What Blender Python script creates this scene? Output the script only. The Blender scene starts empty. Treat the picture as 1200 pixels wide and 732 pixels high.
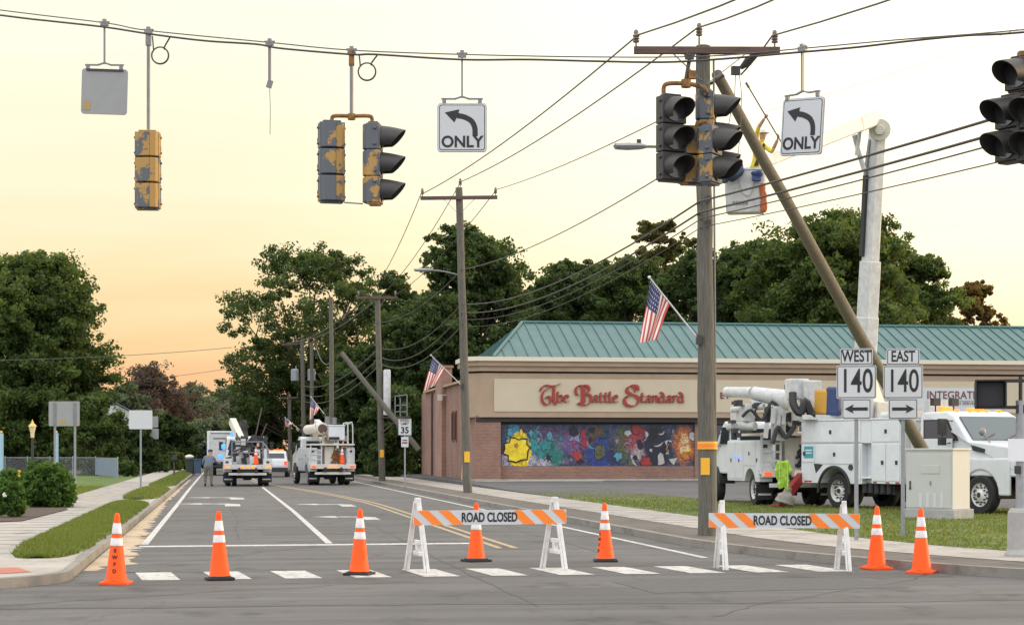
import bpy, bmesh, math, random
import numpy as np
from mathutils import Vector, Matrix, Euler

S = bpy.context.scene
COL = S.collection
R = math.radians

# ------------------------------------------------------------------ camera, sky, sun, exposure
F = 2200.0                       # focal length in photo pixels (photo is 1200 wide)
YAW = math.atan(342.0 / F)       # the camera looks a little to the right of the road's direction
SA, CA = math.sin(YAW), math.cos(YAW)
EYE = 1.7
cam_data = bpy.data.cameras.new("camera")
cam = bpy.data.objects.new("camera", cam_data)
COL.objects.link(cam)
cam.location = (0, 0, EYE)
cam.rotation_euler = (R(90), 0, -YAW)
cam_data.sensor_width = 36.0
cam_data.lens = 36.0 * F / 1200.0
cam_data.shift_y = (530 - 366) / 1200.0
cam_data.clip_start = 0.2
cam_data.clip_end = 6000
S.camera = cam

SUN_EL, SUN_AZ = R(9), YAW + R(72)          # azimuth clockwise from the road direction (+Y)
world = bpy.data.worlds.new("World")
S.world = world
world.use_nodes = True
wn, wl = world.node_tree.nodes, world.node_tree.links
wn.clear()
out = wn.new("ShaderNodeOutputWorld")
sky = wn.new("ShaderNodeTexSky")
sky.sky_type = 'NISHITA'
sky.sun_disc = False
sky.sun_elevation = SUN_EL
sky.sun_rotation = SUN_AZ
sky.air_density = 1.2
sky.dust_density = 3.0
bg1 = wn.new("ShaderNodeBackground")
bg1.inputs[1].default_value = 0.06
wl.new(sky.outputs[0], bg1.inputs[0])
# a thin high veil of cloud over the sunrise: brightness and colour by elevation and by distance from the glow
tc = wn.new("ShaderNodeTexCoord")
sep = wn.new("ShaderNodeSeparateXYZ")
wl.new(tc.outputs['Generated'], sep.inputs[0])

def wmath(op, a, b=None, clamp=False):
    n = wn.new("ShaderNodeMath"); n.operation = op; n.use_clamp = clamp
    for i, v in enumerate((a, b)):
        if v is None: continue
        if isinstance(v, (int, float)): n.inputs[i].default_value = v
        else: wl.new(v, n.inputs[i])
    return n.outputs[0]

def wramp(fac, stops):
    n = wn.new("ShaderNodeValToRGB")
    e = n.color_ramp.elements
    while len(e) < len(stops): e.new(0.5)
    for el, (p, c) in zip(e, stops):
        el.position = p; el.color = (*c, 1)
    wl.new(fac, n.inputs[0])
    return n.outputs[0]

mp = wn.new("ShaderNodeMapping")
mp.inputs['Scale'].default_value = (2.5, 2.5, 26)
wl.new(tc.outputs['Generated'], mp.inputs[0])
nz = wn.new("ShaderNodeTexNoise")
nz.inputs['Scale'].default_value = 1.6
nz.inputs['Detail'].default_value = 5
nz.inputs['Distortion'].default_value = .6
wl.new(mp.outputs[0], nz.inputs[0])
zz = wmath('ADD', sep.outputs[2], wmath('MULTIPLY', wmath('SUBTRACT', nz.outputs[0], 0.5), 0.075))
left = wramp(zz, [(0.0, (.86, .44, .27)), (.03, (.97, .53, .28)), (.06, (.98, .66, .35)), (.095, (.99, .775, .46)),
                  (.135, (1.0, .87, .60)), (.19, (1.03, .96, .72)), (.26, (1.07, 1.02, .84)), (.5, (1.55, 1.52, 1.5)), (1.0, (2.42, 2.35, 2.24))])
right = wramp(zz, [(0.0, (1.0, .74, .44)), (.035, (1.1, .86, .52)), (.075, (1.25, 1.05, .70)), (.125, (1.35, 1.2, .86)),
                   (.19, (1.45, 1.32, 1.02)), (.26, (1.45, 1.36, 1.12)), (.5, (1.7, 1.62, 1.52)), (1.0, (2.42, 2.35, 2.24))])
# cosine of the azimuth from the glow
hx, hy = math.sin(YAW + R(26)), math.cos(YAW + R(26))
dotg = wmath('ADD', wmath('MULTIPLY', sep.outputs[0], hx), wmath('MULTIPLY', sep.outputs[1], hy))
mr = wn.new("ShaderNodeMapRange")
mr.interpolation_type = 'SMOOTHSTEP'
mr.inputs['From Min'].default_value = .80
mr.inputs['From Max'].default_value = .985
wl.new(dotg, mr.inputs['Value'])
mx = wn.new("ShaderNodeMix"); mx.data_type = 'RGBA'
wl.new(mr.outputs[0], mx.inputs[0]); wl.new(left, mx.inputs[6]); wl.new(right, mx.inputs[7])
# the side of the sky away from the sun is pale blue-grey
mr2 = wn.new("ShaderNodeMapRange")
mr2.inputs['From Min'].default_value = .35
mr2.inputs['From Max'].default_value = -.5
wl.new(dotg, mr2.inputs['Value'])
back = wramp(zz, [(0.0, (1.35, 1.35, 1.5)), (.3, (1.75, 1.75, 1.8)), (1.0, (2.42, 2.35, 2.24))])
mx2 = wn.new("ShaderNodeMix"); mx2.data_type = 'RGBA'
wl.new(mr2.outputs[0], mx2.inputs[0]); wl.new(mx.outputs[2], mx2.inputs[6]); wl.new(back, mx2.inputs[7])
bg2 = wn.new("ShaderNodeBackground")
wl.new(mx2.outputs[2], bg2.inputs[0])
bg2.inputs[1].default_value = 0.93
add = wn.new("ShaderNodeAddShader")
wl.new(bg1.outputs[0], add.inputs[0]); wl.new(bg2.outputs[0], add.inputs[1])
wl.new(add.outputs[0], out.inputs[0])

sun_d = bpy.data.lights.new("sun", 'SUN')
sun_d.energy = 2.1
sun_d.angle = R(10)
sun_d.color = (1.0, .72, .45)
sun = bpy.data.objects.new("sun", sun_d)
COL.objects.link(sun)
sdir = Vector((math.sin(SUN_AZ) * math.cos(SUN_EL), math.cos(SUN_AZ) * math.cos(SUN_EL), math.sin(SUN_EL)))
sun.rotation_euler = sdir.to_track_quat('Z', 'Y').to_euler()

S.view_settings.view_transform = 'Standard'
S.view_settings.look = 'None'
S.view_settings.exposure = 0.0
S.view_settings.gamma = 1.0
S.cycles.max_bounces = 6
S.cycles.transparent_max_bounces = 6
S.render.film_transparent = False

# ------------------------------------------------------------------ helpers
def ray(px, py):
    u, v = (px - 600) / F, (530 - py) / F
    return Vector((SA + u * CA, CA - u * SA, v))

def P(px, py, D):
    """the point D metres in front of the camera that the photo shows at (px, py)"""
    return Vector((0, 0, EYE)) + ray(px, py) * D

def G(px, py, z=0.0):
    """the point of level z that the photo shows at (px, py)"""
    return P(px, py, F * (EYE - z) / (py - 530))

def DX(px, X):
    """depth at which column px meets the line x = X"""
    return X / (SA + (px - 600) / F * CA)

MATS = {}
def mat(name, col, rough=.7, metal=0.0, var=.0, vscale=3.0, bump=0.0, bscale=40.0, col2=None, stretch=None, spec=None,
        emit=None, estr=0.0, coat=0.0, thr=None, alpha=None, trans=0.0):
    m = bpy.data.materials.new(name)
    m.use_nodes = True
    nt = m.node_tree; n, l = nt.nodes, nt.links
    b = n['Principled BSDF']
    b.inputs['Base Color'].default_value = (*col, 1)
    b.inputs['Roughness'].default_value = rough
    b.inputs['Metallic'].default_value = metal
    if coat: b.inputs['Coat Weight'].default_value = coat
    if spec is not None: b.inputs['Specular IOR Level'].default_value = spec
    if trans: b.inputs['Transmission Weight'].default_value = trans
    if emit:
        b.inputs['Emission Color'].default_value = (*emit, 1)
        b.inputs['Emission Strength'].default_value = estr
    if var or col2 or bump:
        t = n.new('ShaderNodeTexCoord'); mpg = n.new('ShaderNodeMapping')
        l.new(t.outputs['Object'], mpg.inputs[0])
        if stretch: mpg.inputs['Scale'].default_value = stretch
        oi = n.new('ShaderNodeObjectInfo'); ml = n.new('ShaderNodeMath'); ml.operation = 'MULTIPLY'; ml.inputs[1].default_value = 37.0
        l.new(oi.outputs['Random'], ml.inputs[0]); l.new(ml.outputs[0], mpg.inputs['Location'])
    if var or col2:
        nz = n.new('ShaderNodeTexNoise'); nz.inputs['Scale'].default_value = vscale
        nz.inputs['Detail'].default_value = 7; nz.inputs['Roughness'].default_value = .65
        l.new(mpg.outputs[0], nz.inputs[0])
        rp = n.new('ShaderNodeValToRGB'); e = rp.color_ramp.elements
        if col2:
            lo, hi = thr or (.42, .6)
            e[0].position, e[1].position = lo, hi
            e[0].color, e[1].color = (*col, 1), (*col2, 1)
        else:
            e[0].position, e[1].position = .25, .75
            e[0].color = (*[c * (1 - var) for c in col], 1)
            e[1].color = (*[min(1, c * (1 + var)) for c in col], 1)
        l.new(nz.outputs[0], rp.inputs[0]); l.new(rp.outputs[0], b.inputs['Base Color'])
    if bump:
        n2 = n.new('ShaderNodeTexNoise'); n2.inputs['Scale'].default_value = bscale; n2.inputs['Detail'].default_value = 5
        l.new(mpg.outputs[0], n2.inputs[0])
        bp = n.new('ShaderNodeBump'); bp.inputs['Strength'].default_value = bump; bp.inputs['Distance'].default_value = .02
        l.new(n2.outputs[0], bp.inputs['Height']); l.new(bp.outputs[0], b.inputs['Normal'])
    MATS[name] = m
    return m

def link(o, parent=None):
    COL.objects.link(o)
    if parent is not None: o.parent = parent
    return o

def tag(o, label=None, cat=None, group=None, kind=None):
    if label: o['label'] = label
    if cat: o['category'] = cat
    if group: o['group'] = group
    if kind: o['kind'] = kind
    return o

def empty(name, loc, rz=0.0, label=None, cat=None, group=None):
    o = bpy.data.objects.new(name, None)
    o.empty_display_size = .2
    o.location = loc
    o.rotation_euler = (0, 0, rz)
    link(o)
    return tag(o, label, cat, group)

def kids(o):
    return [c for c in bpy.data.objects if c.parent == o]

def copy_tree(o, parent=None):
    c = o.copy()
    COL.objects.link(c)
    if parent is not None:
        c.parent = parent
    for ch in kids(o): copy_tree(ch, c)
    return c

class MB:
    """collects shapes, then links them as one mesh object"""
    def __init__(s):
        s.v, s.f, s.m = [], [], []
        s.x = Matrix.Identity(4)
    def add(s, verts, faces, mi=0):
        o = len(s.v)
        s.v += [s.x @ Vector(v) for v in verts]
        s.f += [tuple(i + o for i in f) for f in faces]
        s.m += [mi] * len(faces)
        return s
    def box(s, c, d, rot=None, mi=0, taper=1.0):
        hx, hy, hz = d[0] / 2, d[1] / 2, d[2] / 2
        vs = []
        for z in (-1, 1):
            t = taper if z > 0 else 1
            for x, y in ((-1, -1), (1, -1), (1, 1), (-1, 1)): vs.append(Vector((x * hx * t, y * hy * t, z * hz)))
        if rot is not None:
            rm = Euler(rot).to_matrix(); vs = [rm @ v for v in vs]
        c = Vector(c)
        return s.add([v + c for v in vs], [(3, 2, 1, 0), (4, 5, 6, 7), (0, 1, 5, 4), (1, 2, 6, 5), (2, 3, 7, 6), (3, 0, 4, 7)], mi)
    def beam(s, a, b, w, h, mi=0, up=(0, 0, 1)):
        a, b = Vector(a), Vector(b)
        d = (b - a).normalized()
        u = Vector(up)
        if abs(d.dot(u)) > .98: u = Vector((1, 0, 0))
        sd = d.cross(u).normalized(); u = sd.cross(d).normalized()
        vs = []
        for p in (a, b):
            for i, j in ((-1, -1), (1, -1), (1, 1), (-1, 1)): vs.append(p + sd * (i * w / 2) + u * (j * h / 2))
        return s.add(vs, [(3, 2, 1, 0), (4, 5, 6, 7), (0, 1, 5, 4), (1, 2, 6, 5), (2, 3, 7, 6), (3, 0, 4, 7)], mi)
    def tube(s, pts, r, n=8, mi=0, cap=True):
        pts = [Vector(p) for p in pts]
        if isinstance(r, (int, float)): r = [r] * len(pts)
        vs, fs = [], []
        prev = None
        for i, p in enumerate(pts):
            d = (pts[min(i + 1, len(pts) - 1)] - pts[max(i - 1, 0)]).normalized()
            if prev is None:
                u = Vector((0, 0, 1)) if abs(d.z) < .9 else Vector((1, 0, 0))
            else: u = prev
            a = d.cross(u).normalized(); u = a.cross(d).normalized(); prev = u
            for k in range(n):
                t = 2 * math.pi * k / n
                vs.append(p + (a * math.cos(t) + u * math.sin(t)) * r[i])
        for i in range(len(pts) - 1):
            for k in range(n):
                fs.append((i * n + k, i * n + (k + 1) % n, (i + 1) * n + (k + 1) % n, (i + 1) * n + k))
        if cap:
            fs.append(tuple(range(n))[::-1]); fs.append(tuple((len(pts) - 1) * n + k for k in range(n)))
        return s.add(vs, fs, mi)
    def cyl(s, a, b, r0, r1=None, n=16, mi=0):
        return s.tube([a, b], [r0, r0 if r1 is None else r1], n, mi)
    def lathe(s, prof, c=(0, 0, 0), n=20, mi=0, axis='Z', cap=True):
        vs, fs = [], []
        c = Vector(c)
        for r, z in prof:
            for k in range(n):
                t = 2 * math.pi * k / n
                p = Vector((r * math.cos(t), r * math.sin(t), z))
                if axis == 'Y': p = Vector((p.x, p.z, -p.y))
                if axis == 'X': p = Vector((p.z, p.x, p.y))
                vs.append(c + p)
        for i in range(len(prof) - 1):
            for k in range(n):
                fs.append((i * n + k, i * n + (k + 1) % n, (i + 1) * n + (k + 1) % n, (i + 1) * n + k))
        if cap and prof[0][0] > 1e-6: fs.append(tuple(range(n))[::-1])
        if cap and prof[-1][0] > 1e-6: fs.append(tuple((len(prof) - 1) * n + k for k in range(n)))
        return s.add(vs, fs, mi)
    def prism(s, pts, d0, d1, plane='XZ', mi=0):
        """polygon pts in a plane, pushed from d0 to d1 along the third axis"""
        def q(a, b, d):
            return {'XZ': (a, d, b), 'XY': (a, b, d), 'YZ': (d, a, b)}[plane]
        n = len(pts)
        vs = [q(a, b, d0) for a, b in pts] + [q(a, b, d1) for a, b in pts]
        fs = [tuple(range(n)), tuple(range(2 * n - 1, n - 1, -1))]
        for i in range(n): fs.append((i, i + n, (i + 1) % n + n, (i + 1) % n))
        return s.add(vs, fs, mi)
    def ball(s, c, r, n=12, mi=0):
        r = r if hasattr(r, '__len__') else (r, r, r)
        vs, fs = [], []
        m = max(4, n // 2)
        for i in range(m + 1):
            a = math.pi * i / m
            for k in range(n):
                t = 2 * math.pi * k / n
                vs.append((c[0] + r[0] * math.sin(a) * math.cos(t), c[1] + r[1] * math.sin(a) * math.sin(t), c[2] + r[2] * math.cos(a)))
        for i in range(m):
            for k in range(n): fs.append((i * n + k, (i + 1) * n + k, (i + 1) * n + (k + 1) % n, i * n + (k + 1) % n))
        return s.add(vs, fs, mi)
    def build(s, name, mats, parent=None, smooth=False, bevel=0.0, loc=None, rz=0.0, recalc=True, seg=2):
        me = bpy.data.meshes.new(name)
        me.from_pydata([tuple(v) for v in s.v], [], s.f)
        ms = mats if isinstance(mats, (list, tuple)) else [mats]
        for m in ms: me.materials.append(MATS[m] if isinstance(m, str) else m)
        for p, i in zip(me.polygons, s.m): p.material_index = i
        if recalc:
            bm = bmesh.new(); bm.from_mesh(me)
            bmesh.ops.remove_doubles(bm, verts=bm.verts, dist=1e-5)
            bmesh.ops.recalc_face_normals(bm, faces=bm.faces)
            bm.to_mesh(me); bm.free()
        if smooth:
            me.polygons.foreach_set('use_smooth', [True] * len(me.polygons))
            try: me.set_sharp_from_angle(angle=R(40))
            except Exception: pass
        me.update()
        o = bpy.data.objects.new(name, me)
        link(o, parent)
        if loc is not None: o.location = loc
        o.rotation_euler = (0, 0, rz)
        if bevel:
            b = o.modifiers.new('bevel', 'BEVEL'); b.width = bevel; b.segments = seg; b.limit_method = 'ANGLE'; b.angle_limit = R(35)
        return o

def grid_mesh(name, verts, faces, mats, parent=None, mi=None, smooth=False):
    me = bpy.data.meshes.new(name)
    me.from_pydata(verts, [], faces)
    for m in mats: me.materials.append(MATS[m])
    if mi is not None: me.polygons.foreach_set('material_index', mi)
    if smooth: me.polygons.foreach_set('use_smooth', [True] * len(me.polygons))
    me.update()
    return link(bpy.data.objects.new(name, me), parent)

def text_mesh(body, size, depth=.004, bold=0.0, align='CENTER', sx=1.0):
    """text as a mesh in the XZ plane facing -Y, centred on its own box when CENTER"""
    cu = bpy.data.curves.new('t', 'FONT')
    cu.body = body; cu.size = size; cu.extrude = depth / 2; cu.offset = bold
    cu.align_x = align; cu.align_y = 'CENTER' if align == 'CENTER' else 'BOTTOM_BASELINE'
    cu.resolution_u = 4
    ob = bpy.data.objects.new('t', cu); COL.objects.link(ob)
    dg = bpy.context.evaluated_depsgraph_get()
    me = bpy.data.meshes.new_from_object(ob.evaluated_get(dg))
    bpy.data.objects.remove(ob); bpy.data.curves.remove(cu)
    vs = [(v.co.x * sx, -v.co.z, v.co.y) for v in me.vertices]
    fs = [tuple(p.vertices) for p in me.polygons]
    bpy.data.meshes.remove(me)
    return vs, fs

def text_obj(name, body, size, m, parent, loc, depth=.004, bold=0.0, align='CENTER', sx=1.0, rz=0.0):
    vs, fs = text_mesh(body, size, depth, bold, align, sx)
    mb = MB(); mb.add(vs, fs)
    return mb.build(name, m, parent, loc=loc, rz=rz, recalc=False)

def sag(a, b, drop, n=14):
    a, b = Vector(a), Vector(b)
    return [a.lerp(b, i / n) - Vector((0, 0, drop * 4 * (i / n) * (1 - i / n))) for i in range(n + 1)]

def smooth_path(pts, n=6):
    """Catmull-Rom through pts"""
    pts = [Vector(p) for p in pts]
    o = []
    for i in range(len(pts) - 1):
        p0, p1, p2, p3 = pts[max(i - 1, 0)], pts[i], pts[i + 1], pts[min(i + 2, len(pts) - 1)]
        for k in range(n):
            t = k / n
            o.append(.5 * ((2 * p1) + (p2 - p0) * t + (2 * p0 - 5 * p1 + 4 * p2 - p3) * t * t + (3 * p1 - p0 - 3 * p2 + p3) * t ** 3))
    o.append(pts[-1])
    return o

# ------------------------------------------------------------------ materials
mat('white_paint', (.63, .66, .69), .35, coat=.3, var=.10, vscale=2.5)
mat('white_worn', (.52, .53, .53), .5, var=.24, vscale=5)
mat('cream_fibreglass', (.60, .57, .50), .45, var=.08, vscale=4)
mat('black_rubber', (.018, .018, .02), .8, bump=.3, bscale=60)
mat('black_plastic', (.02, .02, .022), .5)
mat('dark_metal', (.05, .05, .055), .5, .4, var=.2)
mat('dark_frame', (.025, .025, .028), .65)
mat('grey_metal', (.22, .22, .22), .55, .4, var=.12, vscale=6)
mat('galvanised', (.30, .315, .33), .5, .4, var=.15, vscale=14)
mat('sign_back', (.30, .305, .31), .6, .1, var=.06, vscale=6)
mat('sign_white', (.54, .56, .58), .45, var=.03, vscale=3)
mat('sign_black', (.012, .012, .014), .5)
mat('rim_white', (.70, .70, .69), .5, var=.12, vscale=8)
mat('glass_dark', (.02, .03, .035), .06, spec=.8)
mat('windscreen', (.05, .075, .085), .05, spec=.9)
mat('red_paint', (.26, .025, .022), .5, var=.15)
mat('orange_plastic', (.93, .095, .008), .5, spec=.25, var=.16, vscale=7)
mat('orange_sheet', (.88, .22, .02), .5, var=.08, vscale=4)
mat('cone_white', (.64, .63, .64), .35, var=.2, vscale=18)
mat('barricade_white', (.66, .66, .65), .5, var=.16, vscale=6)
mat('wood_pole', (.155, .145, .12), .9, col2=(.075, .072, .06), vscale=5, thr=(.35, .68), stretch=(7, 7, .5), bump=.5, bscale=14)
mat('wood_pole_pale', (.25, .22, .17), .9, col2=(.13, .11, .085), vscale=5, thr=(.35, .68), stretch=(7, 7, .5), bump=.5, bscale=14)
mat('wood_arm', (.13, .085, .07), .85, col2=(.075, .05, .042), vscale=4, stretch=(.6, 8, 8))
mat('insulator', (.16, .13, .11), .35)
mat('cable', (.055, .045, .042), .6)
mat('cable_grey', (.10, .09, .085), .6)
mat('rust', (.16, .075, .03), .8, col2=(.30, .15, .04), vscale=12)
mat('signal_worn', (.10, .11, .125), .6, col2=(.40, .235, .065), vscale=2.8, thr=(.55, .56))
mat('signal_yellow', (.10, .11, .125), .6, col2=(.40, .235, .065), vscale=2.8, thr=(.47, .48))
mat('signal_amber', (.40, .235, .065), .6, col2=(.11, .115, .125), vscale=3.5, thr=(.60, .61))
mat('signal_dark', (.040, .038, .036), .55, var=.2, vscale=8)
mat('lens', (.05, .05, .05), .15, spec=.8)
mat('yellow_tag', (.80, .42, .02), .5)
mat('bark', (.075, .06, .045), .9, var=.4, vscale=6, bump=.6, bscale=12)
mat('brick_dark', (.18, .08, .06), .9)
mat('concrete', (.36, .34, .31), .9, var=.14, vscale=1.5, bump=.25, bscale=30)
mat('concrete_base', (.34, .34, .33), .9, var=.2, vscale=5)
mat('stucco_taupe', (.36, .27, .19), .9, var=.12, vscale=1.1)
mat('stucco_cream', (.52, .455, .34), .9, var=.04, vscale=1.2)
mat('gutter_cream', (.66, .60, .48), .6)
mat('roof_teal', (.050, .125, .120), .5, .15, var=.22, vscale=.9)
mat('roof_rib', (.035, .105, .108), .45, .2)
mat('sign_red', (.30, .032, .018), .5)
mat('sign_red_edge', (.10, .02, .015), .6)
mat('letter_brown', (.16, .05, .05), .6)
mat('letter_grey', (.2, .17, .18), .6)
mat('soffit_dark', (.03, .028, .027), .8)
mat('cabinet', (.48, .49, .47), .55, .0, var=.05, vscale=2)
mat('amber_lamp', (.9, .25, .03), .3, emit=(1.0, .20, .02), estr=1.6)
mat('red_lamp', (.7, .04, .02), .3, emit=(1.0, .09, .02), estr=1.4)
mat('blue_lamp', (.05, .15, .9), .3, emit=(.03, .16, 1.0), estr=3.2)
mat('clear_lamp', (.7, .7, .7), .15)
mat('red_lens', (.35, .02, .015), .25)
mat('teal_sticker', (.05, .30, .36), .5)
mat('hivis', (.32, .52, .06), .9, var=.3, vscale=8)
mat('blue_cloth', (.035, .055, .11), .85, var=.2, vscale=10)
mat('blue_vinyl', (.03, .055, .15), .6)
mat('yellow_vinyl', (.55, .30, .04), .6)
mat('orange_cloth', (.38, .10, .03), .8)
mat('canvas', (.30, .29, .26), .9, var=.2)
mat('skin', (.42, .25, .17), .6)
mat('shirt_yellow', (.60, .48, .05), .85)
mat('shirt_blue', (.12, .155, .20), .85, var=.1)
mat('trousers_khaki', (.13, .12, .09), .9)
mat('trousers_navy', (.05, .06, .09), .9)
mat('boots', (.035, .028, .022), .8)
mat('cap_dark', (.04, .045, .055), .8)
mat('helmet_white', (.62, .60, .55), .4)
mat('flag_red', (.52, .07, .06), .8)
mat('flag_white', (.74, .70, .66), .8)
mat('flag_blue', (.045, .055, .14), .8)
mat('alu_pole', (.62, .62, .62), .4, .5)
mat('pale_blue', (.34, .52, .64), .6, var=.06)
mat('gold', (.62, .42, .14), .4, .4)
mat('lamp_glass', (.75, .62, .42), .3)
mat('house_white', (.70, .71, .74), .7)
mat('house_roof', (.07, .07, .08), .85)
mat('bin_blue', (.04, .075, .13), .6)
mat('bin_dark', (.03, .035, .035), .6)
mat('beige_bollard', (.62, .47, .30), .7)
mat('bark_mulch', (.06, .04, .03), .95)
mat('flower_yellow', (.8, .5, .05), .7)
mat('flower_white', (.8, .78, .68), .7)
mat('stowed_tan', (.36, .30, .22), .8, var=.4, vscale=4)
mat('sticker_faded', (.40, .28, .10), .7)
mat('transformer', (.28, .31, .34), .5, .2, var=.1)
mat('fence_wire', (.36, .38, .41), .5, .5)
mat('fence_slat', (.27, .33, .40), .6, var=.08, vscale=6)
mat('paper', (.7, .72, .75), .6)

def leafmat(name, col, tr=.45):
    m = bpy.data.materials.new(name); m.use_nodes = True
    n, l = m.node_tree.nodes, m.node_tree.links
    b = n['Principled BSDF']; o = n['Material Output']
    b.inputs['Base Color'].default_value = (*col, 1); b.inputs['Roughness'].default_value = .55
    b.inputs['Specular IOR Level'].default_value = .25
    t = n.new('ShaderNodeBsdfTranslucent'); t.inputs[0].default_value = (min(1, col[0] * 2.0), min(1, col[1] * 1.7), col[2] * .8, 1)
    a = n.new('ShaderNodeMixShader'); a.inputs[0].default_value = tr
    l.new(b.outputs[0], a.inputs[1]); l.new(t.outputs[0], a.inputs[2]); l.new(a.outputs[0], o.inputs[0])
    MATS[name] = m
for k, base in {'deep': (.050, .084, .029), 'mid': (.070, .110, .033), 'olive': (.075, .085, .028), 'far': (.085, .118, .088),  # far leaves: paler and bluish, distance haze put into their colour
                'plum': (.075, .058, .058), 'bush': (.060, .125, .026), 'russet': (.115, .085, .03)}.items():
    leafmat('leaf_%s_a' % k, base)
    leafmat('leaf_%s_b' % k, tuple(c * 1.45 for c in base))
    leafmat('leaf_%s_c' % k, tuple(c * .68 for c in base))
# ------------------------------------------------------------------ ground surfaces
def surf_mat(name, base, kind):
    """asphalt, concrete or grass: layered noise for patches, stains, grain"""
    m = bpy.data.materials.new(name); m.use_nodes = True
    n, l = m.node_tree.nodes, m.node_tree.links
    b = n['Principled BSDF']; b.inputs['Roughness'].default_value = .85; b.inputs['Specular IOR Level'].default_value = .3
    t = n.new('ShaderNodeTexCoord')
    def noise(scale, detail=6, stretch=(1, 1, 1), rough=.6, dist=0.0):
        mp = n.new('ShaderNodeMapping'); mp.inputs['Scale'].default_value = stretch
        l.new(t.outputs['Object'], mp.inputs[0])
        z = n.new('ShaderNodeTexNoise'); z.inputs['Scale'].default_value = scale; z.inputs['Detail'].default_value = detail
        z.inputs['Roughness'].default_value = rough; z.inputs['Distortion'].default_value = dist
        l.new(mp.outputs[0], z.inputs[0]); return z.outputs[0]
    def ramp(f, stops):
        r = n.new('ShaderNodeValToRGB'); e = r.color_ramp.elements
        while len(e) < len(stops): e.new(.5)
        for el, (p, c) in zip(e, stops): el.position = p; el.color = (c, c, c, 1) if isinstance(c, (int, float)) else (*c, 1)
        l.new(f, r.inputs[0]); return r.outputs[0]
    def mul(a, c, fac=1.0):
        x = n.new('ShaderNodeMix'); x.data_type = 'RGBA'; x.blend_type = 'MULTIPLY'; x.inputs[0].default_value = fac
        l.new(a, x.inputs[6]); l.new(c, x.inputs[7]); return x.outputs[2]
    def mixc(fac, a, c):
        x = n.new('ShaderNodeMix'); x.data_type = 'RGBA'
        l.new(fac, x.inputs[0])
        for s_, v in ((6, a), (7, c)):
            if isinstance(v, tuple): x.inputs[s_].default_value = (*v, 1)
            else: l.new(v, x.inputs[s_])
        return x.outputs[2]
    if kind == 'asphalt':
        c = ramp(noise(.35, 5), [(.3, tuple(x * .86 for x in base)), (.7, tuple(x * 1.14 for x in base))])
        c = mul(c, ramp(noise(.9, 5, (.10, 1.6, 1)), [(.38, .70), (.60, 1.10)]), .75)     # tyre-polished bands across the street
        c = mul(c, ramp(noise(60, 4), [(.3, .5), (.7, 1.45)]), .7)                   # stones
        v = n.new('ShaderNodeTexVoronoi'); v.feature = 'DISTANCE_TO_EDGE'; v.inputs['Scale'].default_value = .22
        mp = n.new('ShaderNodeMapping'); l.new(t.outputs['Object'], mp.inputs[0])
        nv = n.new('ShaderNodeTexNoise'); nv.inputs['Scale'].default_value = 1.2; nv.inputs['Detail'].default_value = 6
        l.new(mp.outputs[0], nv.inputs[0])
        ad = n.new('ShaderNodeMix'); ad.data_type = 'RGBA'; ad.blend_type = 'LINEAR_LIGHT'; ad.inputs[0].default_value = .5
        l.new(mp.outputs[0], ad.inputs[6]); l.new(nv.outputs[1], ad.inputs[7]); l.new(ad.outputs[2], v.inputs['Vector'])
        c = mul(c, ramp(v.outputs['Distance'], [(.0, .55), (.006, 1.0)]), .45)          # cracks
        c = mul(c, ramp(noise(1.3, 3, (1, .6, 1)), [(.56, 1.0), (.70, .62)]), .9)       # oil stains
        gr = noise(110, 3)
    elif kind == 'concrete':
        c = ramp(noise(.8, 6), [(.3, tuple(x * .84 for x in base)), (.7, tuple(x * 1.12 for x in base))])
        c = mul(c, ramp(noise(70, 3), [(.3, .85), (.7, 1.1)]), .6)
        c = mul(c, ramp(noise(2.2, 6, (1, .5, 1), .7), [(.52, 1.0), (.68, .55)]), .85)
        gr = noise(70, 3)
    else:
        c = ramp(noise(.5, 6), [(.3, tuple(x * .7 for x in base)), (.7, tuple(x * 1.3 for x in base))])
        d = ramp(noise(1.6, 6, (1, .6, 1)), [(.45, 0.0), (.66, 1.0)])
        c = mixc(d, c, (base[0] * 1.7, base[1] * 1.12, base[2] * 1.25))
        c = mul(c, ramp(noise(22, 4), [(.3, .55), (.7, 1.4)]), .7)
        gr = noise(22, 4)
    l.new(c, b.inputs['Base Color'])
    bp = n.new('ShaderNodeBump'); bp.inputs['Strength'].default_value = .5; bp.inputs['Distance'].default_value = .012 if kind != 'grass' else .05
    l.new(gr, bp.inputs['Height']); l.new(bp.outputs[0], b.inputs['Normal'])
    MATS[name] = m
surf_mat('asphalt', (.122, .117, .113), 'asphalt')
surf_mat('lot_asphalt', (.095, .095, .10), 'asphalt')
surf_mat('sidewalk', (.38, .35, .315), 'concrete')
surf_mat('kerb_stone', (.25, .235, .21), 'concrete')
surf_mat('dirt_strip', (.13, .115, .10), 'concrete')
surf_mat('grass', (.085, .125, .030), 'grass')
surf_mat('grass_rich', (.075, .135, .026), 'grass')
surf_mat('earth', (.055, .07, .03), 'grass')
surf_mat('sand', (.46, .36, .25), 'concrete')
mat('road_white', (.52, .505, .48), .8, col2=(.20, .195, .19), vscale=9, thr=(.46, .68))
mat('road_white_worn', (.50, .49, .47), .8, col2=(.14, .138, .135), vscale=3, thr=(.46, .64))
mat('road_yellow', (.42, .31, .16), .8, col2=(.19, .16, .125), vscale=6, thr=(.44, .68))
mat('tactile_red', (.40, .13, .085), .85, var=.2, vscale=8)

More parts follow.
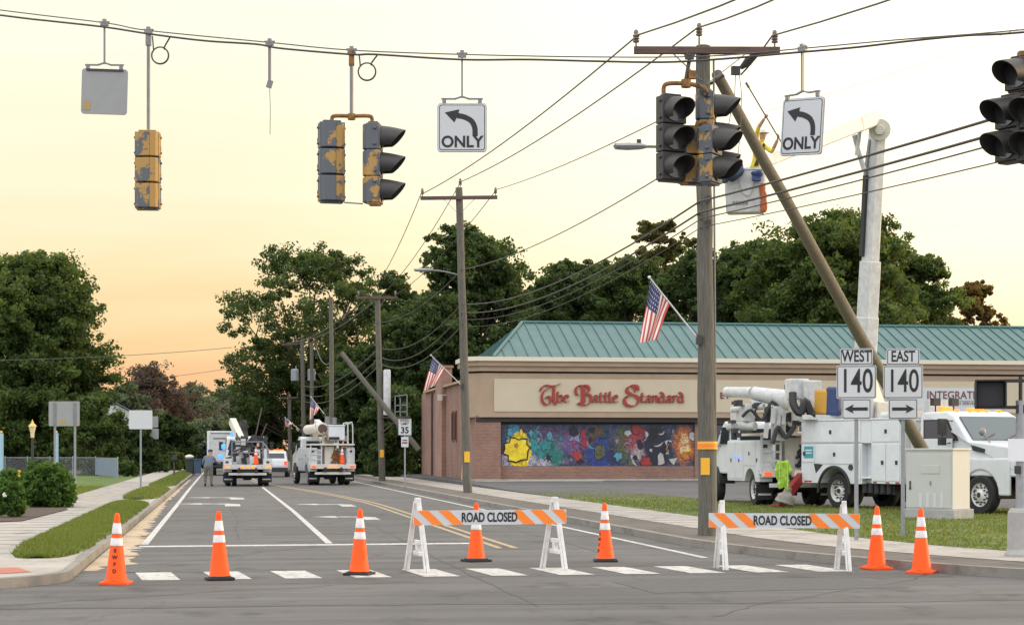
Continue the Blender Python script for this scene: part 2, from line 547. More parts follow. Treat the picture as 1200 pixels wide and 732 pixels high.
def sheet(name, pts, z, m, kind='structure', parent=None, thick=0.0):
    mb = MB()
    pts = [tuple(p) for p in pts]
    if thick: mb.prism([(p[0], p[1]) for p in pts], z - thick, z, 'XY')
    else: mb.add([(p[0], p[1], z) for p in pts], [tuple(range(len(pts)))])
    o = mb.build(name, m, parent, recalc=False)
    if not thick:
        me = o.data
        if me.polygons and me.polygons[0].normal.z < 0: me.flip_normals()
    else:
        bm = bmesh.new(); bm.from_mesh(o.data); bmesh.ops.recalc_face_normals(bm, faces=bm.faces); bm.to_mesh(o.data); bm.free()
    if kind and parent is None: tag(o, kind=kind)
    return o

sheet('ground', [(-2500, -600), (2500, -600), (2500, 4000), (-2500, 4000)], -.06, 'earth')
road = sheet('road', [(-2.2, 30), (-2.2, 420), (9.2, 420), (9.2, 30), (90, 30), (90, -14), (-90, -14), (-90, 30)], 0.0, 'asphalt')

def strip(name, path, w, m, z=.004, parent=road):
    """a painted line of width w along a ground path"""
    path = [Vector((p[0], p[1], 0)) for p in path]
    L, Rr = [], []
    for i, p in enumerate(path):
        d = (path[min(i + 1, len(path) - 1)] - path[max(i - 1, 0)]).normalized()
        nrm = Vector((-d.y, d.x, 0))
        L.append(p + nrm * w / 2); Rr.append(p - nrm * w / 2)
    k = len(path)
    mb = MB(); mb.add([(p.x, p.y, z) for p in Rr + L], [(i, i + 1, k + i + 1, k + i) for i in range(k - 1)])
    return mb.build(name, m, parent, recalc=False)

strip('edge_line', [(-1.38, 35.3), (-1.38, 60), (-1.42, 90), (-1.38, 380)], .13, 'road_white')
strip('edge_line', [(7.75, 29.5), (7.75, 60), (7.78, 100), (7.75, 380)], .13, 'road_white')
strip('lane_line', [(2.02, 35.3), (2.1, 55), (2.06, 93)], .13, 'road_white')
yp = smooth_path([(5.06, 33, 0), (5.06, 50, 0), (5.04, 62, 0), (4.72, 71, 0), (4.05, 82, 0), (2.8, 99, 0), (2.1, 112, 0), (1.95, 150, 0), (1.95, 380, 0)], 5)
for off in (-.14, .14):
    strip('centre_line', [(p.x + off, p.y) for p in yp], .12, 'road_yellow')
strip('stop_line', [(-1.45, 34.6), (4.8, 34.9)], .5, 'road_white')
# crosswalk: bars laid along the road, evenly across it
ca, cb = G(184, 674.8), G(952, 665.2)
for i in range(11):
    c = ca.lerp(cb, i / 10.0)
    w, h, sl = .25, .82, -.10
    sheet('crosswalk_bar', [(c.x - w - sl * h, c.y - h), (c.x + w - sl * h, c.y - h), (c.x + w + sl * h, c.y + h), (c.x - w + sl * h, c.y + h)],
          .004, 'road_white', parent=road)
# turn arrows worn into the lanes
def arrow(c, s=1.0, flip=1):
    pts = [(.16, -1.3), (.16, .1), (.0, .45), (-.35, .55), (-.35, .15), (-.95, .8), (-.35, 1.35), (-.35, .98), (.25, .9), (.5, .4), (.5, -1.3)]
    sheet('turn_arrow', [(c.x + flip * a * s, c.y + b_ * s) for a, b_ in pts], .004, 'road_white_worn', parent=road)
arrow(G(415, 606.5), 1.15); arrow(G(390, 591.5), 1.3); arrow(G(255, 591), 1.45); arrow(G(262, 583.5), 1.5)

# sealed cracks and seams in the asphalt
mat('tar', (.035, .034, .034), .6)
rs = random.Random(17)
def seam(a, b, w, wob, n=40):
    a, b = Vector((*a, 0)), Vector((*b, 0)); d = (b - a).normalized(); nn = Vector((-d.y, d.x, 0)); off = 0; pts = []
    for i in range(n + 1):
        off += rs.uniform(-wob, wob); off *= .93; p = a.lerp(b, i / n) + nn * off; pts.append((p.x, p.y))
    strip('tar_seam', pts, w, 'tar', .0025)
seam((-1.2, 26.9), (8.2, 27.6), .035, .06); seam((3.5, 20.5), (3.7, 95), .035, .05, 70); seam((.35, 37), (.5, 90), .03, .05, 60); seam((6.4, 30), (6.5, 75), .03, .05, 60)
seam((-9, 21.3), (16, 20.2), .05, .07, 70); seam((-1.9, 44), (5.0, 45.2), .03, .07); seam((-1.9, 58), (8.3, 57), .03, .07); seam((2.2, 52), (8.3, 51), .03, .08)
seam((-6, 19.2), (2.5, 24.8), .025, .08); seam((5, 18.9), (9.8, 25.5), .03, .08); seam((-1.0, 29), (1.8, 34.2), .02, .08)
# a repaired trench, a little darker than the road round it
mat('asphalt_patch', (.085, .083, .082), .9, var=.15, vscale=8, bump=.4, bscale=60)
sheet('asphalt_patch', [(.9, 39), (3.2, 39.3), (3.25, 43.2), (.85, 43)], .003, 'asphalt_patch', parent=road)
sheet('asphalt_patch', [(5.2, 22.2), (8.6, 22.6), (8.4, 24.6), (5.1, 24.3)], .003, 'asphalt_patch', parent=road)

# kerbs and sidewalks follow the kerb line round each corner
def offs(path, d):
    o = []
    for i, p in enumerate(path):
        a, b = path[max(i - 1, 0)], path[min(i + 1, len(path) - 1)]
        t = (b - a).normalized()
        o.append(p + Vector((t.y, -t.x, 0)) * d)
    return o
def band(name, path, d0, d1, z, m, kind='structure', skirt=0.0):
    a, b = offs(path, d0), offs(path, d1)
    k = len(path)
    mb = MB()
    mb.add([(p.x, p.y, z) for p in a + b], [(i, i + 1, k + i + 1, k + i) for i in range(k - 1)])
    if skirt:
        mb.add([(p.x, p.y, z) for p in a] + [(p.x, p.y, z - skirt) for p in a], [(i, i + 1, k + i + 1, k + i) for i in range(k - 1)])
    o = mb.build(name, m, recalc=False)
    bm = bmesh.new(); bm.from_mesh(o.data)
    for f in bm.faces:
        f.normal_update()
        if f.normal.z < -.1: f.normal_flip()
    bm.to_mesh(o.data); bm.free()
    return tag(o, kind=kind)
rk = [Vector((8.4, y, 0)) for y in (420, 300, 200, 150, 120, 100, 90, 80, 70, 60, 52, 45, 40, 36)]
rk += smooth_path([(8.42, 33.5, 0), (8.75, 30.2, 0), (9.4, 27.4, 0), (10.6, 24.2, 0), (12.8, 21.7, 0), (16.5, 20, 0), (22, 19.2, 0), (40, 19, 0), (88, 19, 0)], 5)
lk = [Vector((-1.98, y, 0)) for y in (420, 300, 200, 150, 120, 100, 85, 70, 60, 50, 42, 36, 31)]
lk += smooth_path([(-1.98, 28.6, 0), (-1.98, 26.6, 0), (-2.06, 25.2, 0), (-2.8, 24.1, 0), (-4.4, 23.35, 0), (-8, 22.8, 0), (-20, 22.4, 0), (-88, 22.4, 0)], 5)
def mir(p, d): return p, d
band('kerb', rk, 0, -.16, .13, 'kerb_stone', skirt=.16)
band('kerb', lk, 0, .16, .13, 'kerb_stone', skirt=.16)
band('verge', rk, -.16, -1.35, .128, 'dirt_strip')
band('sidewalk', rk, -1.35, -3.2, .134, 'sidewalk')
band('sidewalk', [p for p in lk if p.y > 28.5 and p.x > -2.0], .16, 3.25, .132, 'sidewalk')
sheet('sidewalk', [(p.x, p.y) for p in offs(lk, .12) if p.y < 28.7] + [(-88, 26.6), (-20, 26.6), (-7.2, 26.7), (-5.9, 27.3), (-5.23, 28.6)], .132, 'sidewalk')
# joints of the sidewalk slabs: thin dark grooves
jm = MB()
for y in [29 + 1.5 * i for i in range(50)]:
    jm.box((-3.9, y + 1, .134), (2.6, .02, .005)); jm.box((10.65, y + 6, .136), (1.8, .02, .005))
jj = jm.build('sidewalk_joint', 'dirt_strip'); tag(jj, kind='structure')

rl = offs(rk, -3.2)
lawn_front = [p for p in rl if p.y < 90]
lawn_pts = [(p.x, p.y) for p in lawn_front if p.x < 44] + [(44, 47), (30, 47.5), (24, 49.3), (20, 50.6), (17.2, 54), (16.0, 62), (15.3, 75), (14.4, 88), (12.6, 92)]
sheet('lawn', lawn_pts, .142, 'grass', thick=.12)
ll = offs(lk, 3.25)
sheet('lawn', [(-5.23, 130), (-5.23, 28.6), (-5.9, 27.3), (-7.2, 26.7), (-20, 26.6), (-88, 26.6), (-88, 130)], .136, 'grass_rich')
# parking lot: rises a little towards the shops
pl = MB()
xs = [11.6, 20, 40, 90]
rows = [(30, .02), (50, .10), (75, .18), (94.5, .29), (150, .30)]
vs = [(x, y, z) for y, z in rows for x in xs]
fs = [(r * 4 + c, r * 4 + c + 1, r * 4 + c + 5, r * 4 + c + 4) for r in range(4) for c in range(3)]
pl.add(vs, fs)
pl.add([(11.6, y, z) for y, z in rows] + [(11.6, y, -.05) for y, z in rows], [(r, r + 1, r + 6, r + 5) for r in range(4)])
po = pl.build('parking_lot', 'lot_asphalt', recalc=False); tag(po, kind='structure')
# apron of the shop driveway, and the pale kerb that turns in beside it
kb = MB(); kb.tube([(11.7, 90.5, .14), (12.6, 92, .2), (15, 92.6, .24), (19, 92.4, .24)], .10, 6)
tag(kb.build('kerb', 'concrete'), kind='structure')
ch = MB(); ch.box((25, 93.6, .30), (25, 1.3, .10))
tag(ch.build('sidewalk', 'sidewalk'), kind='structure')
for (x, y) in ((1.5, 0),):
    pass
# tactile ramps at both corners
sheet('tactile_ramp', [(-3.25, 24.62), (-2.45, 25.35), (-2.75, 26.4), (-4.0, 25.9)], .137, 'tactile_red')
sheet('tactile_ramp', [(11.6, 23.9), (13.0, 22.3), (14.2, 23.2), (12.7, 25.0)], .139, 'tactile_red')

# sand washed along the left gutter, with a ragged outline
rng = random.Random(5)
def ragged(x0, y0, y1, wfun, n, seed):
    r = random.Random(seed); a, b = [], []
    for i in range(n + 1):
        y = y0 + (y1 - y0) * i / n
        w = wfun(i / n) * (.55 + .9 * r.random())
        a.append((x0, y)); b.append((x0 + max(.03, w), y + r.uniform(-.1, .1)))
    return a + b[::-1]
sheet('sand_patch', ragged(-1.95, 27.6, 66, lambda t: .52 * (1 - .75 * t) * (1 if t > .03 else .5), 120, 3), .003, 'sand', kind='stuff')
sheet('sand_patch', ragged(-1.95, 66.5, 120, lambda t: .16, 60, 4), .003, 'sand', kind='stuff')
mh = MB(); mh.cyl((-1.2, 27.5, .001), (-1.2, 27.5, .006), .34, n=24)
tag(mh.build('storm_drain', 'dark_metal'), kind='structure')

# ------------------------------------------------------------------ grass blades
def blades(name, area_fn, n, h, mats, seed, z=.14, w=.012):
    r = np.random.default_rng(seed)
    pts = area_fn(r, n)
    n = len(pts)
    hh = h * r.uniform(.5, 1.3, n); a = r.uniform(0, 2 * np.pi, n)
    lean = r.normal(0, .45, (n, 2)) * hh[:, None]
    dx, dy = np.cos(a) * w, np.sin(a) * w
    zz = pts[:, 2]
    v = np.zeros((n, 3, 3))
    v[:, 0] = np.stack([pts[:, 0] - dx, pts[:, 1] - dy, zz], 1)
    v[:, 1] = np.stack([pts[:, 0] + dx, pts[:, 1] + dy, zz], 1)
    v[:, 2] = np.stack([pts[:, 0] + lean[:, 0], pts[:, 1] + lean[:, 1], zz + hh], 1)
    return mesh_np(name, v.reshape(-1, 3), np.arange(3 * n).reshape(n, 3), mats, r.integers(0, len(mats), n))

def mesh_np(name, v, f, mats, mi=None, parent=None):
    me = bpy.data.meshes.new(name)
    k = f.shape[1]
    me.vertices.add(len(v)); me.vertices.foreach_set('co', np.ascontiguousarray(v, dtype=np.float32).ravel())
    me.loops.add(f.size); me.loops.foreach_set('vertex_index', f.astype(np.int32).ravel())
    me.polygons.add(len(f)); me.polygons.foreach_set('loop_start', np.arange(0, f.size, k, dtype=np.int32))
    for m in mats: me.materials.append(MATS[m])
    if mi is not None: me.polygons.foreach_set('material_index', mi.astype(np.int32))
    me.update(calc_edges=True)
    return link(bpy.data.objects.new(name, me), parent)

leafmat('blade_a', (.125, .175, .034), .3); leafmat('blade_b', (.085, .14, .026), .3); leafmat('blade_c', (.16, .18, .05), .3)
BL = ['blade_a', 'blade_b', 'blade_c']

def in_poly(px, py, poly):
    inside = np.zeros(len(px), bool)
    j = len(poly) - 1
    for i in range(len(poly)):
        xi, yi = poly[i]; xj, yj = poly[j]
        c = ((yi > py) != (yj > py)) & (px < (xj - xi) * (py - yi) / (yj - yi + 1e-12) + xi)
        inside ^= c; j = i
    return inside

# raised grass strips between the left kerb and sidewalk
def mound(pts_y, x0, x1, seed, top=.10):
    y0, y1 = pts_y
    nx, ny = 8, max(10, int((y1 - y0) / .5))
    r = random.Random(seed); vs, fs = [], []
    for j in range(ny + 1):
        t = j / ny
        end = min(1, (min(t, 1 - t) * (y1 - y0)) / 3.2)
        shr = math.sqrt(max(0, 1 - (1 - end) ** 2))
        cx = (x0 + x1) / 2; hw = (x1 - x0) / 2 * (.25 + .75 * shr) * (1 + r.uniform(-.10, .10)) + r.uniform(-.03, .03)
        for i in range(nx + 1):
            s = i / nx * 2 - 1
            z = .136 + top * (1 - s * s) ** .6 * (.2 + .8 * end) + r.uniform(-.012, .012)
            vs.append((cx + s * hw, y0 + (y1 - y0) * t, z))
    for j in range(ny):
        for i in range(nx): fs.append((j * (nx + 1) + i, j * (nx + 1) + i + 1, (j + 1) * (nx + 1) + i + 1, (j + 1) * (nx + 1) + i))
    mb = MB(); mb.add(vs, fs)
    o = mb.build('grass_verge', 'grass_rich', smooth=True, recalc=False); tag(o, kind='structure')
    def area(rr, n):
        t = rr.uniform(0, 1, n); s = rr.uniform(-1, 1, n)
        end = np.minimum(1, np.minimum(t, 1 - t) * (y1 - y0) / 3.2)
        shr = np.sqrt(1 - (1 - end) ** 2)
        x = (x0 + x1) / 2 + s * (x1 - x0) / 2 * (.25 + .75 * shr) * (1.03 + .07 * np.sin(t * (y1 - y0) * 2.3) + .05 * np.sin(t * (y1 - y0) * 5.1 + 1))
        return np.stack([x, y0 + (y1 - y0) * t, .136 + top * (1 - s * s) ** .6 * (.2 + .8 * end) - .01], 1)
    return area
a1 = mound((28.6, 59.5), -3.22, -2.14, 1, .13)
a2 = mound((64, 83), -3.3, -2.14, 2, .10)
a3 = mound((88, 150), -3.3, -2.14, 3, .10)
tag(blades('verge_grass', a1, 42000, .07, BL, 11), kind='stuff')
tag(blades('verge_grass', lambda r, n: np.concatenate([a2(r, n // 2), a3(r, n // 2)]), 20000, .10, BL, 12, w=.02), kind='stuff')
def lawn_area(r, n):
    x = r.uniform(11.4, 30, n * 3); y = 24 + 70 * r.uniform(0, 1, n * 3) ** 1.6
    k = in_poly(x, y, lawn_pts)
    x, y = x[k][:n], y[k][:n]
    clump = np.sin(x * 2.1 + np.sin(y * 1.3) * 2) * np.sin(y * 1.1 + np.cos(x * 1.7) * 2)
    keep = r.uniform(-1.2, 1, len(x)) < clump + .35
    x, y = x[keep], y[keep]
    return np.stack([x, y, np.full(len(x), .138)], 1)
tag(blades('lawn_grass', lawn_area, 80000, .055, BL, 13, w=.018), kind='stuff')
def lawn_l(r, n):
    y = 28 + 60 * r.uniform(0, 1, n) ** 1.3; x = -5.3 - r.uniform(0, 1, n) ** 1.3 * 9
    return np.stack([x, y, np.full(n, .13)], 1)
tag(blades('lawn_grass', lawn_l, 40000, .09, BL, 14, w=.02), kind='stuff')
# ------------------------------------------------------------------ the brick shop building
def brick_mat(name, c1, c2, mortar, scale=1.0, axis='X'):
    m = bpy.data.materials.new(name); m.use_nodes = True
    n, l = m.node_tree.nodes, m.node_tree.links
    b = n['Principled BSDF']; b.inputs['Roughness'].default_value = .9
    t = n.new('ShaderNodeTexCoord'); s_ = n.new('ShaderNodeSeparateXYZ'); c_ = n.new('ShaderNodeCombineXYZ')
    l.new(t.outputs['Object'], s_.inputs[0])
    ad = n.new('ShaderNodeMath'); l.new(s_.outputs[0], ad.inputs[0]); l.new(s_.outputs[1], ad.inputs[1])
    l.new(ad.outputs[0], c_.inputs[0]); l.new(s_.outputs[2], c_.inputs[1])
    br = n.new('ShaderNodeTexBrick')
    br.inputs['Color1'].default_value = (*c1, 1); br.inputs['Color2'].default_value = (*c2, 1); br.inputs['Mortar'].default_value = (*mortar, 1)
    br.inputs['Scale'].default_value = 1.0; br.inputs['Brick Width'].default_value = .22 * scale
    br.inputs['Row Height'].default_value = .075 * scale; br.inputs['Mortar Size'].default_value = .008
    l.new(c_.outputs[0], br.inputs['Vector'])
    nz = n.new('ShaderNodeTexNoise'); nz.inputs['Scale'].default_value = .7; nz.inputs['Detail'].default_value = 5
    l.new(t.outputs['Object'], nz.inputs[0])
    mx = n.new('ShaderNodeMix'); mx.data_type = 'RGBA'; mx.blend_type = 'MULTIPLY'; mx.inputs[0].default_value = .5
    rp = n.new('ShaderNodeValToRGB'); rp.color_ramp.elements[0].color = (.6, .6, .6, 1); rp.color_ramp.elements[1].color = (1.2, 1.2, 1.2, 1)
    rp.color_ramp.elements[0].position = .3; rp.color_ramp.elements[1].position = .7
    l.new(nz.outputs[0], rp.inputs[0]); l.new(br.outputs[0], mx.inputs[6]); l.new(rp.outputs[0], mx.inputs[7])
    l.new(mx.outputs[2], b.inputs['Base Color'])
    MATS[name] = m
brick_mat('brick', (.29, .145, .105), (.22, .105, .078), (.30, .25, .215))
brick_mat('brick_side', (.33, .165, .12), (.26, .125, .092), (.33, .275, .235))

bx, by, bz = 12.9, 95.1, .28          # near left corner of the shop front
B = empty('shop_building', (bx, by, bz), 0, 'long tan and brick shop with teal metal roof and red lettering on its fascia', 'shop')
LEN = 42.0
def zpx(py, D=96.0): return EYE + (530 - py) / F * D - bz      # local height seen at row py on the front
Z_SOF, Z_FB, Z_CRN, Z_GUT = zpx(494), zpx(488.5), zpx(437), zpx(418)
def front_x(px, dy=0.0):
    """local x of column px on the plane y = by + dy"""
    u = (px - 600) / F
    D = (by + dy) / (CA - u * SA)
    return D * (SA + u * CA) - bx
# brick: pier at the corner, low wall under the windows, back wall above
px_pier = front_x(587)
mb = MB()
mb.box((px_pier / 2, .6, Z_SOF / 2 + .15), (px_pier, 1.2, Z_SOF + .3))
mb.box((px_pier + (LEN - px_pier) / 2, .50, .36), (LEN - px_pier, .3, .72))
mb.box((LEN / 2, 14.0, 2.6), (LEN - .1, 25, 5.2))
mb.build('wall', 'brick', B)
for px0, px1 in ((816, 838), (900, 912), (985, 1000), (1080, 1094)):
    x0, x1 = front_x(px0), front_x(px1)
    pw = MB(); pw.box(((x0 + x1) / 2, .6, Z_SOF / 2), (x1 - x0, .7, Z_SOF)); pw.build('wall_pier', 'brick', B)
xs_ = [front_x(p) for p in (838, 900, 912, 985, 1000, 1080, 1094, 1180)]
for i in range(0, 8, 2):
    x0, x1 = xs_[i], xs_[i + 1]
    f = MB()
    w = x1 - x0
    for k in range(4): f.box((x0 + w * k / 3, .5, .72 + (Z_SOF - .72) / 2), (.07, .09, Z_SOF - .72))
    f.box(((x0 + x1) / 2, .5, .76), (w, .09, .08)); f.box(((x0 + x1) / 2, .5, Z_SOF - .1), (w, .09, .08))
    fo = f.build('window', 'dark_frame', B)
    g = MB(); g.box(((x0 + x1) / 2, .53, .72 + (Z_SOF - .72) / 2), (w, .02, Z_SOF - .74)); g.build('pane', 'glass_dark', fo)
# side wall details: darker bands, tall pier (chimney-like), narrow windows, coping
sw = MB()
sw.box((.02, 12.6, 5.25), (.34, 22.5, .12))
sw.box((8, 24.9, 5.25), (16, .34, .12))
sw.build('coping', 'stucco_taupe', B)
pr = MB(); pr.box((.1, 14.7, 3.1), (.6, 3.2, 6.5)); pr.box((.1, 14.7, 6.4), (.75, 3.35, .14)); pr.build('wall_pier', 'brick_side', B)
for y in (8.2, 9.6):
    w = MB(); w.box((.03, y, 2.9), (.10, .55, 1.7)); wo = w.build('window', 'brick_dark', B)
    g = MB(); g.box((-.03, y, 2.9), (.03, .36, 1.5)); g.build('pane', 'glass_dark', wo)
for y in (2.6, 19.5):
    dp = MB(); dp.cyl((-.06, y, 0), (-.06, y, 5.1), .06, n=8); dp.build('downpipe', 'dark_metal', B)
lt = MB(); lt.box((-.35, 12.7, 4.6), (.25, .25, .35)); lt.box((-.14, 12.7, 4.75), (.35, .06, .06)); lt.build('wall_lamp', 'cream_fibreglass', B)

# fascia: three stepped courses with a chamfered left corner
def fascia(z0, z1, out_, m, name, inset=0.0, cham=.55):
    x0 = -.25 - out_
    pts = [(x0, 3.6), (x0, -.15 - out_ + cham), (x0 + cham, -.15 - out_), (LEN, -.15 - out_), (LEN, 3.6)]
    mb = MB(); mb.prism(pts, z0, z1, 'XY'); return mb.build(name, m, B)
fascia(Z_FB - .0, Z_CRN, 0.0, 'stucco_taupe', 'fascia')
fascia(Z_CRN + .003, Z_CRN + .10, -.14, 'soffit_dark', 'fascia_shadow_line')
cz = [(Z_CRN + .103, .03), (Z_CRN + .25, .16), (Z_CRN + .42, .28)]
fascia(Z_CRN + .103, Z_CRN + .36, .10, 'stucco_taupe', 'cornice')
fascia(Z_CRN + .363, Z_GUT - .22, .22, 'stucco_taupe', 'cornice')
fascia(Z_GUT - .217, Z_GUT, .34, 'gutter_cream', 'gutter')
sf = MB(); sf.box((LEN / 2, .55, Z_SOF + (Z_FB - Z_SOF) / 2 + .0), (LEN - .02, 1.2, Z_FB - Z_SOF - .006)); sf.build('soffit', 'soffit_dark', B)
# cream sign panel on the fascia, and its return on the chamfer
pz0, pz1 = zpx(482), zpx(443.5)
xp0 = front_x(579, -.15)
cp = MB(); cp.box(((xp0 + LEN - .6) / 2, -.165, (pz0 + pz1) / 2), (LEN - .6 - xp0, .04, pz1 - pz0)); cp.build('sign_panel', 'stucco_cream', B, bevel=.01)
cp = MB(); cp.box((-.27, 1.5, (pz0 + pz1) / 2), (.06, 1.9, pz1 - pz0)); cp.build('sign_panel', 'stucco_cream', B, bevel=.01)

# hip roof with standing seams
e0 = (front_x(578, .6), .55, Z_GUT + .02)
ridge_y = 6.0
rz_ = EYE + (530 - 378) / F * ((by + ridge_y) / (CA - (612 - 600) / F * SA)) - bz
r0x = front_x(612, ridge_y)
ER = LEN - .6
rf = MB()
back = 2 * ridge_y - .55
rf.add([e0, (ER, .55, e0[2]), (ER - 3, ridge_y, rz_), (r0x, ridge_y, rz_), (e0[0], back, e0[2]), (ER, back, e0[2])],
       [(0, 1, 2, 3), (4, 0, 3), (5, 4, 3, 2), (1, 5, 2), (0, 4, 5, 1)])
roof = rf.build('roof', 'roof_teal', B)
sm = MB()
nx = int((ER - e0[0]) / .62)
dirr = Vector((0, ridge_y - .55, rz_ - e0[2]))
nrm = Vector((0, -dirr.z, dirr.y)).normalized()
for i in range(1, nx):
    x = e0[0] + i * .62
    t = min(1.0, (x - e0[0]) / (r0x - e0[0]), (ER - x) / 3.0)
    a = Vector((x, .55, e0[2])) + nrm * .025; b = a + dirr * t
    sm.beam(a, b, .045, .06, up=nrm)
for i in range(1, 18):
    y = .55 + i * .62
    t = min(1, (y - .55) / (ridge_y - .55), (back - y) / (ridge_y - .55))
    a = Vector((e0[0], y, e0[2] + .02)); b = a + Vector(((r0x - e0[0]) * t, 0, (rz_ - e0[2]) * t))
    sm.beam(a, b, .045, .06)
ss = sm.build('standing_seam', 'roof_rib', roof)
rc = MB()
rc.tube([(r0x, ridge_y, rz_ + .03), (ER - 3, ridge_y, rz_ + .03)], .10, 6)
rc.tube([(e0[0], .55, e0[2] + .04), (r0x, ridge_y, rz_ + .04)], .09, 6)
rc.build('ridge_cap', 'roof_teal', roof)

# window mural: an abstract spread of the same colours
MW0, MW1 = front_x(587.5, .45), front_x(815, .45)
mz0, mz1 = .73, Z_SOF - .12
mm = bpy.data.materials.new('mural'); mm.use_nodes = True
n, l = mm.node_tree.nodes, mm.node_tree.links
b = n['Principled BSDF']; b.inputs['Roughness'].default_value = .35
t = n.new('ShaderNodeTexCoord')
nz = n.new('ShaderNodeTexNoise'); nz.inputs['Scale'].default_value = 1.9; nz.inputs['Detail'].default_value = 5; nz.inputs['Roughness'].default_value = .6
l.new(t.outputs['Object'], nz.inputs[0])
wp = n.new('ShaderNodeMix'); wp.data_type = 'RGBA'; wp.blend_type = 'LINEAR_LIGHT'; wp.inputs[0].default_value = .42
l.new(t.outputs['Object'], wp.inputs[6]); l.new(nz.outputs[1], wp.inputs[7])
W_ = MW1 - MW0; H_ = mz1 - mz0
n3 = n.new('ShaderNodeTexNoise'); n3.inputs['Scale'].default_value = 1.1; n3.inputs['Detail'].default_value = 8; n3.inputs['Roughness'].default_value = .7; n3.inputs['Distortion'].default_value = 1.6
l.new(t.outputs['Object'], n3.inputs[0])
br = n.new('ShaderNodeValToRGB'); e = br.color_ramp.elements
stops = [(.25, (.006, .008, .03)), (.40, (.015, .03, .10)), (.47, (.02, .09, .13)), (.53, (.10, .06, .16)), (.60, (.02, .02, .05)), (.72, (.18, .17, .30))]
while len(e) < len(stops): e.new(.5)
for el, (p_, c_) in zip(e, stops): el.position = p_; el.color = (*c_, 1)
l.new(n3.outputs[0], br.inputs[0])
col = br.outputs[0]
def blob(x, z, rx, rz, c, soft=.3, src=None):
    """a patch of one colour with a wandering edge"""
    global col
    mp = n.new('ShaderNodeMapping'); mp.vector_type = 'POINT'
    mp.inputs['Scale'].default_value = (1 / (rx * W_), 0, 1 / (rz * H_))
    mp.inputs['Location'].default_value = (-x * W_ / (rx * W_), 0, -z * H_ / (rz * H_))
    l.new(wp.outputs[2] if src is None else src, mp.inputs[0])
    ln = n.new('ShaderNodeVectorMath'); ln.operation = 'LENGTH'; l.new(mp.outputs[0], ln.inputs[0])
    r_ = n.new('ShaderNodeMapRange'); r_.inputs['From Min'].default_value = 1 + soft; r_.inputs['From Max'].default_value = 1 - soft
    l.new(ln.outputs['Value'], r_.inputs['Value'])
    mx_ = n.new('ShaderNodeMix'); mx_.data_type = 'RGBA'; l.new(r_.outputs[0], mx_.inputs[0])
    l.new(col, mx_.inputs[6]); mx_.inputs[7].default_value = (*c, 1); col = mx_.outputs[2]
for args in [(.10, .12, .20, .16, (.42, .40, .50), .5), (.06, .75, .03, .35, (.05, .30, .48), .4), (.09, .36, .062, .40, (.88, .66, .01), .08), (.115, .66, .03, .14, (.88, .66, .01), .1),
             (.095, .40, .018, .10, (.35, .05, .02), .15), (.20, .6, .06, .3, (.03, .30, .33), .6), (.27, .35, .05, .33, (.02, .20, .17), .5), (.25, .8, .10, .16, (.10, .06, .16), .6),
             (.37, .72, .035, .10, (.30, .03, .03), .25), (.38, .45, .022, .40, (.36, .025, .03), .3), (.385, .18, .02, .12, (.45, .05, .03), .2), (.37, .55, .09, .2, (.16, .10, .26), .8),
             (.48, .75, .035, .22, (.11, .075, .045), .4), (.50, .28, .055, .32, (.02, .05, .26), .3), (.57, .24, .035, .3, (.015, .03, .12), .3), (.62, .55, .04, .4, (.10, .115, .06), .5),
             (.69, .60, .045, .32, (.34, .05, .07), .5), (.70, .30, .035, .2, (.40, .33, .36), .6), (.80, .45, .07, .55, (.012, .015, .04), .4), (.94, .50, .055, .46, (.55, .16, .03), .5), (.94, .52, .028, .26, (.75, .52, .26), .5)]:
    blob(*args[:5], args[5] * .5)
# fine dark and bright strokes over everything
n5 = n.new('ShaderNodeTexNoise'); n5.inputs['Scale'].default_value = 5.5; n5.inputs['Detail'].default_value = 7; n5.inputs['Roughness'].default_value = .75; n5.inputs['Distortion'].default_value = 2.2
l.new(t.outputs['Object'], n5.inputs[0])
r_ = n.new('ShaderNodeValToRGB'); r_.color_ramp.elements[0].color = (.08, .08, .11, 1); r_.color_ramp.elements[1].color = (1.25, 1.25, 1.25, 1); r_.color_ramp.elements[0].position = .40; r_.color_ramp.elements[1].position = .60
l.new(n5.outputs[0], r_.inputs[0])
mq = n.new('ShaderNodeMix'); mq.data_type = 'RGBA'; mq.blend_type = 'MULTIPLY'; mq.inputs[0].default_value = .9
l.new(col, mq.inputs[6]); l.new(r_.outputs[0], mq.inputs[7]); col = mq.outputs[2]
l.new(col, b.inputs['Base Color']); MATS['mural'] = mm
mu = MB(); mu.box((W_ / 2, 0, H_ / 2), (W_, .03, H_))
mu.build('window_mural', 'mural', B, loc=(MW0, .42, mz0))
# crisp painted shapes over the washes: sunburst, leaves, arcs, shards and flames
for nm, c_ in (('paint_yellow', (.80, .60, .02)), ('paint_teal', (.03, .26, .28)), ('paint_sky', (.10, .36, .50)), ('paint_red', (.38, .03, .035)), ('paint_blue', (.02, .06, .28)), ('paint_navy', (.01, .012, .035)),
               ('paint_lilac', (.30, .26, .40)), ('paint_olive', (.11, .12, .06)), ('paint_orange', (.60, .20, .03)), ('paint_pale', (.52, .50, .50)), ('paint_ink', (.008, .008, .012))):
    mat(nm, tuple(q * (.72 if nm != 'paint_yellow' else .95) for q in c_), .4, var=.35, vscale=5)
PN = ['paint_yellow', 'paint_teal', 'paint_sky', 'paint_red', 'paint_blue', 'paint_navy', 'paint_lilac', 'paint_olive', 'paint_orange', 'paint_pale', 'paint_ink']
rp_ = random.Random(12); ms_ = MB(); lay_ = [0]
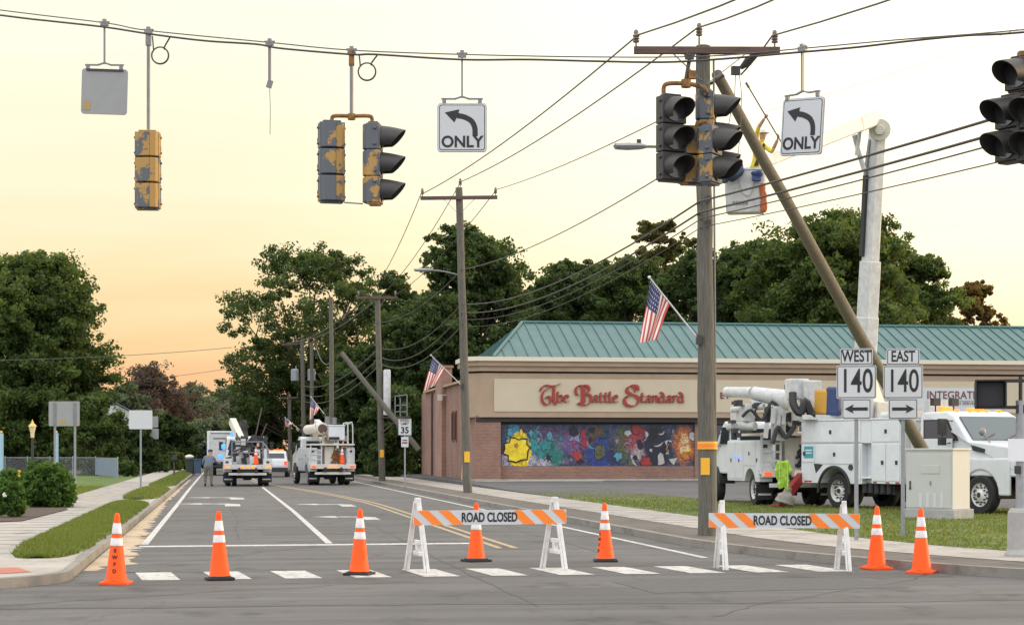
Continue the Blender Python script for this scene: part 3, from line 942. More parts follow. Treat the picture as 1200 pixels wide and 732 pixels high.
def shape(cx, cz, r, n_, spike, ci, sx=1.0, rot=0.0):
    pts = []
    for k in range(n_):
        a = 2 * math.pi * k / n_ + rot; q = r * (1 if k % 2 == 0 else spike) * rp_.uniform(.75, 1.2)
        pts.append((min(W_ - .03, max(.03, cx + q * math.cos(a) * sx)), min(H_ - .03, max(.03, cz + q * math.sin(a)))))
    for grow, m_i in ((1.14, 10), (1.0, ci)):
        lay_[0] += 1; y = -.018 - lay_[0] * .00022
        ms_.add([(cx, y, cz)] + [(min(W_ - .02, max(.02, cx + (x - cx) * grow)), y, min(H_ - .02, max(.02, cz + (z - cz) * grow))) for x, z in pts], [(0, 1 + k, 1 + (k + 1) % n_) for k in range(n_)], m_i)
def arc_stroke(cx, cz, r, a0, a1, w, ci):
    lay_[0] += 1; y = -.018 - lay_[0] * .00022; vs = []
    for k in range(13):
        a = a0 + (a1 - a0) * k / 12; ww = w * math.sin(math.pi * (k + .4) / 12.8)
        for rr in (r - ww, r + ww): vs.append((min(W_ - .02, max(.02, cx + rr * math.cos(a))), y, min(H_ - .02, max(.02, cz + rr * math.sin(a)))))
    ms_.add(vs, [(2 * k, 2 * k + 1, 2 * k + 3, 2 * k + 2) for k in range(12)], ci)
zones = [((.16, .34), (1, 1, 2, 6, 5)), ((.34, .44), (3, 6, 3, 5)), ((.44, .60), (4, 4, 5, 2, 7)), ((.58, .67), (7, 7, 6)), ((.64, .76), (3, 9, 5, 3)), ((.74, .88), (5, 5, 10, 9)), ((.88, .99), (8, 8, 0, 9))]
for (a, b_), cs in zones:
    for k in range(int((b_ - a) * 95)):
        cx = rp_.uniform(a, b_) * W_; cz = rp_.uniform(.05, .9) * H_
        if rp_.random() < .55: shape(cx, cz, rp_.uniform(.10, .36), rp_.choice((6, 8, 10, 12)), rp_.uniform(.35, .9), rp_.choice(cs), rp_.uniform(.5, 1.3), rp_.uniform(0, 6))
        else: arc_stroke(cx, cz, rp_.uniform(.15, .5), *(lambda q: (q, q + rp_.uniform(.8, 2.6)))(rp_.uniform(0, 6)), rp_.uniform(.02, .05), rp_.choice(cs))
shape(.045 * W_, .82 * H_, .26, 10, .7, 2, .7); shape(.15 * W_, .8 * H_, .22, 8, .6, 2, .6)
shape(.08 * W_, .38 * H_, .66, 20, .90, 0, .95, .2); shape(.10 * W_, .80 * H_, .22, 8, .7, 0, .5); shape(.075 * W_, .48 * H_, .15, 10, .6, 8, .9)
ms_.build('painted_pattern', PN, B, loc=(MW0, .42, mz0), recalc=False)
mf = MB()
mf.box(((MW0 + MW1) / 2, .44, mz0 - .03), (W_ + .1, .16, .06)); mf.box(((MW0 + MW1) / 2, .44, mz1 + .05), (W_ + .1, .16, .09))
mf.build('window_frame', 'dark_frame', B)

# the shop's name: calligraphic strokes drawn with a broad nib
def nib_letter(strokes, ox, s, mb, thick=.17, ang=R(28), depth=.09):
    nb = Vector((math.cos(ang), 0, math.sin(ang))) * thick / 2
    for k, st in enumerate(strokes):
        w = 1.0
        if isinstance(st, tuple): st, w = st
        path = smooth_path([(ox + x * s, 0, z * s) for x, z in st], 6)
        vs, fs = [], []
        m_ = len(path)
        for p in path:
            vs += [p - nb * w - Vector((0, depth, 0)), p + nb * w - Vector((0, depth, 0)), p + nb * w, p - nb * w]
        for i in range(m_ - 1):
            for j in range(4): fs.append((4 * i + j, 4 * i + (j + 1) % 4, 4 * i + 4 + (j + 1) % 4, 4 * i + 4 + j))
        fs += [(0, 1, 2, 3), (4 * m_ - 1, 4 * m_ - 2, 4 * m_ - 3, 4 * m_ - 4)]
        mb.x = Matrix.Translation((0, -.004 * k, 0))
        mb.add(vs, fs)
        mb.x = Matrix.Identity(4)
GL = {
 'T': [([(-.06, .70), (.02, .88), (.22, 1.0), (.55, .96), (.85, .98), (1.16, 1.08)], 1.25), ([(.60, .90), (.26, .76), (.03, .46), (.09, .12), (.34, -.03), (.56, .12), (.54, .36), (.38, .42), (.29, .32)], 1.15), ([(.80, .94), (.78, .55), (.80, .14), (.92, .0)], 1.3)],
 'B': [([(.02, .62), (.0, .80), (.14, .97), (.34, .98), (.42, .85), (.42, .2), (.30, .02), (.14, .06)], 1.2), ([(.55, .93), (.55, .10)], 1.3), ([(.30, .98), (.70, 1.0), (.88, .80), (.74, .58), (.58, .54)], 1.2), ([(.60, .54), (.90, .50), (1.0, .25), (.82, .02), (.45, -.02), (.25, .12)], 1.3), ([(.02, .62), (.10, .50), (.22, .52)], 1.0)],
 'S': [([(.84, .86), (.74, .98), (.46, 1.02), (.20, .90), (.18, .68), (.44, .54), (.74, .44), (.88, .22), (.72, -.02), (.40, -.08), (.10, .02), (.0, .24), (.10, .42), (.24, .40)], 1.5), ([(.84, .86), (.88, .76)], 1.0), ([(.48, .98), (.62, .86), (.66, .66)], .8)],
 'h': [([(.06, .78), (.06, .06), (.14, .0)], 1.1), ([(.10, .42), (.26, .52), (.40, .42), (.38, .12), (.28, -.04)], 1.1)],
 'e': [([(.06, .26), (.40, .34), (.34, .50), (.18, .52), (.05, .38), (.06, .12), (.22, .0), (.42, .08)], 1.05)],
 'a': [([(.06, .42), (.20, .52), (.34, .46), (.35, .08), (.46, .02)], 1.1), ([(.34, .30), (.14, .28), (.04, .14), (.14, .01), (.34, .10)], 1.05)],
 't': [([(.14, .72), (.13, .10), (.24, .0), (.34, .06)], 1.1), ([(.0, .48), (.34, .50)], .95)],
 'l': [([(.08, .80), (.08, .08), (.20, .0)], 1.15)],
 'n': [([(.0, .46), (.09, .50), (.08, .02)], 1.1), ([(.10, .40), (.26, .52), (.38, .42), (.37, .08), (.48, .02)], 1.1)],
 'd': [([(.10, .78), (.30, .66), (.38, .48), (.38, .10), (.46, .02)], 1.1), ([(.36, .46), (.16, .50), (.03, .34), (.05, .10), (.20, .0), (.37, .12)], 1.1)],
 'r': [([(.0, .46), (.09, .50), (.08, .02)], 1.1), ([(.10, .40), (.24, .52), (.34, .44)], 1.1)],
}
ADV = {'T': 1.0, 'B': 1.1, 'S': .98, 'h': .53, 'e': .52, 'a': .53, 't': .42, 'l': .32, 'n': .56, 'd': .56, 'r': .43}
zb = zpx(470.5)
def word(w, px0, px1, capz):
    """one word of the sign between two columns; the capital is larger"""
    x0, x1 = front_x(px0, -.15), front_x(px1, -.15)
    tot = ADV[w[0]] * 1.05 + sum(ADV[c] * .80 for c in w[1:])
    k = (x1 - x0) / tot
    kz = capz
    x = x0
    for i, c in enumerate(w):
        mb = MB()
        s_ = 1.0
        hs = kz if i == 0 else kz * .70
        ws = k * (1.05 if i == 0 else .80)
        st = []
        for q in GL[c]:
            pts, wt = q
            st.append(([(a * ws, b_ * hs) for a, b_ in pts], wt))
        nib_letter(st, 0, 1.0, mb, thick=.125 if i == 0 else .105)
        mb.build('sign_letter', 'sign_red', B, loc=(x, -.20, zb - (.12 if i == 0 else 0)))
        x += ADV[c] * ws
word('The', 634, 667, .98)
word('Battle', 674, 724.5, .98)
word('Standard', 731, 802, .98)
zt = zpx(466)
for ch_, px in (('T', 820), ('E', 843.5), ('T', 850)):
    text_obj('sign_letter', ch_, .44, 'letter_brown', B, (front_x(px + 2.5, -.2), -.2, zt + .16), .03, .012)
# neighbour's sign
x0, x1 = front_x(1040, -.2), front_x(1172, -.2)
sp = MB(); z0, z1 = zpx(483.0), zpx(452); sp.box(((x0 + x1) / 2, -.215, (z0 + z1) / 2), (x1 - x0, .05, z1 - z0)); sgn = sp.build('rehab_sign', 'sign_white', B, bevel=.01)
text_obj('sign_text', 'INTEGRATED', .58, 'letter_brown', sgn, (front_x(1086, -.25), -.255, zpx(464.5)), .02, .004, 'LEFT', sx=.93)
text_obj('sign_text', 'REHABILITATION SERVICES', .22, 'letter_grey', sgn, (front_x(1086, -.25), -.255, zpx(471.7)), .02, .002, 'LEFT', sx=1.12)
ln = MB(); ln.box((front_x(1120, -.25), -.245, zpx(467)), (3.2, .012, .03)); ln.build('sign_rule', 'letter_grey', sgn)

# bollards and posts beside the shop
def bollard(p, h, r, m, label, lean=0):
    mb = MB(); mb.lathe([(r, 0), (r, h - r * .6), (r * .7, h - r * .15), (0.001, h)], n=14)
    mb.cyl((0, 0, h * .8), (0, 0, h * .83), r * 1.03, n=14)
    o = mb.build('bollard', m, None, smooth=True, loc=p)
    return tag(o, label, 'bollard', 'bollards along the brick side wall')
bollard(G(490, 558, .1), 1.35, .13, 'beige_bollard', 'thick tan bollard farthest along the brick side wall')
bollard(G(517.5, 560, .12), .98, .06, 'beige_bollard', 'left one of two thin tan bollards by the brick pier')
bollard(G(521.5, 560, .12), .98, .06, 'beige_bollard', 'right one of two thin tan bollards by the brick pier')
mb = MB(); mb.tube([(0, 0, 0), (.12, 0, 1.9)], .045, 8); mb.box((.14, 0, 1.92), (.12, .12, .05))
tag(mb.build('pipe_guard', 'beige_bollard', None, loc=G(541, 568)), 'tan plastic guard on the guy wire at the left of the wooden pole', 'wire guard')
CR, CF = Vector((CA, -SA, 0)), Vector((SA, CA, 0))        # camera's right and forward on the ground
UP = Vector((0, 0, 1))

# ------------------------------------------------------------------ cones and barricades
def make_cone(dark_base, letters=None):
    root = empty('traffic_cone', (0, 0, 0))
    b = MB(); b.box((0, 0, .018), (.37, .37, .036)); b.box((0, 0, .045), (.30, .30, .02), taper=.9)
    b.build('base', 'black_rubber' if dark_base else 'orange_plastic', root, bevel=.008)
    prof = [(.148, .052), (.135, .075), (.036, .87), (.030, .905), (.018, .92), (.001, .922)]
    c = MB(); c.lathe(prof, n=24); c.build('cone_body', 'orange_plastic', root, smooth=True)
    def rad(z): return .135 + (.036 - .135) * (z - .075) / (.87 - .075)
    for z0, z1 in ((.50, .60), (.655, .79)):
        c = MB(); c.lathe([(rad(z0) + .001, z0), (rad(z0) + .004, z0 + .004), (rad(z1) + .004, z1 - .004), (rad(z1) + .001, z1)], n=24)
        c.build('reflective_collar', 'cone_white', root, smooth=True)
    if letters:
        ang, word_ = letters
        for i, ch_ in enumerate(word_):
            z = .44 - i * .088
            r = rad(z) + .003
            vs, fs = text_mesh(ch_, .065, .002, .003)
            mb = MB(); sl = math.atan((.135 - .036) / .795)
            mb.x = Matrix.Rotation(ang, 4, 'Z') @ Matrix.Translation((0, -r, z)) @ Matrix.Rotation(-sl, 4, 'X')
            mb.add(vs, fs); mb.build('stencil_letter', 'sign_black', root, recalc=False)
    return root
cones = [(136, 684, 0, (0, 'EWFD'), 'bright orange traffic cone standing by the left kerb near the sand'),
         (257.5, 679, 1, None, 'orange traffic cone in the left lane, second from the left kerb'),
         (421, 673, 1, None, 'orange traffic cone standing just left of the first barricade'),
         (558, 657.5, 1, None, 'orange traffic cone behind the board of the first barricade'),
         (709.5, 657.5, 1, (-1.1, 'EWFD'), 'orange traffic cone in the gap between the two barricades'),
         (1027, 666.5, 0, None, 'orange traffic cone touching the right end of the second barricade'),
         (1080, 671, 0, None, 'orange traffic cone in front of the utility cabinet, near the right kerb')]
for i, (px, py, db, lt_, lab) in enumerate(cones):
    c = make_cone(db, lt_)
    c.location = G(px, py); c.rotation_euler = (R((0.6, -1.2, .8, -.7, 1.0, 0, .5)[i]), R((1.0, -.8, 1.1, .4, -.9, .7, -.6)[i]), -YAW + (.0, .25, -.2, .5, 0.0, .3, -.4)[i])
    tag(c, lab, 'traffic cone', 'orange cones closing the road')

def barricade(pl, pr, h, width, label, rz_extra=0.0, zb=.74):
    """two white A-frames at pl and pr carry one striped board"""
    mid = (pl + pr) / 2
    d = pr - pl
    root = empty('road_barricade', mid, math.atan2(d.y, d.x) + rz_extra, label, 'barricade', 'road closed barricades')
    half = d.length / 2
    for sx in (-1, 1):
        f = MB()
        x = sx * half
        topz = h
        for sy in (-1, 1):
            sh = .08 * sx
            f.beam((x - sy * .09, sy * .27, 0), (x - sy * .010, sy * .035, topz), .048, .04, up=(0, 1, 0))
            f.beam((x - sy * .09 - .045, sy * .27, 0), (x - sy * .010 - .028, sy * .035, topz * .97), .03, .04, up=(0, 1, 0))
        for z, w in ((.26, .36), (.42, .26)):
            f.box((x, 0, z), (.05, w * 1.25, .06))
        f.box((x, -.02, .33), (.07, .10, .18))
        f.box((x, 0, topz - .02), (.07, .13, .09))
        f.build('a_frame', 'barricade_white', root, bevel=.008)
    bw = width / 2; bh = .105
    y = -.125
    b = MB()
    b.box((.02, y, zb), (width, .022, bh * 2))
    # diagonal orange sheeting, both ends of the board
    tw = .38
    segs = []
    L = bw - .02
    for a, c in ((-L - .12, -L + .03), (-L + .17, -L + .33), (-L + .47, -L + .63), (tw + .02, tw + .20), (tw + .34, tw + .52), (tw + .66, tw + .84)):
        segs.append((a, c))
    for a, c in segs:
        sk = .11
        q = [(a - sk, bh * .98), (c - sk, bh * .98), (c + sk, -bh * .98), (a + sk, -bh * .98)]
        # cut to the board and clear of the lettered panel
        def clip(poly, x, keep_less):
            o_ = []
            for i in range(len(poly)):
                p, r = poly[i], poly[(i + 1) % len(poly)]
                ip = (p[0] <= x) if keep_less else (p[0] >= x); ir = (r[0] <= x) if keep_less else (r[0] >= x)
                if ip: o_.append(p)
                if ip != ir:
                    t = (x - p[0]) / (r[0] - p[0]); o_.append((x, p[1] + (r[1] - p[1]) * t))
            return o_
        q = clip(clip(q, bw + .015, True), -bw + .025, False)
        q = clip(q, -tw, True) if a < 0 else clip(q, tw, False)
        if len(q) >= 3:
            b.prism([(px, zb + pz) for px, pz in q], y - .0135, y - .010, 'XZ', 1)
            b.prism([(px, zb + pz) for px, pz in q], y + .010, y + .0135, 'XZ', 1)
    bo = b.build('board', ['sign_white', 'orange_sheet'], root)
    text_obj('board_text', 'ROAD CLOSED', .185, 'sign_black', bo, (0, y - .015, zb - .004), .003, .0055, sx=.66)
    return root
barricade(G(489, 669), G(651, 666.5), 1.03, 2.28, 'white barricade with striped ROAD CLOSED board standing in mid road', R(2), .77)
barricade(G(846, 667), G(989, 668), .98, 2.16, 'white barricade with striped ROAD CLOSED board in front of the pole and bucket truck', R(-4), .72)

# ------------------------------------------------------------------ span wire, signals and hanging signs
def Dw(px): return 26.5 - px / 1200 * 4.5
wire_top = [(-260, -22), (0, 12), (123, 27), (174, 36), (316, 50), (412, 59), (542, 64), (700, 67), (830, 66), (940, 57), (1050, 47), (1200, 35), (1420, 12)]
def wy(px):
    for (a, ya), (b, yb) in zip(wire_top, wire_top[1:]):
        if a <= px <= b: return ya + (yb - ya) * (px - a) / (b - a)
mb = MB(); mb.tube(smooth_path([P(x, y, Dw(x)) for x, y in wire_top], 6), .0085, 6)
tag(mb.build('messenger_wire', 'cable_grey', smooth=True), 'thin upper span wire the traffic signals hang from', 'span wire')
cab = [(-260, -16), (0, 18), (60, 25), (123, 32), (175, 40), (240, 48), (300, 52), (330, 57), (412, 64), (440, 64), (540, 70), (620, 70), (700, 72), (780, 73), (850, 69), (930, 62), (1000, 56), (1060, 49), (1130, 42), (1200, 38), (1420, 16)]
mb = MB(); mb.tube(smooth_path([P(x, y, Dw(x) - .04) for x, y in cab], 5), .014, 6)
tag(mb.build('signal_cable', 'cable', smooth=True), 'thick black signal cable lashed just below the span wire', 'cable')
for cx, cy in ((187.5, 65), (430, 84)):
    mb = MB()
    c = P(cx, cy, Dw(cx) - .03); r = .115
    pts = [c + (CR * math.cos(t) + UP * math.sin(t)) * r * (1 - .04 * math.sin(3 * t)) for t in [math.pi * 2 * i / 26 for i in range(50)]]
    top_l = P(cx - 9, wy(cx - 9) + 6, Dw(cx) - .03); top_r = P(cx + 12, wy(cx + 12) + 5, Dw(cx) - .03)
    for i, p in enumerate(pts): pts[i] = p + CF * (.012 * i / 50)
    a = math.pi * .78
    path = [top_l] + [c + (CR * math.cos(t) + UP * math.sin(t)) * r + CF * .0005 * k for k, t in enumerate([a + i * .25 for i in range(46)])] + [top_r]
    mb.tube(smooth_path(path, 2), .011, 6)
    o = mb.build('cable_loop', 'cable', smooth=True)
    tag(o, 'coiled loop of black cable hanging right of the %s' % ('single signal on the far left' if cx < 300 else 'pair of back to back signals'), 'cable loop', 'cable loops on the span wire')

def signal_head(parent, loc, rz, housing, visor_m='signal_dark', nsec=3, pitch=.352, facet=None):
    h = MB()
    for i in range(nsec):
        z = -pitch * (i + .5)
        h.box((0, .0, z), (.335, .17, pitch - .008))
        a_, b_ = z - pitch / 2 + .012, z + pitch / 2 - .012
        h.prism([(-.155, .084), (-.04, .084), (-.04, .15), (-.12, .125)], a_, b_, 'XY', 1 if facet else 0)
        h.prism([(-.0395, .084), (.155, .084), (.12, .125), (-.0395, .15)], a_, b_, 'XY', 0)
        for s in (-1, 1):
            for zz_ in (-.105, .105): h.box((s * .178, -.03, z + zz_), (.03, .045, .03))
        h.box((0, -.088, z), (.345, .018, pitch - .012))
    h.box((0, 0, .012), (.24, .13, .024)); h.box((0, 0, -pitch * nsec - .006), (.30, .15, .02))
    ho = h.build('signal_head', [housing, facet] if facet else housing, parent, bevel=.012, loc=loc, rz=rz)
    for i in range(nsec):
        z = -pitch * (i + .5)
        v = MB()
        n_, rad = 22, .158
        vs, fs = [], []
        for j in range(n_ + 1):
            a = R(-138 + 276 * j / n_)          # 0 = top
            k = (1 + math.cos(a)) / 2
            ln_ = .09 + .235 * k ** .8
            for rr in (rad, rad - .008):
                for q in range(4):
                    yy = -.095 - ln_ * q / 3
                    dz = -.045 * (q / 3) ** 1.5
                    vs.append((rr * math.sin(a) * (1 - .05 * q / 3), yy, z + rr * math.cos(a) * (1 - .10 * q / 3) + dz * k))
        for j in range(n_):
            for q in range(3):
                a0 = j * 8 + q; a1 = (j + 1) * 8 + q
                fs.append((a0, a0 + 1, a1 + 1, a1)); fs.append((a0 + 4, a1 + 4, a1 + 5, a0 + 5))
            fs.append((j * 8 + 3, j * 8 + 7, (j + 1) * 8 + 7, (j + 1) * 8 + 3))
        fs.append((0, 4, 5, 1)); fs.append((1, 5, 6, 2)); fs.append((2, 6, 7, 3))
        e_ = n_ * 8
        fs += [(e_, e_ + 1, e_ + 5, e_ + 4), (e_ + 1, e_ + 2, e_ + 6, e_ + 5), (e_ + 2, e_ + 3, e_ + 7, e_ + 6)]
        v.add(vs, fs); v.build('visor', visor_m, ho, smooth=True)
        d = MB(); d.lathe([(.001, .018), (.08, .012), (.148, -.012), (.150, -.02)], (0, -.098, z), 20, axis='Y'); d.build('lens', 'lens', ho, smooth=True)
    return ho

def clamp(mb, top):
    """the fitting that grips the span wire"""
    mb.box(top + UP * .03, (.11, .05, .05)); mb.box(top + UP * .07, (.05, .06, .05))
    mb.cyl(top + Vector((-.07, 0, .06)), top + Vector((.07, 0, .06)), .012, n=6)
V0 = Vector((0, 0, 0))
def at_wire(px, name, label, cat, group=None, rz=-YAW):
    p = P(px, wy(px) + 4, Dw(px))
    return empty(name, p, rz, label, cat, group), Dw(px)
def drop(py0, py1, D): return (py1 - py0) / F * D

# 1 single signal at far left, seen from behind
r, D = at_wire(174, 'traffic_signal', 'single worn grey and yellow signal hanging at far left, seen from behind', 'traffic signal', 'traffic signals on the span wire')
L = drop(wy(174) + 4, 155, D)
h = MB(); h.cyl((0, 0, .05), (0, 0, -L), .024, n=10); h.box((0, 0, -.06), (.07, .07, .2)); clamp(h, V0); h.build('hanger', 'grey_metal', r)
signal_head(r, (-.01, 0, -L), R(180 + 4), 'signal_worn', facet='signal_amber')
# 2 back to back pair
r, D = at_wire(412, 'traffic_signal', 'pair of peeling grey signals on one hanger, left back, right with visors facing right', 'traffic signal', 'traffic signals on the span wire')
L = drop(wy(412) + 4, 137, D)
h = MB(); h.cyl((0, 0, .05), (0, 0, -L), .026, n=10); clamp(h, V0)
h.box((0, 0, -.06), (.07, .07, .2), mi=1)
h.tube(smooth_path([(-.26, 0, -L - .10), (-.26, 0, -L - .02), (-.22, 0, -L + .012), (0, 0, -L + .01), (.22, 0, -L + .012), (.27, 0, -L - .02), (.27, 0, -L - .12)], 4), .026, 10, mi=1)
h.lathe([(.05, -.04), (.055, 0), (.05, .04)], (0, 0, -L), 10, mi=1)
h.build('hanger', ['grey_metal', 'rust'], r)
signal_head(r, (-.265, 0, -L - .075), R(180 + 14), 'signal_worn', facet='signal_yellow')
signal_head(r, (.30, .0, -L - .10), R(90 - 4), 'signal_worn')
b_ = MB(); b_.tube([(-.1, .02, -L - 1.135), (.15, 0, -L - 1.155)], .01, 6); b_.build('tie_bar', 'grey_metal', r)
# 3 bare hanger
r, D = at_wire(316, 'signal_hanger', 'bare short hanger on the span wire with a loose wire dangling', 'hanger')
L = drop(wy(316) + 4, 104, D)
h = MB(); h.cyl((0, 0, .05), (0, 0, -L + .1), .022, n=8); clamp(h, V0); h.box((0, 0, -L + .06), (.07, .05, .10), rot=(0, .3, 0)); h.build('bracket', 'grey_metal', r)
h = MB(); h.tube([(0, 0, -L), (.01, 0, -L - .3), (.005, 0, -L - .62)], .004, 5); h.build('loose_wire', 'cable', r)

# 4 the cluster in front of the wooden pole
r, D = at_wire(808, 'traffic_signal', 'cluster of dark and peeling signals hanging in front of the tall wooden pole', 'traffic signal', 'traffic signals on the span wire')
def lc(px, py, dd=0.0):
    p = P(px, py, D + dd) - r.location
    return Vector((p.dot(CR), p.dot(CF), p.z))
h = MB(); clamp(h, V0); h.cyl(V0, lc(803, 98), .026, n=10)
h.box(lc(811, 88), (.09, .08, .10), mi=1)
h.tube(smooth_path([lc(778, 113), lc(778, 102), lc(784, 98), lc(803, 98), lc(815, 100), lc(826, 104), lc(828, 112)], 4), .028, 10, mi=1)
h.lathe([(.06, -.05), (.065, 0), (.06, .05)], lc(804, 98), 12, mi=1)
h.tube(smooth_path([lc(818, 98, -.02), lc(823, 103, -.1), lc(829, 109, -.1), lc(826, 112, -.02), lc(820, 106, .02)], 5), .012, 6)
h.tube(smooth_path([lc(815, 152), lc(818, 145), lc(826, 143), lc(834, 147), lc(835, 152)], 4), .028, 10, mi=1)
h.build('hanger', ['cable', 'rust'], r)
hd = lc(786, 113); signal_head(r, hd, R(26), 'signal_dark')
hd = lc(829, 109, .18); signal_head(r, hd, R(78), 'signal_worn', nsec=3)
hd = lc(832, 149, -.12); signal_head(r, hd, R(62), 'signal_worn', nsec=2)
hd = lc(812, 150, .12); signal_head(r, hd, R(190), 'signal_worn', nsec=2)

# 5 dark signals at the right edge
r, D = at_wire(1212, 'traffic_signal', 'dark cluster of signals with long visors cut by the right edge', 'traffic signal', 'traffic signals on the span wire')
D = 20.2
r.location = P(1208, 31, D + 1.6)
def lc(px, py, dd=0.0):
    p = P(px, py, D + dd) - r.location
    return Vector((p.dot(CR), p.dot(CF), p.z))
h = MB(); clamp(h, V0); h.tube([V0, lc(1208, 52), lc(1206, 70)], .026, 8, mi=0); h.box(lc(1202, 66), (.16, .10, .10), mi=1); h.box(lc(1206, 108), (.2, .1, .05), mi=1)
h.build('hanger', ['cable', 'rust'], r)
signal_head(r, lc(1199, 68), R(-52), 'signal_dark', nsec=1)
signal_head(r, lc(1187, 113), R(-58), 'signal_dark', nsec=2)
signal_head(r, lc(1213, 112, -.2), R(-40), 'signal_dark', nsec=2)

def sign_plate(mb, w, h_, t, r_=.04, mi=0, y=0, z=0, x=0):
    pts = []
    for cx, cz, a0 in ((w / 2 - r_, h_ / 2 - r_, 0), (-w / 2 + r_, h_ / 2 - r_, 90), (-w / 2 + r_, -h_ / 2 + r_, 180), (w / 2 - r_, -h_ / 2 + r_, 270)):
        for k in range(5):
            a = R(a0 + 22.5 * k); pts.append((x + cx + r_ * math.cos(a), z + cz + r_ * math.sin(a)))
    mb.prism(pts, y - t / 2, y + t / 2, 'XZ', mi)
def hung_sign(px, py0, py1, w, h_, rz, tilt, label, front=True, cat='road sign'):
    r, D = at_wire(px, 'hanging_sign', label, cat, 'signs hung from the span wire')
    L = drop(wy(px) + 4, py0, D); Z = -L
    hh = MB(); clamp(hh, V0); hh.beam((0, 0, .05), (0, 0, Z + .07), .045, .022)
    hh.beam((-w * .42, 0, Z + .055), (-.08, 0, Z + .055), .03, .02); hh.beam((w * .42, 0, Z + .055), (.08, 0, Z + .055), .03, .02)
    hh.beam((-.09, 0, Z + .055), (0, 0, Z + .085), .03, .02); hh.beam((.09, 0, Z + .055), (0, 0, Z + .085), .03, .02)
    for s in (-1, 1): hh.box((s * w * .36, 0, Z + .02), (.05, .03, .06))
    hh.build('hanger', 'rust' if False else 'grey_metal', r)
    zc = Z - h_ / 2
    p = MB(); sign_plate(p, w, h_, .02, .045)
    po = p.build('plate', 'sign_back', r, bevel=.003, loc=(0, 0, zc)); po.rotation_euler = (0, R(tilt), 0)
    if front:
        p = MB(); sign_plate(p, w - .012, h_ - .012, .004, .04, 0, -.013); sign_plate(p, w - .05, h_ - .05, .004, .034, 1, -.015); sign_plate(p, w - .068, h_ - .068, .004, .03, 0, -.017)
        p.build('face', ['sign_white', 'sign_black'], po, recalc=True)
        text_obj('sign_text', 'ONLY', .205, 'sign_black', po, (0, -.021, -h_ * .30), .003, .006, sx=.98)
        a = MB()
        arc = [(.17, -.115), (.165, .0), (.12, .085), (.03, .135), (-.06, .155)]
        ap = smooth_path([(x, 0, z) for x, z in arc], 5)
        vs, fs = [], []
        for i, q in enumerate(ap):
            d_ = (ap[min(i + 1, len(ap) - 1)] - ap[max(i - 1, 0)]).normalized(); nn = Vector((-d_.z, 0, d_.x)) * .034
            vs += [q + nn + Vector((0, -.0225, 0)), q - nn + Vector((0, -.0225, 0))]
        fs = [(2 * i, 2 * i + 1, 2 * i + 3, 2 * i + 2) for i in range(len(ap) - 1)]
        a.add(vs, fs); a.add([(-.225, -.0225, .195), (-.035, -.0225, .235), (-.055, -.0225, .155), (-.10, -.0225, .065)], [(0, 1, 2, 3)])
        a.build('arrow', 'sign_black', po, recalc=False)
    else:
        p = MB(); p.box((-w * .37, -.012, -h_ * .32), (.09, .004, .12)); p.build('sticker', 'sticker_faded', po)
        p = MB(); p.box((0, -.014, h_ * .47), (w * .8, .02, .03)); p.build('stiffener', 'dark_metal', po)
    r.rotation_euler = (0, 0, rz)
    return r
hung_sign(122.5, 81, 134, .635, .63, -YAW + R(2), 1.5, 'blank grey back of a sign hanging at the far left of the span wire', False)
hung_sign(541.5, 121, 178, .645, .64, -YAW, 0, 'white left turn ONLY sign hanging squarely left of the wooden pole')
hung_sign(940.5, 115, 181, .62, .70, -YAW - R(44), 4, 'white left turn ONLY sign turned sideways, right of the wooden pole')

# ------------------------------------------------------------------ wooden poles, lamps, flags
def insulator(mb, p, s=1.0, mi=2):
    mb.lathe([(.018 * s, -.22 * s), (.018 * s, 0), (.06 * s, .0), (.07 * s, .03 * s), (.04 * s, .05 * s), (.075 * s, .07 * s), (.05 * s, .10 * s), (.075 * s, .13 * s), (.045 * s, .17 * s), (.05 * s, .21 * s), (.03 * s, .25 * s), (.001, .25 * s)], p, 10, mi)
def shaft(mb, a, b, r0, r1, seed=0, mi=0):
    r_ = random.Random(seed); n_ = 14
    pts = [a.lerp(b, i / n_) + Vector((r_.uniform(-.012, .012), r_.uniform(-.012, .012), 0)) for i in range(n_ + 1)]
    mb.tube(pts, [r0 + (r1 - r0) * i / n_ for i in range(n_ + 1)], 14, mi)
def crossarm(root, c, L, sz=.13, tilt=0.0, name='crossarm', ins=(-.95, .95), y=-.2):
    a = c + Vector((-L / 2, y, -tilt * L / 2)); b = c + Vector((L / 2, y, tilt * L / 2))
    m_ = MB(); m_.beam(a, b, sz * .8, sz)
    m_.build(name, 'wood_arm', root, bevel=.01)
    for q in ins:
        i_ = MB(); insulator(i_, a.lerp(b, (q + 1) / 2) + Vector((0, 0, sz / 2 + .08)), .95); i_.build('insulator', 'insulator', root, smooth=True)
    return a, b
def yellow_tag(root, p, w=.16, h_=.28, band=None, rad=.17):
    m_ = MB(); m_.box(p, (w, .012, h_)); m_.build('pole_tag', 'yellow_tag', root)

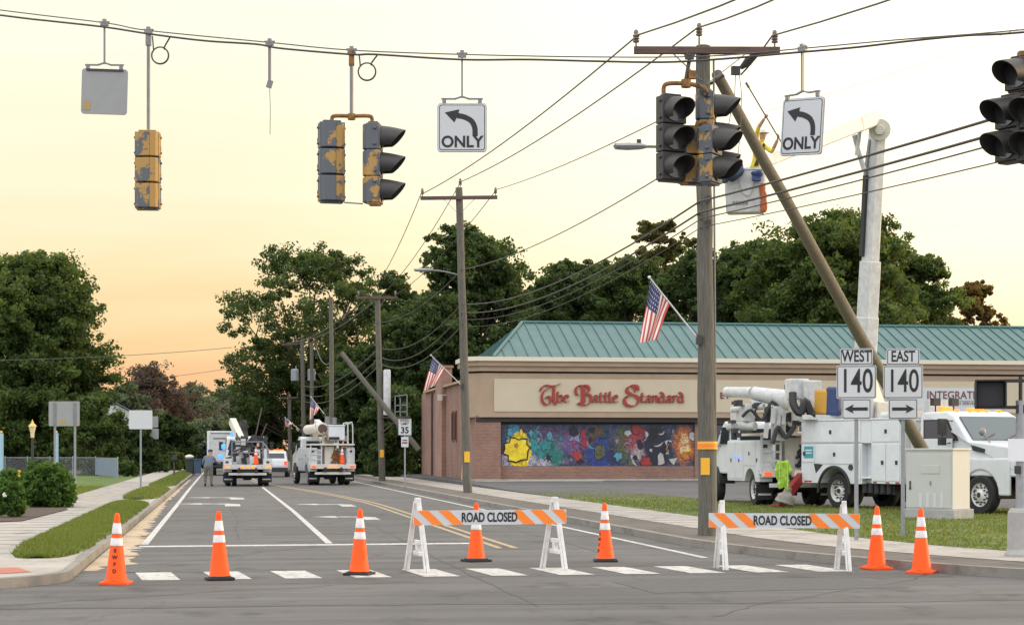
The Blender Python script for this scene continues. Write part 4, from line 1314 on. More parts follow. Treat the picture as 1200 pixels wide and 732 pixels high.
# the tall pole at the corner
base = G(829, 627, .13)
DM = base.dot(CF)
pole = empty('utility_pole', base, -YAW, 'tall weathered wooden pole at the corner behind the second barricade', 'utility pole', 'wooden utility poles along the road')
top = P(824, 54, DM) - base; tl = Vector((top.dot(CR), top.dot(CF), top.z))
s_ = MB(); shaft(s_, Vector((0, 0, -.02)), tl, .175, .135, 1); s_.build('pole_shaft', 'wood_pole', pole, smooth=True)
k = F / DM
cz = (628 - 63) / k
aL, bL = crossarm(pole, Vector((tl.x + .05, 0, cz)), 170 / k, .135, -.003, ins=(-.97, .93))
i_ = MB(); i_.cyl((tl.x - .09, -.15, tl.z - .25), (tl.x - .09, -.15, tl.z + .12), .02, n=6); insulator(i_, Vector((tl.x - .09, -.15, tl.z + .16)), .95); i_.build('insulator', 'insulator', pole, smooth=True)
br_ = MB()
br_.beam((tl.x + .05 - 40 / k, -.2, cz - .05), (tl.x - .05, -.16, cz - .55), .05, .012); br_.beam((tl.x + .05 + 46 / k, -.2, cz - .05), (tl.x + .06, -.16, cz - .62), .05, .012)
br_.build('brace', 'grey_metal', pole)
m_ = MB(); m_.cyl((0, 0, (627 - 526) / k), (0, 0, (627 - 517) / k), .190, n=20); mo = m_.build('reflective_band', 'yellow_tag', pole, smooth=True)
m_ = MB(); m_.cyl((0, 0, (627 - 524) / k), (0, 0, (627 - 519.5) / k), .193, n=20); m_.build('reflective_stripe', 'orange_sheet', mo, smooth=True)
yellow_tag(pole, Vector((-.06, -.185, (627 - 546) / k)), .17, .32)
m_ = MB(); m_.tube([(.165, .02, .1), (.14, .02, 5), (.12, .02, 9)], .022, 6); m_.build('conduit', 'grey_metal', pole)
for zz_, sg in ((6.35, -1), (6.75, 1), (7.1, -1), (5.9, 1)):
    m_ = MB(); m_.cyl((0, -.18, zz_), (0, .18, zz_), .02, n=6); m_.box((0, -.2, zz_), (.09, .05, .12)); m_.build('bolt', 'dark_metal', pole)

def luminaire(attach, tip, label):
    d = tip - attach
    o = empty('street_light', attach, math.atan2(d.y, d.x), label, 'street light', 'cobra head street lights on the poles')
    L = math.hypot(d.x, d.y)
    m_ = MB(); m_.tube(smooth_path([(0, 0, -.06), (L * .4, 0, d.z * .7), (L * .78, 0, d.z)], 4), .03, 8); m_.build('arm', 'grey_metal', o)
    h_ = MB(); h_.tube([(L * .62, 0, d.z), (L * .70, 0, d.z), (L * .85, 0, d.z - .01), (L, 0, d.z - .015), (L + .02, 0, d.z - .03)], [.05, .11, .13, .11, .04], 12)
    h_.v = [Vector((v.x, v.y * 1.15, d.z + (v.z - d.z) * .55)) for v in h_.v]
    h_.build('lamp_head', 'galvanised', o, smooth=True)
    m_ = MB(); m_.cyl((L * .72, 0, d.z + .06), (L * .72, 0, d.z + .13), .045, n=10); m_.build('photocell', 'dark_metal', o)
    return o
luminaire(P(820, 174, DM), P(721, 171, DM - .2), 'grey street light reaching left from the tall corner pole')

# flag on an angled staff
def flag(att, tip, f0, f1, Dd, label, fold=.10, hoist0=.02, hoist1=.62, seed=0):
    """att and tip: ends of the staff; f0,f1: points the free end hangs to"""
    o = empty('flag_on_staff', att, 0, label, 'flag', 'american flags on staffs')
    lo = lambda p: p - att
    m_ = MB(); m_.tube([V0, lo(tip)], [.018, .014], 8); m_.ball(lo(tip), .035, 8); m_.build('staff', 'alu_pole', o, smooth=True)
    m_ = MB(); m_.box(V0, (.10, .10, .18)); m_.build('bracket', 'dark_metal', o)
    ns, nt = 52, 40
    hs = lambda s: tip.lerp(att, hoist0 + (hoist1 - hoist0) * s)
    fs_ = lambda s: f0.lerp(f1, s)
    vs, fc, mi = [], [], []
    for j in range(nt + 1):
        t = j / nt
        for i in range(ns + 1):
            s = i / ns
            a, b = hs(s), fs_(s)
            p = a.lerp(b, t)
            sagx = math.sin(math.pi * t) * .06
            w = min(1, t * 3 + .05)
            p = p + CF * (fold * w * math.sin(s * 10 + t * 2.2 + seed) + .04 * math.sin(5 * t + seed)) + CR * (fold * .35 * w * math.cos(s * 10 + t * 2.2 + seed)) - UP * sagx * (1 - abs(2 * s - 1))
            vs.append(tuple(p - att))
    for j in range(nt):
        for i in range(ns):
            fc.append((j * (ns + 1) + i, j * (ns + 1) + i + 1, (j + 1) * (ns + 1) + i + 1, (j + 1) * (ns + 1) + i))
            s, t = (i + .5) / ns, (j + .5) / nt
            st = int(s * 13)
            if st < 7 and t < .40:
                star = (i % 4 == 1 or i % 4 == 2) and i < 27 and (j % 3 == 1) and j < 15
                mi.append(1 if star and (i % 4 == 1) else 2)
            else: mi.append(0 if st % 2 == 0 else 1)
    grid_mesh('flag', vs, fc, ['flag_red', 'flag_white', 'flag_blue'], o, mi, True)
    return o
flag(P(819, 398, DM - .15), P(761, 325, DM - .25), P(749.5, 402, DM - .25), P(768, 398, DM - .25), DM, 'american flag drooping from a staff on the tall corner pole', .055, .02, .42)

# leaning broken pole lashed to the corner pole
A_ = P(840, 87, DM + .15); Bq = P(1081, 527, 47.2)
dq = (Bq - A_).normalized(); Bq = A_ + dq * ((.1 - A_.z) / dq.z)
lp = empty('leaning_pole', A_, 0, 'broken wooden pole leaning from the corner pole down to the truck', 'utility pole')
s_ = MB(); shaft(s_, V0, Bq - A_, .105, .175, 4); s_.build('pole_shaft', 'wood_pole_pale', lp, smooth=True)
m_ = MB(); m_.tube([(-.35, 0, -.3), (-.1, -.1, -.18), (.1, -.16, -.05)], .03, 6); m_.tube([(-.35, 0, -.75), (.0, -.15, -.72), (.28, -.16, -.62)], .03, 6); m_.build('lashing', 'cable', lp)

# second pole by the shop
def simple_pole(pb, pt, r0, r1, label, arm=None, seed=0, tagpx=None, name='utility_pole'):
    base = pb; D = base.dot(CF)
    o = empty(name, base, -YAW, label, 'utility pole', 'wooden utility poles along the road')
    t = pt - base; tl = Vector((t.dot(CR), t.dot(CF), t.z))
    s_ = MB(); shaft(s_, Vector((0, 0, -.05)), tl, r0, r1, seed); s_.build('pole_shaft', 'wood_pole', o, smooth=True)
    if arm:
        L, zoff, tilt, ins = arm
        crossarm(o, Vector((tl.x, 0, tl.z + zoff)), L, .14, tilt, ins=ins)
        b_ = MB()
        for s in (-1, 1): b_.beam((tl.x + s * L * .2, -.2, tl.z + zoff - .06), (tl.x + s * .05, -.18, tl.z + zoff - .6), .05, .012)
        b_.build('brace', 'grey_metal', o)
    if tagpx: yellow_tag(o, Vector((tl.x * .05, -r0 - .02, (tagpx[0] - tagpx[1]) / F * D)), .22, .42)
    return o, tl, D
p2b = G(548, 577, .13); D2 = p2b.dot(CF)
pole2, t2, D2 = simple_pole(p2b, P(538, 220, D2), .18, .14, 'wooden pole with crossarm and street light in front of the shop corner', (90 * D2 / F, -.42, .012, (-.95, .95)), 2, (577, 535))
i_ = MB(); insulator(i_, t2 + Vector((.05, -.1, .10)), 1.0); i_.build('insulator', 'insulator', pole2, smooth=True)
luminaire(P(540, 321, D2), P(486, 316, D2 - .3), 'grey street light reaching left from the pole by the shop corner')
flag(P(541.5, 452, D2 - .2), P(505, 416, D2 - .4), P(497, 458, D2 - .4), P(509, 452, D2 - .4), D2, 'american flag on a staff fixed to the pole by the shop corner', .07, .05, .45, 1.0)
p3b = G(448, 563, .13); D3 = p3b.dot(CF)
pole3, t3, D3 = simple_pole(p3b, P(442, 347, D3), .19, .15, 'wooden pole with a white antenna cylinder behind the speed limit sign', (48 * D3 / F, -.1, 0, (-.9, .9)), 3, (563, 531))
an = MB()
q = P(453.5, 486, D3 - .2) - p3b; q = Vector((q.dot(CR), q.dot(CF), q.z)); hh_ = 53 * D3 / F
an.lathe([(.20, 0), (.205, .02), (.205, hh_ - .06), (.16, hh_), (.001, hh_)], q, 18); an.build('antenna_canister', 'white_worn', pole3, smooth=True)
b_ = MB()
def l3(px, py):
    p = P(px, py, D3 - .2) - p3b; return (p.dot(CR), p.dot(CF), p.z)
b_.beam(l3(446, 489), l3(479, 488), .08, .08); b_.beam(l3(447, 507), l3(470, 488), .07, .07); b_.build('equipment_arm', 'wood_arm', pole3)
rk_ = MB()
for a, c in (((463, 464), (463, 488)), ((469, 466), (469, 488)), ((477, 462), (477, 488)), ((463, 464), (477, 462)), ((463, 475), (477, 474)), ((463, 482), (477, 482))): rk_.beam(l3(*a), l3(*c), .06, .06)
rk_.build('equipment_rack', 'grey_metal', pole3)
# broken pole leaning across pole 3
a_, b_2 = P(400, 413, D3 - .6), P(491, 527, D3 - 1.6)
o = empty('leaning_pole', b_2, 0, 'snapped wooden pole leaning across the pole with the white cylinder', 'utility pole')
s_ = MB(); shaft(s_, a_ - b_2, V0, .13, .16, 6); s_.build('pole_shaft', 'wood_pole', o, smooth=True)
# far poles
simple_pole(G(389, 561.5), P(388, 348, 118), .16, .13, 'plain grey pole rising behind the right hand bucket truck', None, 7)
ptf, tt, Dt = simple_pole(G(357, 553), P(354, 398, 162), .2, .17, 'far pole with two grey transformers and a crossarm', (50 * 162 / F, -.3, .06, (-.9, -.3, .9)), 8)
tr = MB()
for px in (345.5, 365):
    p = P(px, 440, Dt - .3) - G(357, 553); p = Vector((p.dot(CR), p.dot(CF), p.z - .45))
    t_ = MB(); t_.lathe([(.30, 0), (.34, .03), (.34, .95), (.28, 1.02), (.10, 1.05), (.001, 1.05)], p, 16); t_.cyl(p + Vector((.1, 0, 1.0)), p + Vector((.1, 0, 1.3)), .05, n=8); t_.build('transformer', 'transformer', ptf, smooth=True)
for px, pyb, pyt, lab, arm in ((340, 552, 462, 'thin far pole with a short crossarm left of the transformer pole', 22), (318, 549, 470, 'farthest small pole down the road', 24), (366, 553.5, 402, 'second pole standing close beside the transformer pole', None), (330, 551, 478, 'bent far pole between two other far poles', 18)):
    Df = G(px, pyb).dot(CF)
    simple_pole(G(px, pyb), P(px - 1, pyt, Df), .18, .15, lab, (arm * Df / F, -.3, .03, (-.9, .9)) if arm else None, px)

# ------------------------------------------------------------------ wires
def wire(pts, r, label, m='cable', drop_=None, group='overhead wires between the poles', name='overhead_wire'):
    mb = MB(); mb.tube(pts, r, 6, cap=True)
    return tag(mb.build(name, m, smooth=True), label, 'wire', group)
def extend(a, b, t): return a + (b - a) * t
prim = [((748, 41), (830, 0), (493, 228), 'left primary wire from the crossarm tip to the second pole'),
        ((817, 33), (878, 0), (540, 213), 'middle primary wire over the top of the corner pole')]
for (i0, i1, i2, lab) in prim:
    a = P(*i0, DM - .2); X = a.x
    b = P(*i1, DX(i1[0], X)); far = extend(a, b, 4.5)
    c = P(*i2, D2 - .2)
    path = sag(far, a, .25, 8)[:-1] + sag(a, c, .25, 16)
    wire(path, .017, lab, 'cable_grey')
    for q in (.30, .42):
        pp = a.lerp(b, q * 1.4); pass
a = P(905, 42, DM - .2); b = P(1012, 0, DX(1012, a.x)); far = extend(a, b, 4.5)
e1 = P(868, 88, DM + .2)
wire(sag(far, a, .2, 8)[:-1] + sag(a, e1, .03, 6), .017, 'right primary wire ending in the lineman\'s clamps right of the pole', 'cable_grey')
ca_ = MB(); ca_.tube([P(890, 60, DM - .1), P(877, 72, DM)], [.05, .09], 8); ca_.tube([P(877, 72, DM), P(868, 80, DM)], [.09, .04], 8); ca_.box(P(862, 83, DM), (.16, .1, .16))
tag(ca_.build('wire_clamp', 'dark_metal'), 'dark clamp gripping the cut wire above the lineman', 'clamp')
g1 = MB(); g1.tube([P(862, 84, DM), P(861, 110, DM - .1), P(853, 150, DM - .1), P(846, 180, DM - .1)], .008, 5)
tag(g1.build('tag_line', 'cable_grey'), 'left thin rope dangling from the wire clamp', 'rope', 'ropes from the clamp')
g1 = MB(); g1.tube([P(866, 84, DM), P(869, 110, DM - .1), P(868, 150, DM - .1), P(864, 190, DM - .1)], .008, 5)
tag(g1.build('tag_line', 'cable_grey'), 'right thin rope dangling from the wire clamp', 'rope', 'ropes from the clamp')
wire(sag(P(818, 118, DM), P(582, 222, D2 - .2), .15, 16), .013, 'primary wire running from the corner pole to the right crossarm tip', 'cable_grey')
wire(sag(P(820, 178, DM), P(541, 316, D2), .35, 16), .014, 'neutral wire a little below the street light', 'cable_grey')
com = [((820, 236), (1143, 134), (541, 356), .019, 'thickest upper telephone cable'), ((820, 249), (1160, 147), (541, 366), .019, 'second thick telephone cable'),
       ((822, 256), (1143, 164), (542, 374), .011, 'thin telephone cable third from the top'), ((822, 266), (1158, 181), (542, 382), .009, 'lowest thin telephone cable')]
for (i0, i1, i2, r_, lab) in com:
    a = P(*i0, DM - .25); b = P(*i1, DX(i1[0], a.x)); far = extend(a, b, 2.2)
    c = P(*i2, D2 - .2)
    path = sag(far, a, .12, 10)[:-1] + sag(a, c, .55, 18)
    wire(path, r_, lab + ' crossing the corner pole', 'cable')
# on from the second pole
for (i0, i2, dr, r_, lab) in (((493, 228), (432, 347), .4, .017, 'left wire from the second to the third pole'), ((540, 213), (448, 345), .4, .017, 'middle wire from the second to the third pole'),
                          ((582, 222), (462, 347), .4, .016, 'right wire from the second to the third pole'), ((541, 316), (443, 378), .5, .018, 'neutral wire from the second to the third pole'),
                          ((541, 356), (445, 407), .7, .020, 'upper telephone cable from the second to the third pole'), ((541, 368), (445, 418), .8, .020, 'lower telephone cable from the second to the third pole'),
                          ((542, 380), (446, 426), .8, .020, 'thin lowest cable from the second to the third pole')):
    wire(sag(P(*i0, D2 - .2), P(*i2, D3 - .2), dr, 14), r_, lab, 'cable')
for (i0, i2, Dn, dr, lab) in (((432, 347), (336, 402), 160, .6, 'left wire from the third pole to the transformer pole'), ((448, 345), (352, 398), 160, .6, 'middle wire from the third pole to the transformer pole'), ((445, 407), (356, 452), 160, .8, 'upper cable from the third pole to the transformer pole'),
                          ((445, 418), (356, 462), 160, .9, 'middle cable from the third pole to the transformer pole'), ((446, 426), (356, 470), 160, .9, 'lower cable from the third pole to the transformer pole')):
    wire(sag(P(*i0, D3 - .2), P(*i2, Dn), dr, 14), .028, lab, 'cable_grey')
wire(sag(P(370, 404, 160), P(388, 424, 118), .7, 12), .03, 'slack drop wire from the transformer pole to the plain grey pole', 'cable_grey')
wire(sag(P(-200, 422, 120), P(272, 407, 150), .4, 20), .024, 'upper of two distant wires crossing the sky at left', 'cable_grey')
wire(sag(P(60, 452, 170), P(290, 428, 170), .3, 16), .02, 'lower of two distant wires crossing the sky at left', 'cable_grey')
wire(sag(P(900, 130, 60), P(1290, -5, 60), .2, 12), .006, 'hair thin wire high in the white sky at right', 'cable_grey')

# ------------------------------------------------------------------ route signs, cabinet, pedestrian signal
def post_u(mb, x, h, z0=0.0):
    mb.box((x, 0, z0 + h / 2), (.065, .03, h)); mb.box((x - .03, -.018, z0 + h / 2), (.012, .014, h)); mb.box((x + .03, -.018, z0 + h / 2), (.012, .014, h))
def plate_part(root, w, h_, zc, x=0, name='plate', text=(), arrow_=0, y=-.05):
    p = MB(); sign_plate(p, w, h_, .006, .03, 0, y, zc, x)
    po = p.build(name, 'sign_back', root)
    p = MB(); sign_plate(p, w - .004, h_ - .004, .003, .03, 0, y - .005, zc, x); sign_plate(p, w - .03, h_ - .03, .003, .025, 1, y - .007, zc, x); sign_plate(p, w - .056, h_ - .056, .003, .02, 0, y - .009, zc, x)
    p.build('face', ['sign_white', 'sign_black'], po)
    for body, size, bold, sx, dz in text: text_obj('sign_text', body, size, 'sign_black', po, (x, y - .0125, zc + dz), .003, bold, sx=sx)
    if arrow_:
        a = MB(); s = arrow_
        a.prism([(x + s * t, zc + z) for t, z in ((-.20, .030), (.07, .030), (.045, .085), (.21, 0), (.045, -.085), (.07, -.030), (-.20, -.030))], y - .0145, y - .0115, 'XZ')
        a.build('arrow', 'sign_black', po)
for px, py, word_, ar, lab in ((1003.5, 632, 'WEST', -1, 'WEST 140 route sign with left arrow on a steel post'), (1058, 628, 'EAST', 1, 'EAST 140 route sign with right arrow on a steel post beside the cabinet')):
    b0 = G(px, py, .14); D = b0.dot(CF); k = F / D
    r = empty('route_sign', b0, -YAW - R(8), lab, 'road sign', 'route signs on steel posts')
    m_ = MB(); post_u(m_, 0, (py - 409) / k); m_.build('post', 'galvanised', r)
    z = lambda y_: (py - y_) / k
    plate_part(r, 38 / k, 19.5 / k, z(418), text=[(word_, .285, .006, .70, 0)])
    plate_part(r, 46 / k, 39 / k, z(447.5), text=[('140', .60, .006, .66, 0)])
    plate_part(r, 34 / k, 24 / k, z(479), arrow_=ar)

cbx = G(1099, 607, .14)
k = F / cbx.dot(CF)
C_ = empty('utility_cabinet', cbx, -YAW - R(13 + 31), 'pale grey metal utility cabinet standing on the lawn at right', 'utility cabinet')
H0 = 80 / k
m_ = MB(); m_.box((0, 0, .08), (1.4, .92, .30)); m_.build('plinth', 'concrete_base', C_, bevel=.02)
m_ = MB(); m_.box((0, 0, .23 + (H0 - .23) / 2), (1.26, .78, H0 - .23)); m_.box((0, 0, H0 + .015), (1.32, .84, .05)); m_.build('cabinet_body', 'cabinet', C_, bevel=.012)
m_ = MB(); m_.box((0, -.396, .25 + (H0 - .33) / 2), (1.18, .018, H0 - .36)); do = m_.build('door', 'cabinet', C_, bevel=.006)
m_ = MB(); m_.box((.05, -.411, H0 * .72), (.50, .018, .20)); m_.build('door_panel', 'cabinet', do, bevel=.006)
m_ = MB(); m_.box((-.50, -.412, H0 * .50), (.03, .03, .16)); m_.box((-.50, -.412, H0 * .44), (.05, .02, .05)); m_.build('handle', 'dark_metal', do)
m_ = MB(); m_.box((.05, -.41, H0 * .52), (.03, .02, .10)); m_.build('lock', 'grey_metal', do)
for i in range(4):
    m_ = MB(); m_.box((-.22 + i * .19, -.408, H0 * .27), (.085, .012, .34)); m_.build('vent', 'sign_white', do, bevel=.004)

# pedestrian signal on its post at the right edge
pb = G(1196, 651, .14); k = F / pb.dot(CF)
Q = empty('pedestrian_signal', pb, -YAW - R(10), 'black pedestrian signal on a grey post with a concrete base at the right edge', 'pedestrian signal')
m_ = MB(); m_.lathe([(.24, -.05), (.24, .03), (.20, .10), (.19, .66), (.15, .72), (.001, .72)], n=12); m_.build('base', 'concrete_base', Q, bevel=.01)
m_ = MB(); m_.cyl((0, 0, .7), (0, 0, (650 - 468) / k), .072, n=14); m_.cyl((0, 0, (650 - 474) / k), (0, 0, (650 - 440) / k), .03, n=10, mi=1); m_.box((0, 0, (650 - 478) / k), (.13, .13, .13), mi=1)
m_.build('post', ['galvanised', 'dark_frame'], Q, smooth=False)
m_ = MB(); z1, z2 = (650 - 445) / k, (650 - 476) / k
m_.beam((-.30, 0, z1), (.5, 0, z1), .05, .05); m_.beam((-.30, 0, z2), (0, 0, z2), .05, .05); m_.build('bracket', 'dark_frame', Q)
m_ = MB(); m_.box((-.45, .06, (650 - 461) / k), (.44, .30, .42)); m_.build('signal_housing', 'dark_frame', Q, bevel=.03)
m_ = MB()
for q in ((0, .21, .44, .02), (0, -.21, .44, .02)): m_.box((-.45, -.16, (650 - 461) / k + q[1]), (.46, .16, .02))
for s in (-1, 1): m_.box((-.45 + s * .22, -.16, (650 - 461) / k), (.02, .16, .42))
m_.build('hood', 'dark_frame', Q)
m_ = MB(); m_.box((-.45, -.095, (650 - 461) / k), (.38, .01, .36)); m_.build('screen', 'dark_frame', Q)
m_ = MB(); m_.box((-.05, -.085, (650 - 526) / k), (.28, .012, .34)); m_.build('push_button_sign', 'paper', Q)
m_ = MB(); m_.box((-.05, -.10, (650 - 549) / k), (.10, .06, .12)); m_.build('push_button', 'dark_metal', Q, bevel=.01)

# speed limit sign
sb = G(474.5, 570, .13); k = F / sb.dot(CF)
r = empty('speed_limit_sign', sb, -YAW, 'white speed limit 35 sign with a small red and white plate below', 'road sign')
m_ = MB(); post_u(m_, 0, 78 / k); m_.build('post', 'galvanised', r)
plate_part(r, 15.5 / k, 19.5 / k, 70 / k, text=[('SPEED', .17, .004, .95, .29), ('LIMIT', .17, .004, .95, .14), ('35', .40, .014, .95, -.16)])
p = MB(); sign_plate(p, 8.5 / k, 12 / k, .02, .02, 0, -.05, 52.5 / k); po = p.build('parking_plate', 'sign_white', r)
p = MB(); p.box((0, -.065, 54.5 / k), (.22, .006, .05)); p.box((0, -.065, 51.5 / k), (.24, .006, .07)); p.build('red_marks', 'red_paint', po)
# ------------------------------------------------------------------ trucks: +X forward, +Y left, origin on the ground under the rear axle
def wheel(root, x, y, side, r=.52, w=.28, dual=False):
    """side -1: outer face towards -Y"""
    t = MB()
    def tyre(yc):
        t.lathe([(r * .60, -w / 2), (r * .90, -w / 2), (r * .98, -w * .36), (r, -w * .2), (r, w * .2), (r * .98, w * .36), (r * .90, w / 2), (r * .60, w / 2)], (0, yc, 0), 28, axis='Y', cap=False)
    tyre(0)
    if dual: tyre(-side * (w + .05))
    o = t.build('wheel', 'black_rubber', root, smooth=True, loc=(x, y, r))
    m = MB(); s = side
    ys = lambda q: s * q
    pr = [(r * .62, w * .48), (r * .58, w * .42), (r * .55, w * .10 if dual else w * .3), (r * .30, w * (.02 if dual else .42)), (r * .22, w * (.2 if dual else .55)), (r * .12, w * (.3 if dual else .62)), (.001, w * (.3 if dual else .62))]
    m.lathe([(a, ys(b)) for a, b in pr], (0, 0, 0), 24, axis='Y', cap=False)
    ro = m.build('rim', 'rim_white', o, smooth=True)
    m = MB()
    for k in range(10):
        a = 2 * math.pi * k / 10
        p0 = Vector((math.cos(a) * r * .38, ys(w * (.10 if dual else .40)), math.sin(a) * r * .38))
        m.cyl(p0, p0 + Vector((0, s * .05, 0)), .022, n=6)
        q = Vector((math.cos(a + .3) * r * .47, ys(w * (.10 if dual else .385)), math.sin(a + .3) * r * .47))
        m.cyl(q, q + Vector((0, s * .012, 0)), .03, n=8)
    m.cyl((0, ys(w * (.2 if dual else .4)), 0), (0, ys(w * (.42 if dual else .66)), 0), r * .13, n=12)
    m.build('lug_nuts', 'dark_metal', ro)
    return o

def arch(cx, cz, r, x0, x1, z0, z1, n=12, xs=1.0):
    """side panel outline with a round wheel cut-out"""
    h = math.sqrt(max(0, r * r - (z0 - cz) ** 2))
    a0 = math.atan2(z0 - cz, -h); a1 = math.atan2(z0 - cz, h)
    pts = [(x0, z1), (x0, z0), (cx - h * xs, z0)]
    a0 = math.pi - math.asin((z0 - cz) / r); a1 = math.asin((z0 - cz) / r)
    for i in range(1, n): 
        a = a0 + (a1 - a0) * i / n; pts.append((cx + r * xs * math.cos(a), cz + r * math.sin(a)))
    pts += [(cx + h * xs, z0), (x1, z0), (x1, z1)]
    return pts

def door_panel(root, x0, x1, z0, z1, y, s, handle='latch', name='bin_door', mt='white_paint'):
    m = MB(); m.box(((x0 + x1) / 2, y + s * .010, (z0 + z1) / 2), (x1 - x0 - .03, .02, z1 - z0 - .03))
    d = m.build(name, mt, root, bevel=.008)
    m = MB(); hx = x0 + .12 if handle == 'left' else x1 - .12 if handle == 'latch' else (x0 + x1) / 2
    m.box((hx, y + s * .028, (z0 + z1) / 2), (.075, .016, .11)); m.build('handle', 'dark_frame', d)
    return d

def cab_mesh(x0, xw, xh, xf, W, zr, zh, zs, zf=.62):
    """x0 cab back, xw windscreen foot, xh bonnet front; zr roof, zh bonnet height, zs sill"""
    h = W / 2
    m = MB()
    prof = [(x0, zs), (x0, zr - .10), (x0 + .12, zr), (xw - .75, zr + .015), (xw - .52, zr - .10), (xw, zh + .10), (xf - .25, zh - .10), (xf - .02, zh - .30), (xf, zf), (xf - .3, zf), (xf - .3, zs)]
    m.prism(prof, -h, h, 'XZ')
    # tumblehome: narrow the roof and the bonnet's nose
    for v in m.v:
        if v.z > zh + .12: v.y *= .93
        if v.x > xw + .1: v.y *= .93
    return m

# ---------- the big bucket truck in the lot
D0 = 53.0
b0 = P(982, 530, D0) + CR * .95 + CF * .55; b0.z = .11
T = empty('bucket_truck', b0, -YAW - R(60), 'large white bucket truck with its boom raised, parked behind the cabinet and route signs', 'bucket truck')
TM = Matrix.Translation(b0) @ Matrix.Rotation(-YAW - R(60), 4, 'Z'); TI = TM.inverted()
TL = lambda p: TI @ p
def FX(x):
    """long wheelbase: stretch the drawing of the shorter truck"""
    return x * 1.14 if x < 2.5 else 2.85 + (x - 2.5) * 1.18
for s in (-1, 1):
    wheel(T, 0, s * .98, s, .51, .27, True)
    wheel(T, FX(4.9), s * 1.04, s, .51, .29)
m = MB()
for s in (-1, 1): m.box((2.3, s * .42, .86), (7.4, .09, .24))
m.cyl((0, -.95, .51), (0, .95, .51), .10, n=12); m.box((0, 0, .51), (.34, .4, .34)); m.cyl((4.9, -.95, .47), (4.9, .95, .47), .08, n=10)
m.box((1.55, -.75, .62), (.85, .5, .35)); m.cyl((2.3, -.8, .6), (3.2, -.8, .6), .22, n=14)
for i in range(5): m.cyl((.95 + i * .22, -1.02, .48), (.95 + i * .22, -1.02, .74), .085, n=10)
m.build('chassis', 'dark_frame', T)
# body: right and left bin rows, deck between them
hw = 1.22
for s in (-1, 1):
    m = MB(); y0, y1 = s * (hw - .5), s * hw
    m.prism(arch(0, .51, .66, -1.30, 1.02, .72, 1.84, xs=1 / 1.14), y0, y1, 'XZ')
    m.box((-.14, s * (hw - .21), 2.17), (2.32, .42, .64))
    m.box((1.19, s * (hw - .36), 1.4), (.36, .30, 1.30)); m.box((1.19, s * (hw - .15), .90), (.36, .30, .06)); m.box((1.19, s * (hw - .21), 2.17), (.36, .42, .64))
    m.prism([(1.37, .74), (2.42, .74), (2.42, 2.49), (1.37, 2.49)], y0, y1, 'XZ')
    m.box((.55, s * (hw - .22), 2.51), (3.80, .50, .05))
    bo = m.build('utility_body', 'white_paint', T, bevel=.012)
    m = MB(); n_ = 16
    vs, fs = [], []
    for i in range(n_ + 1):
        a = R(-5 + 190 * i / n_)
        for rr in (.655, .715):
            for yy in (s * hw, s * (hw + .05)): vs.append((rr / 1.14 * math.cos(a), yy, .51 + rr * math.sin(a)))
    for i in range(n_):
        k_ = 4 * i
        fs += [(k_, k_ + 1, k_ + 5, k_ + 4), (k_ + 2, k_ + 6, k_ + 7, k_ + 3), (k_ + 1, k_ + 3, k_ + 7, k_ + 5), (k_, k_ + 4, k_ + 6, k_ + 2)]
    m.add(vs, fs); m.build('wheel_arch_trim', 'black_plastic', bo)
    m = MB(); m.box((0, s * (hw - .3), .70), (1.28, .36, .02)); m.build('wheel_well', 'dark_frame', bo)
    for x0, x1, z0, z1, hd in ((-1.28, -.74, 1.30, 1.82, 'left'), (-.72, .74, 1.26, 1.82, 'mid'), (.76, 1.0, .8, 1.82, 'mid'), (-1.28, 1.0, 1.87, 2.47, 'mid'), (1.40, 1.90, .80, 1.84, 'latch'), (1.91, 2.40, .80, 1.84, 'latch'), (1.40, 2.40, 1.87, 2.47, 'mid')):
        door_panel(bo, x0, x1, z0, z1, s * hw, s, hd)
    m = MB()
    for x in (1.5, 1.95, 2.3, -1.1, -.95): m.box((x, s * (hw + .012), .775), (.12, .02, .035))
    m.build('marker_lamp', 'red_lens', bo)
    m = MB(); m.cyl((.62, s * hw, 1.18), (.62, s * (hw + .03), 1.18), .08, n=14); m.cyl((-.60, s * hw, 1.2), (-.60, s * (hw + .02), 1.2), .05, n=12); m.build('filler_cap', 'dark_metal', bo)
    m = MB(); m.prism([(-.80, 1.28), (-.45, 1.25), (-.72, 1.0)], s * hw, s * (hw + .006), 'XZ'); m.build('chevron_mark', 'dark_frame', bo)
m = MB(); m.box((-.98, -hw - .021, 1.60), (.36, .006, .34)); m.build('door_sticker', 'teal_sticker', T)
m = MB(); m.box((-.98, -hw - .0255, 1.66), (.26, .003, .035)); m.box((-.98, -hw - .0255, 1.58), (.22, .003, .03)); m.build('sticker_bars', 'paper', T)
m = MB(); m.box((.45, 0, 1.10), (3.7, 1.46, .10)); m.box((-1.42, 0, 1.0), (.24, 2.44, .16)); m.build('deck', 'white_worn', T)
# pedestal, turret and stowed gear
m = MB(); m.lathe([(.42, 1.1), (.42, 1.5), (.36, 1.55), (.36, 2.3), (.46, 2.34), (.46, 2.5)], (.3, 0, 0), 18); m.box((.3, 0, 2.75), (.75, .62, .55)); m.build('turret', 'cream_fibreglass', T, bevel=.03)
m = MB(); m.box((1.9, .2, 2.78), (.9, .7, .5)); m.box((2.1, -.6, 2.63), (.6, .4, .2)); m.cyl((1.3, -.75, 2.62), (2.3, -.75, 2.62), .09, n=10); m.build('stowed_tools', 'white_worn', T)
m = MB(); m.box((-.4, .1, 2.0), (.9, 1.2, .8)); m.tube([(-.9, -.5, 2.5), (-.5, -.3, 2.9), (.0, -.3, 2.7)], .05, 8); m.build('hose_bundle', 'black_plastic', T)
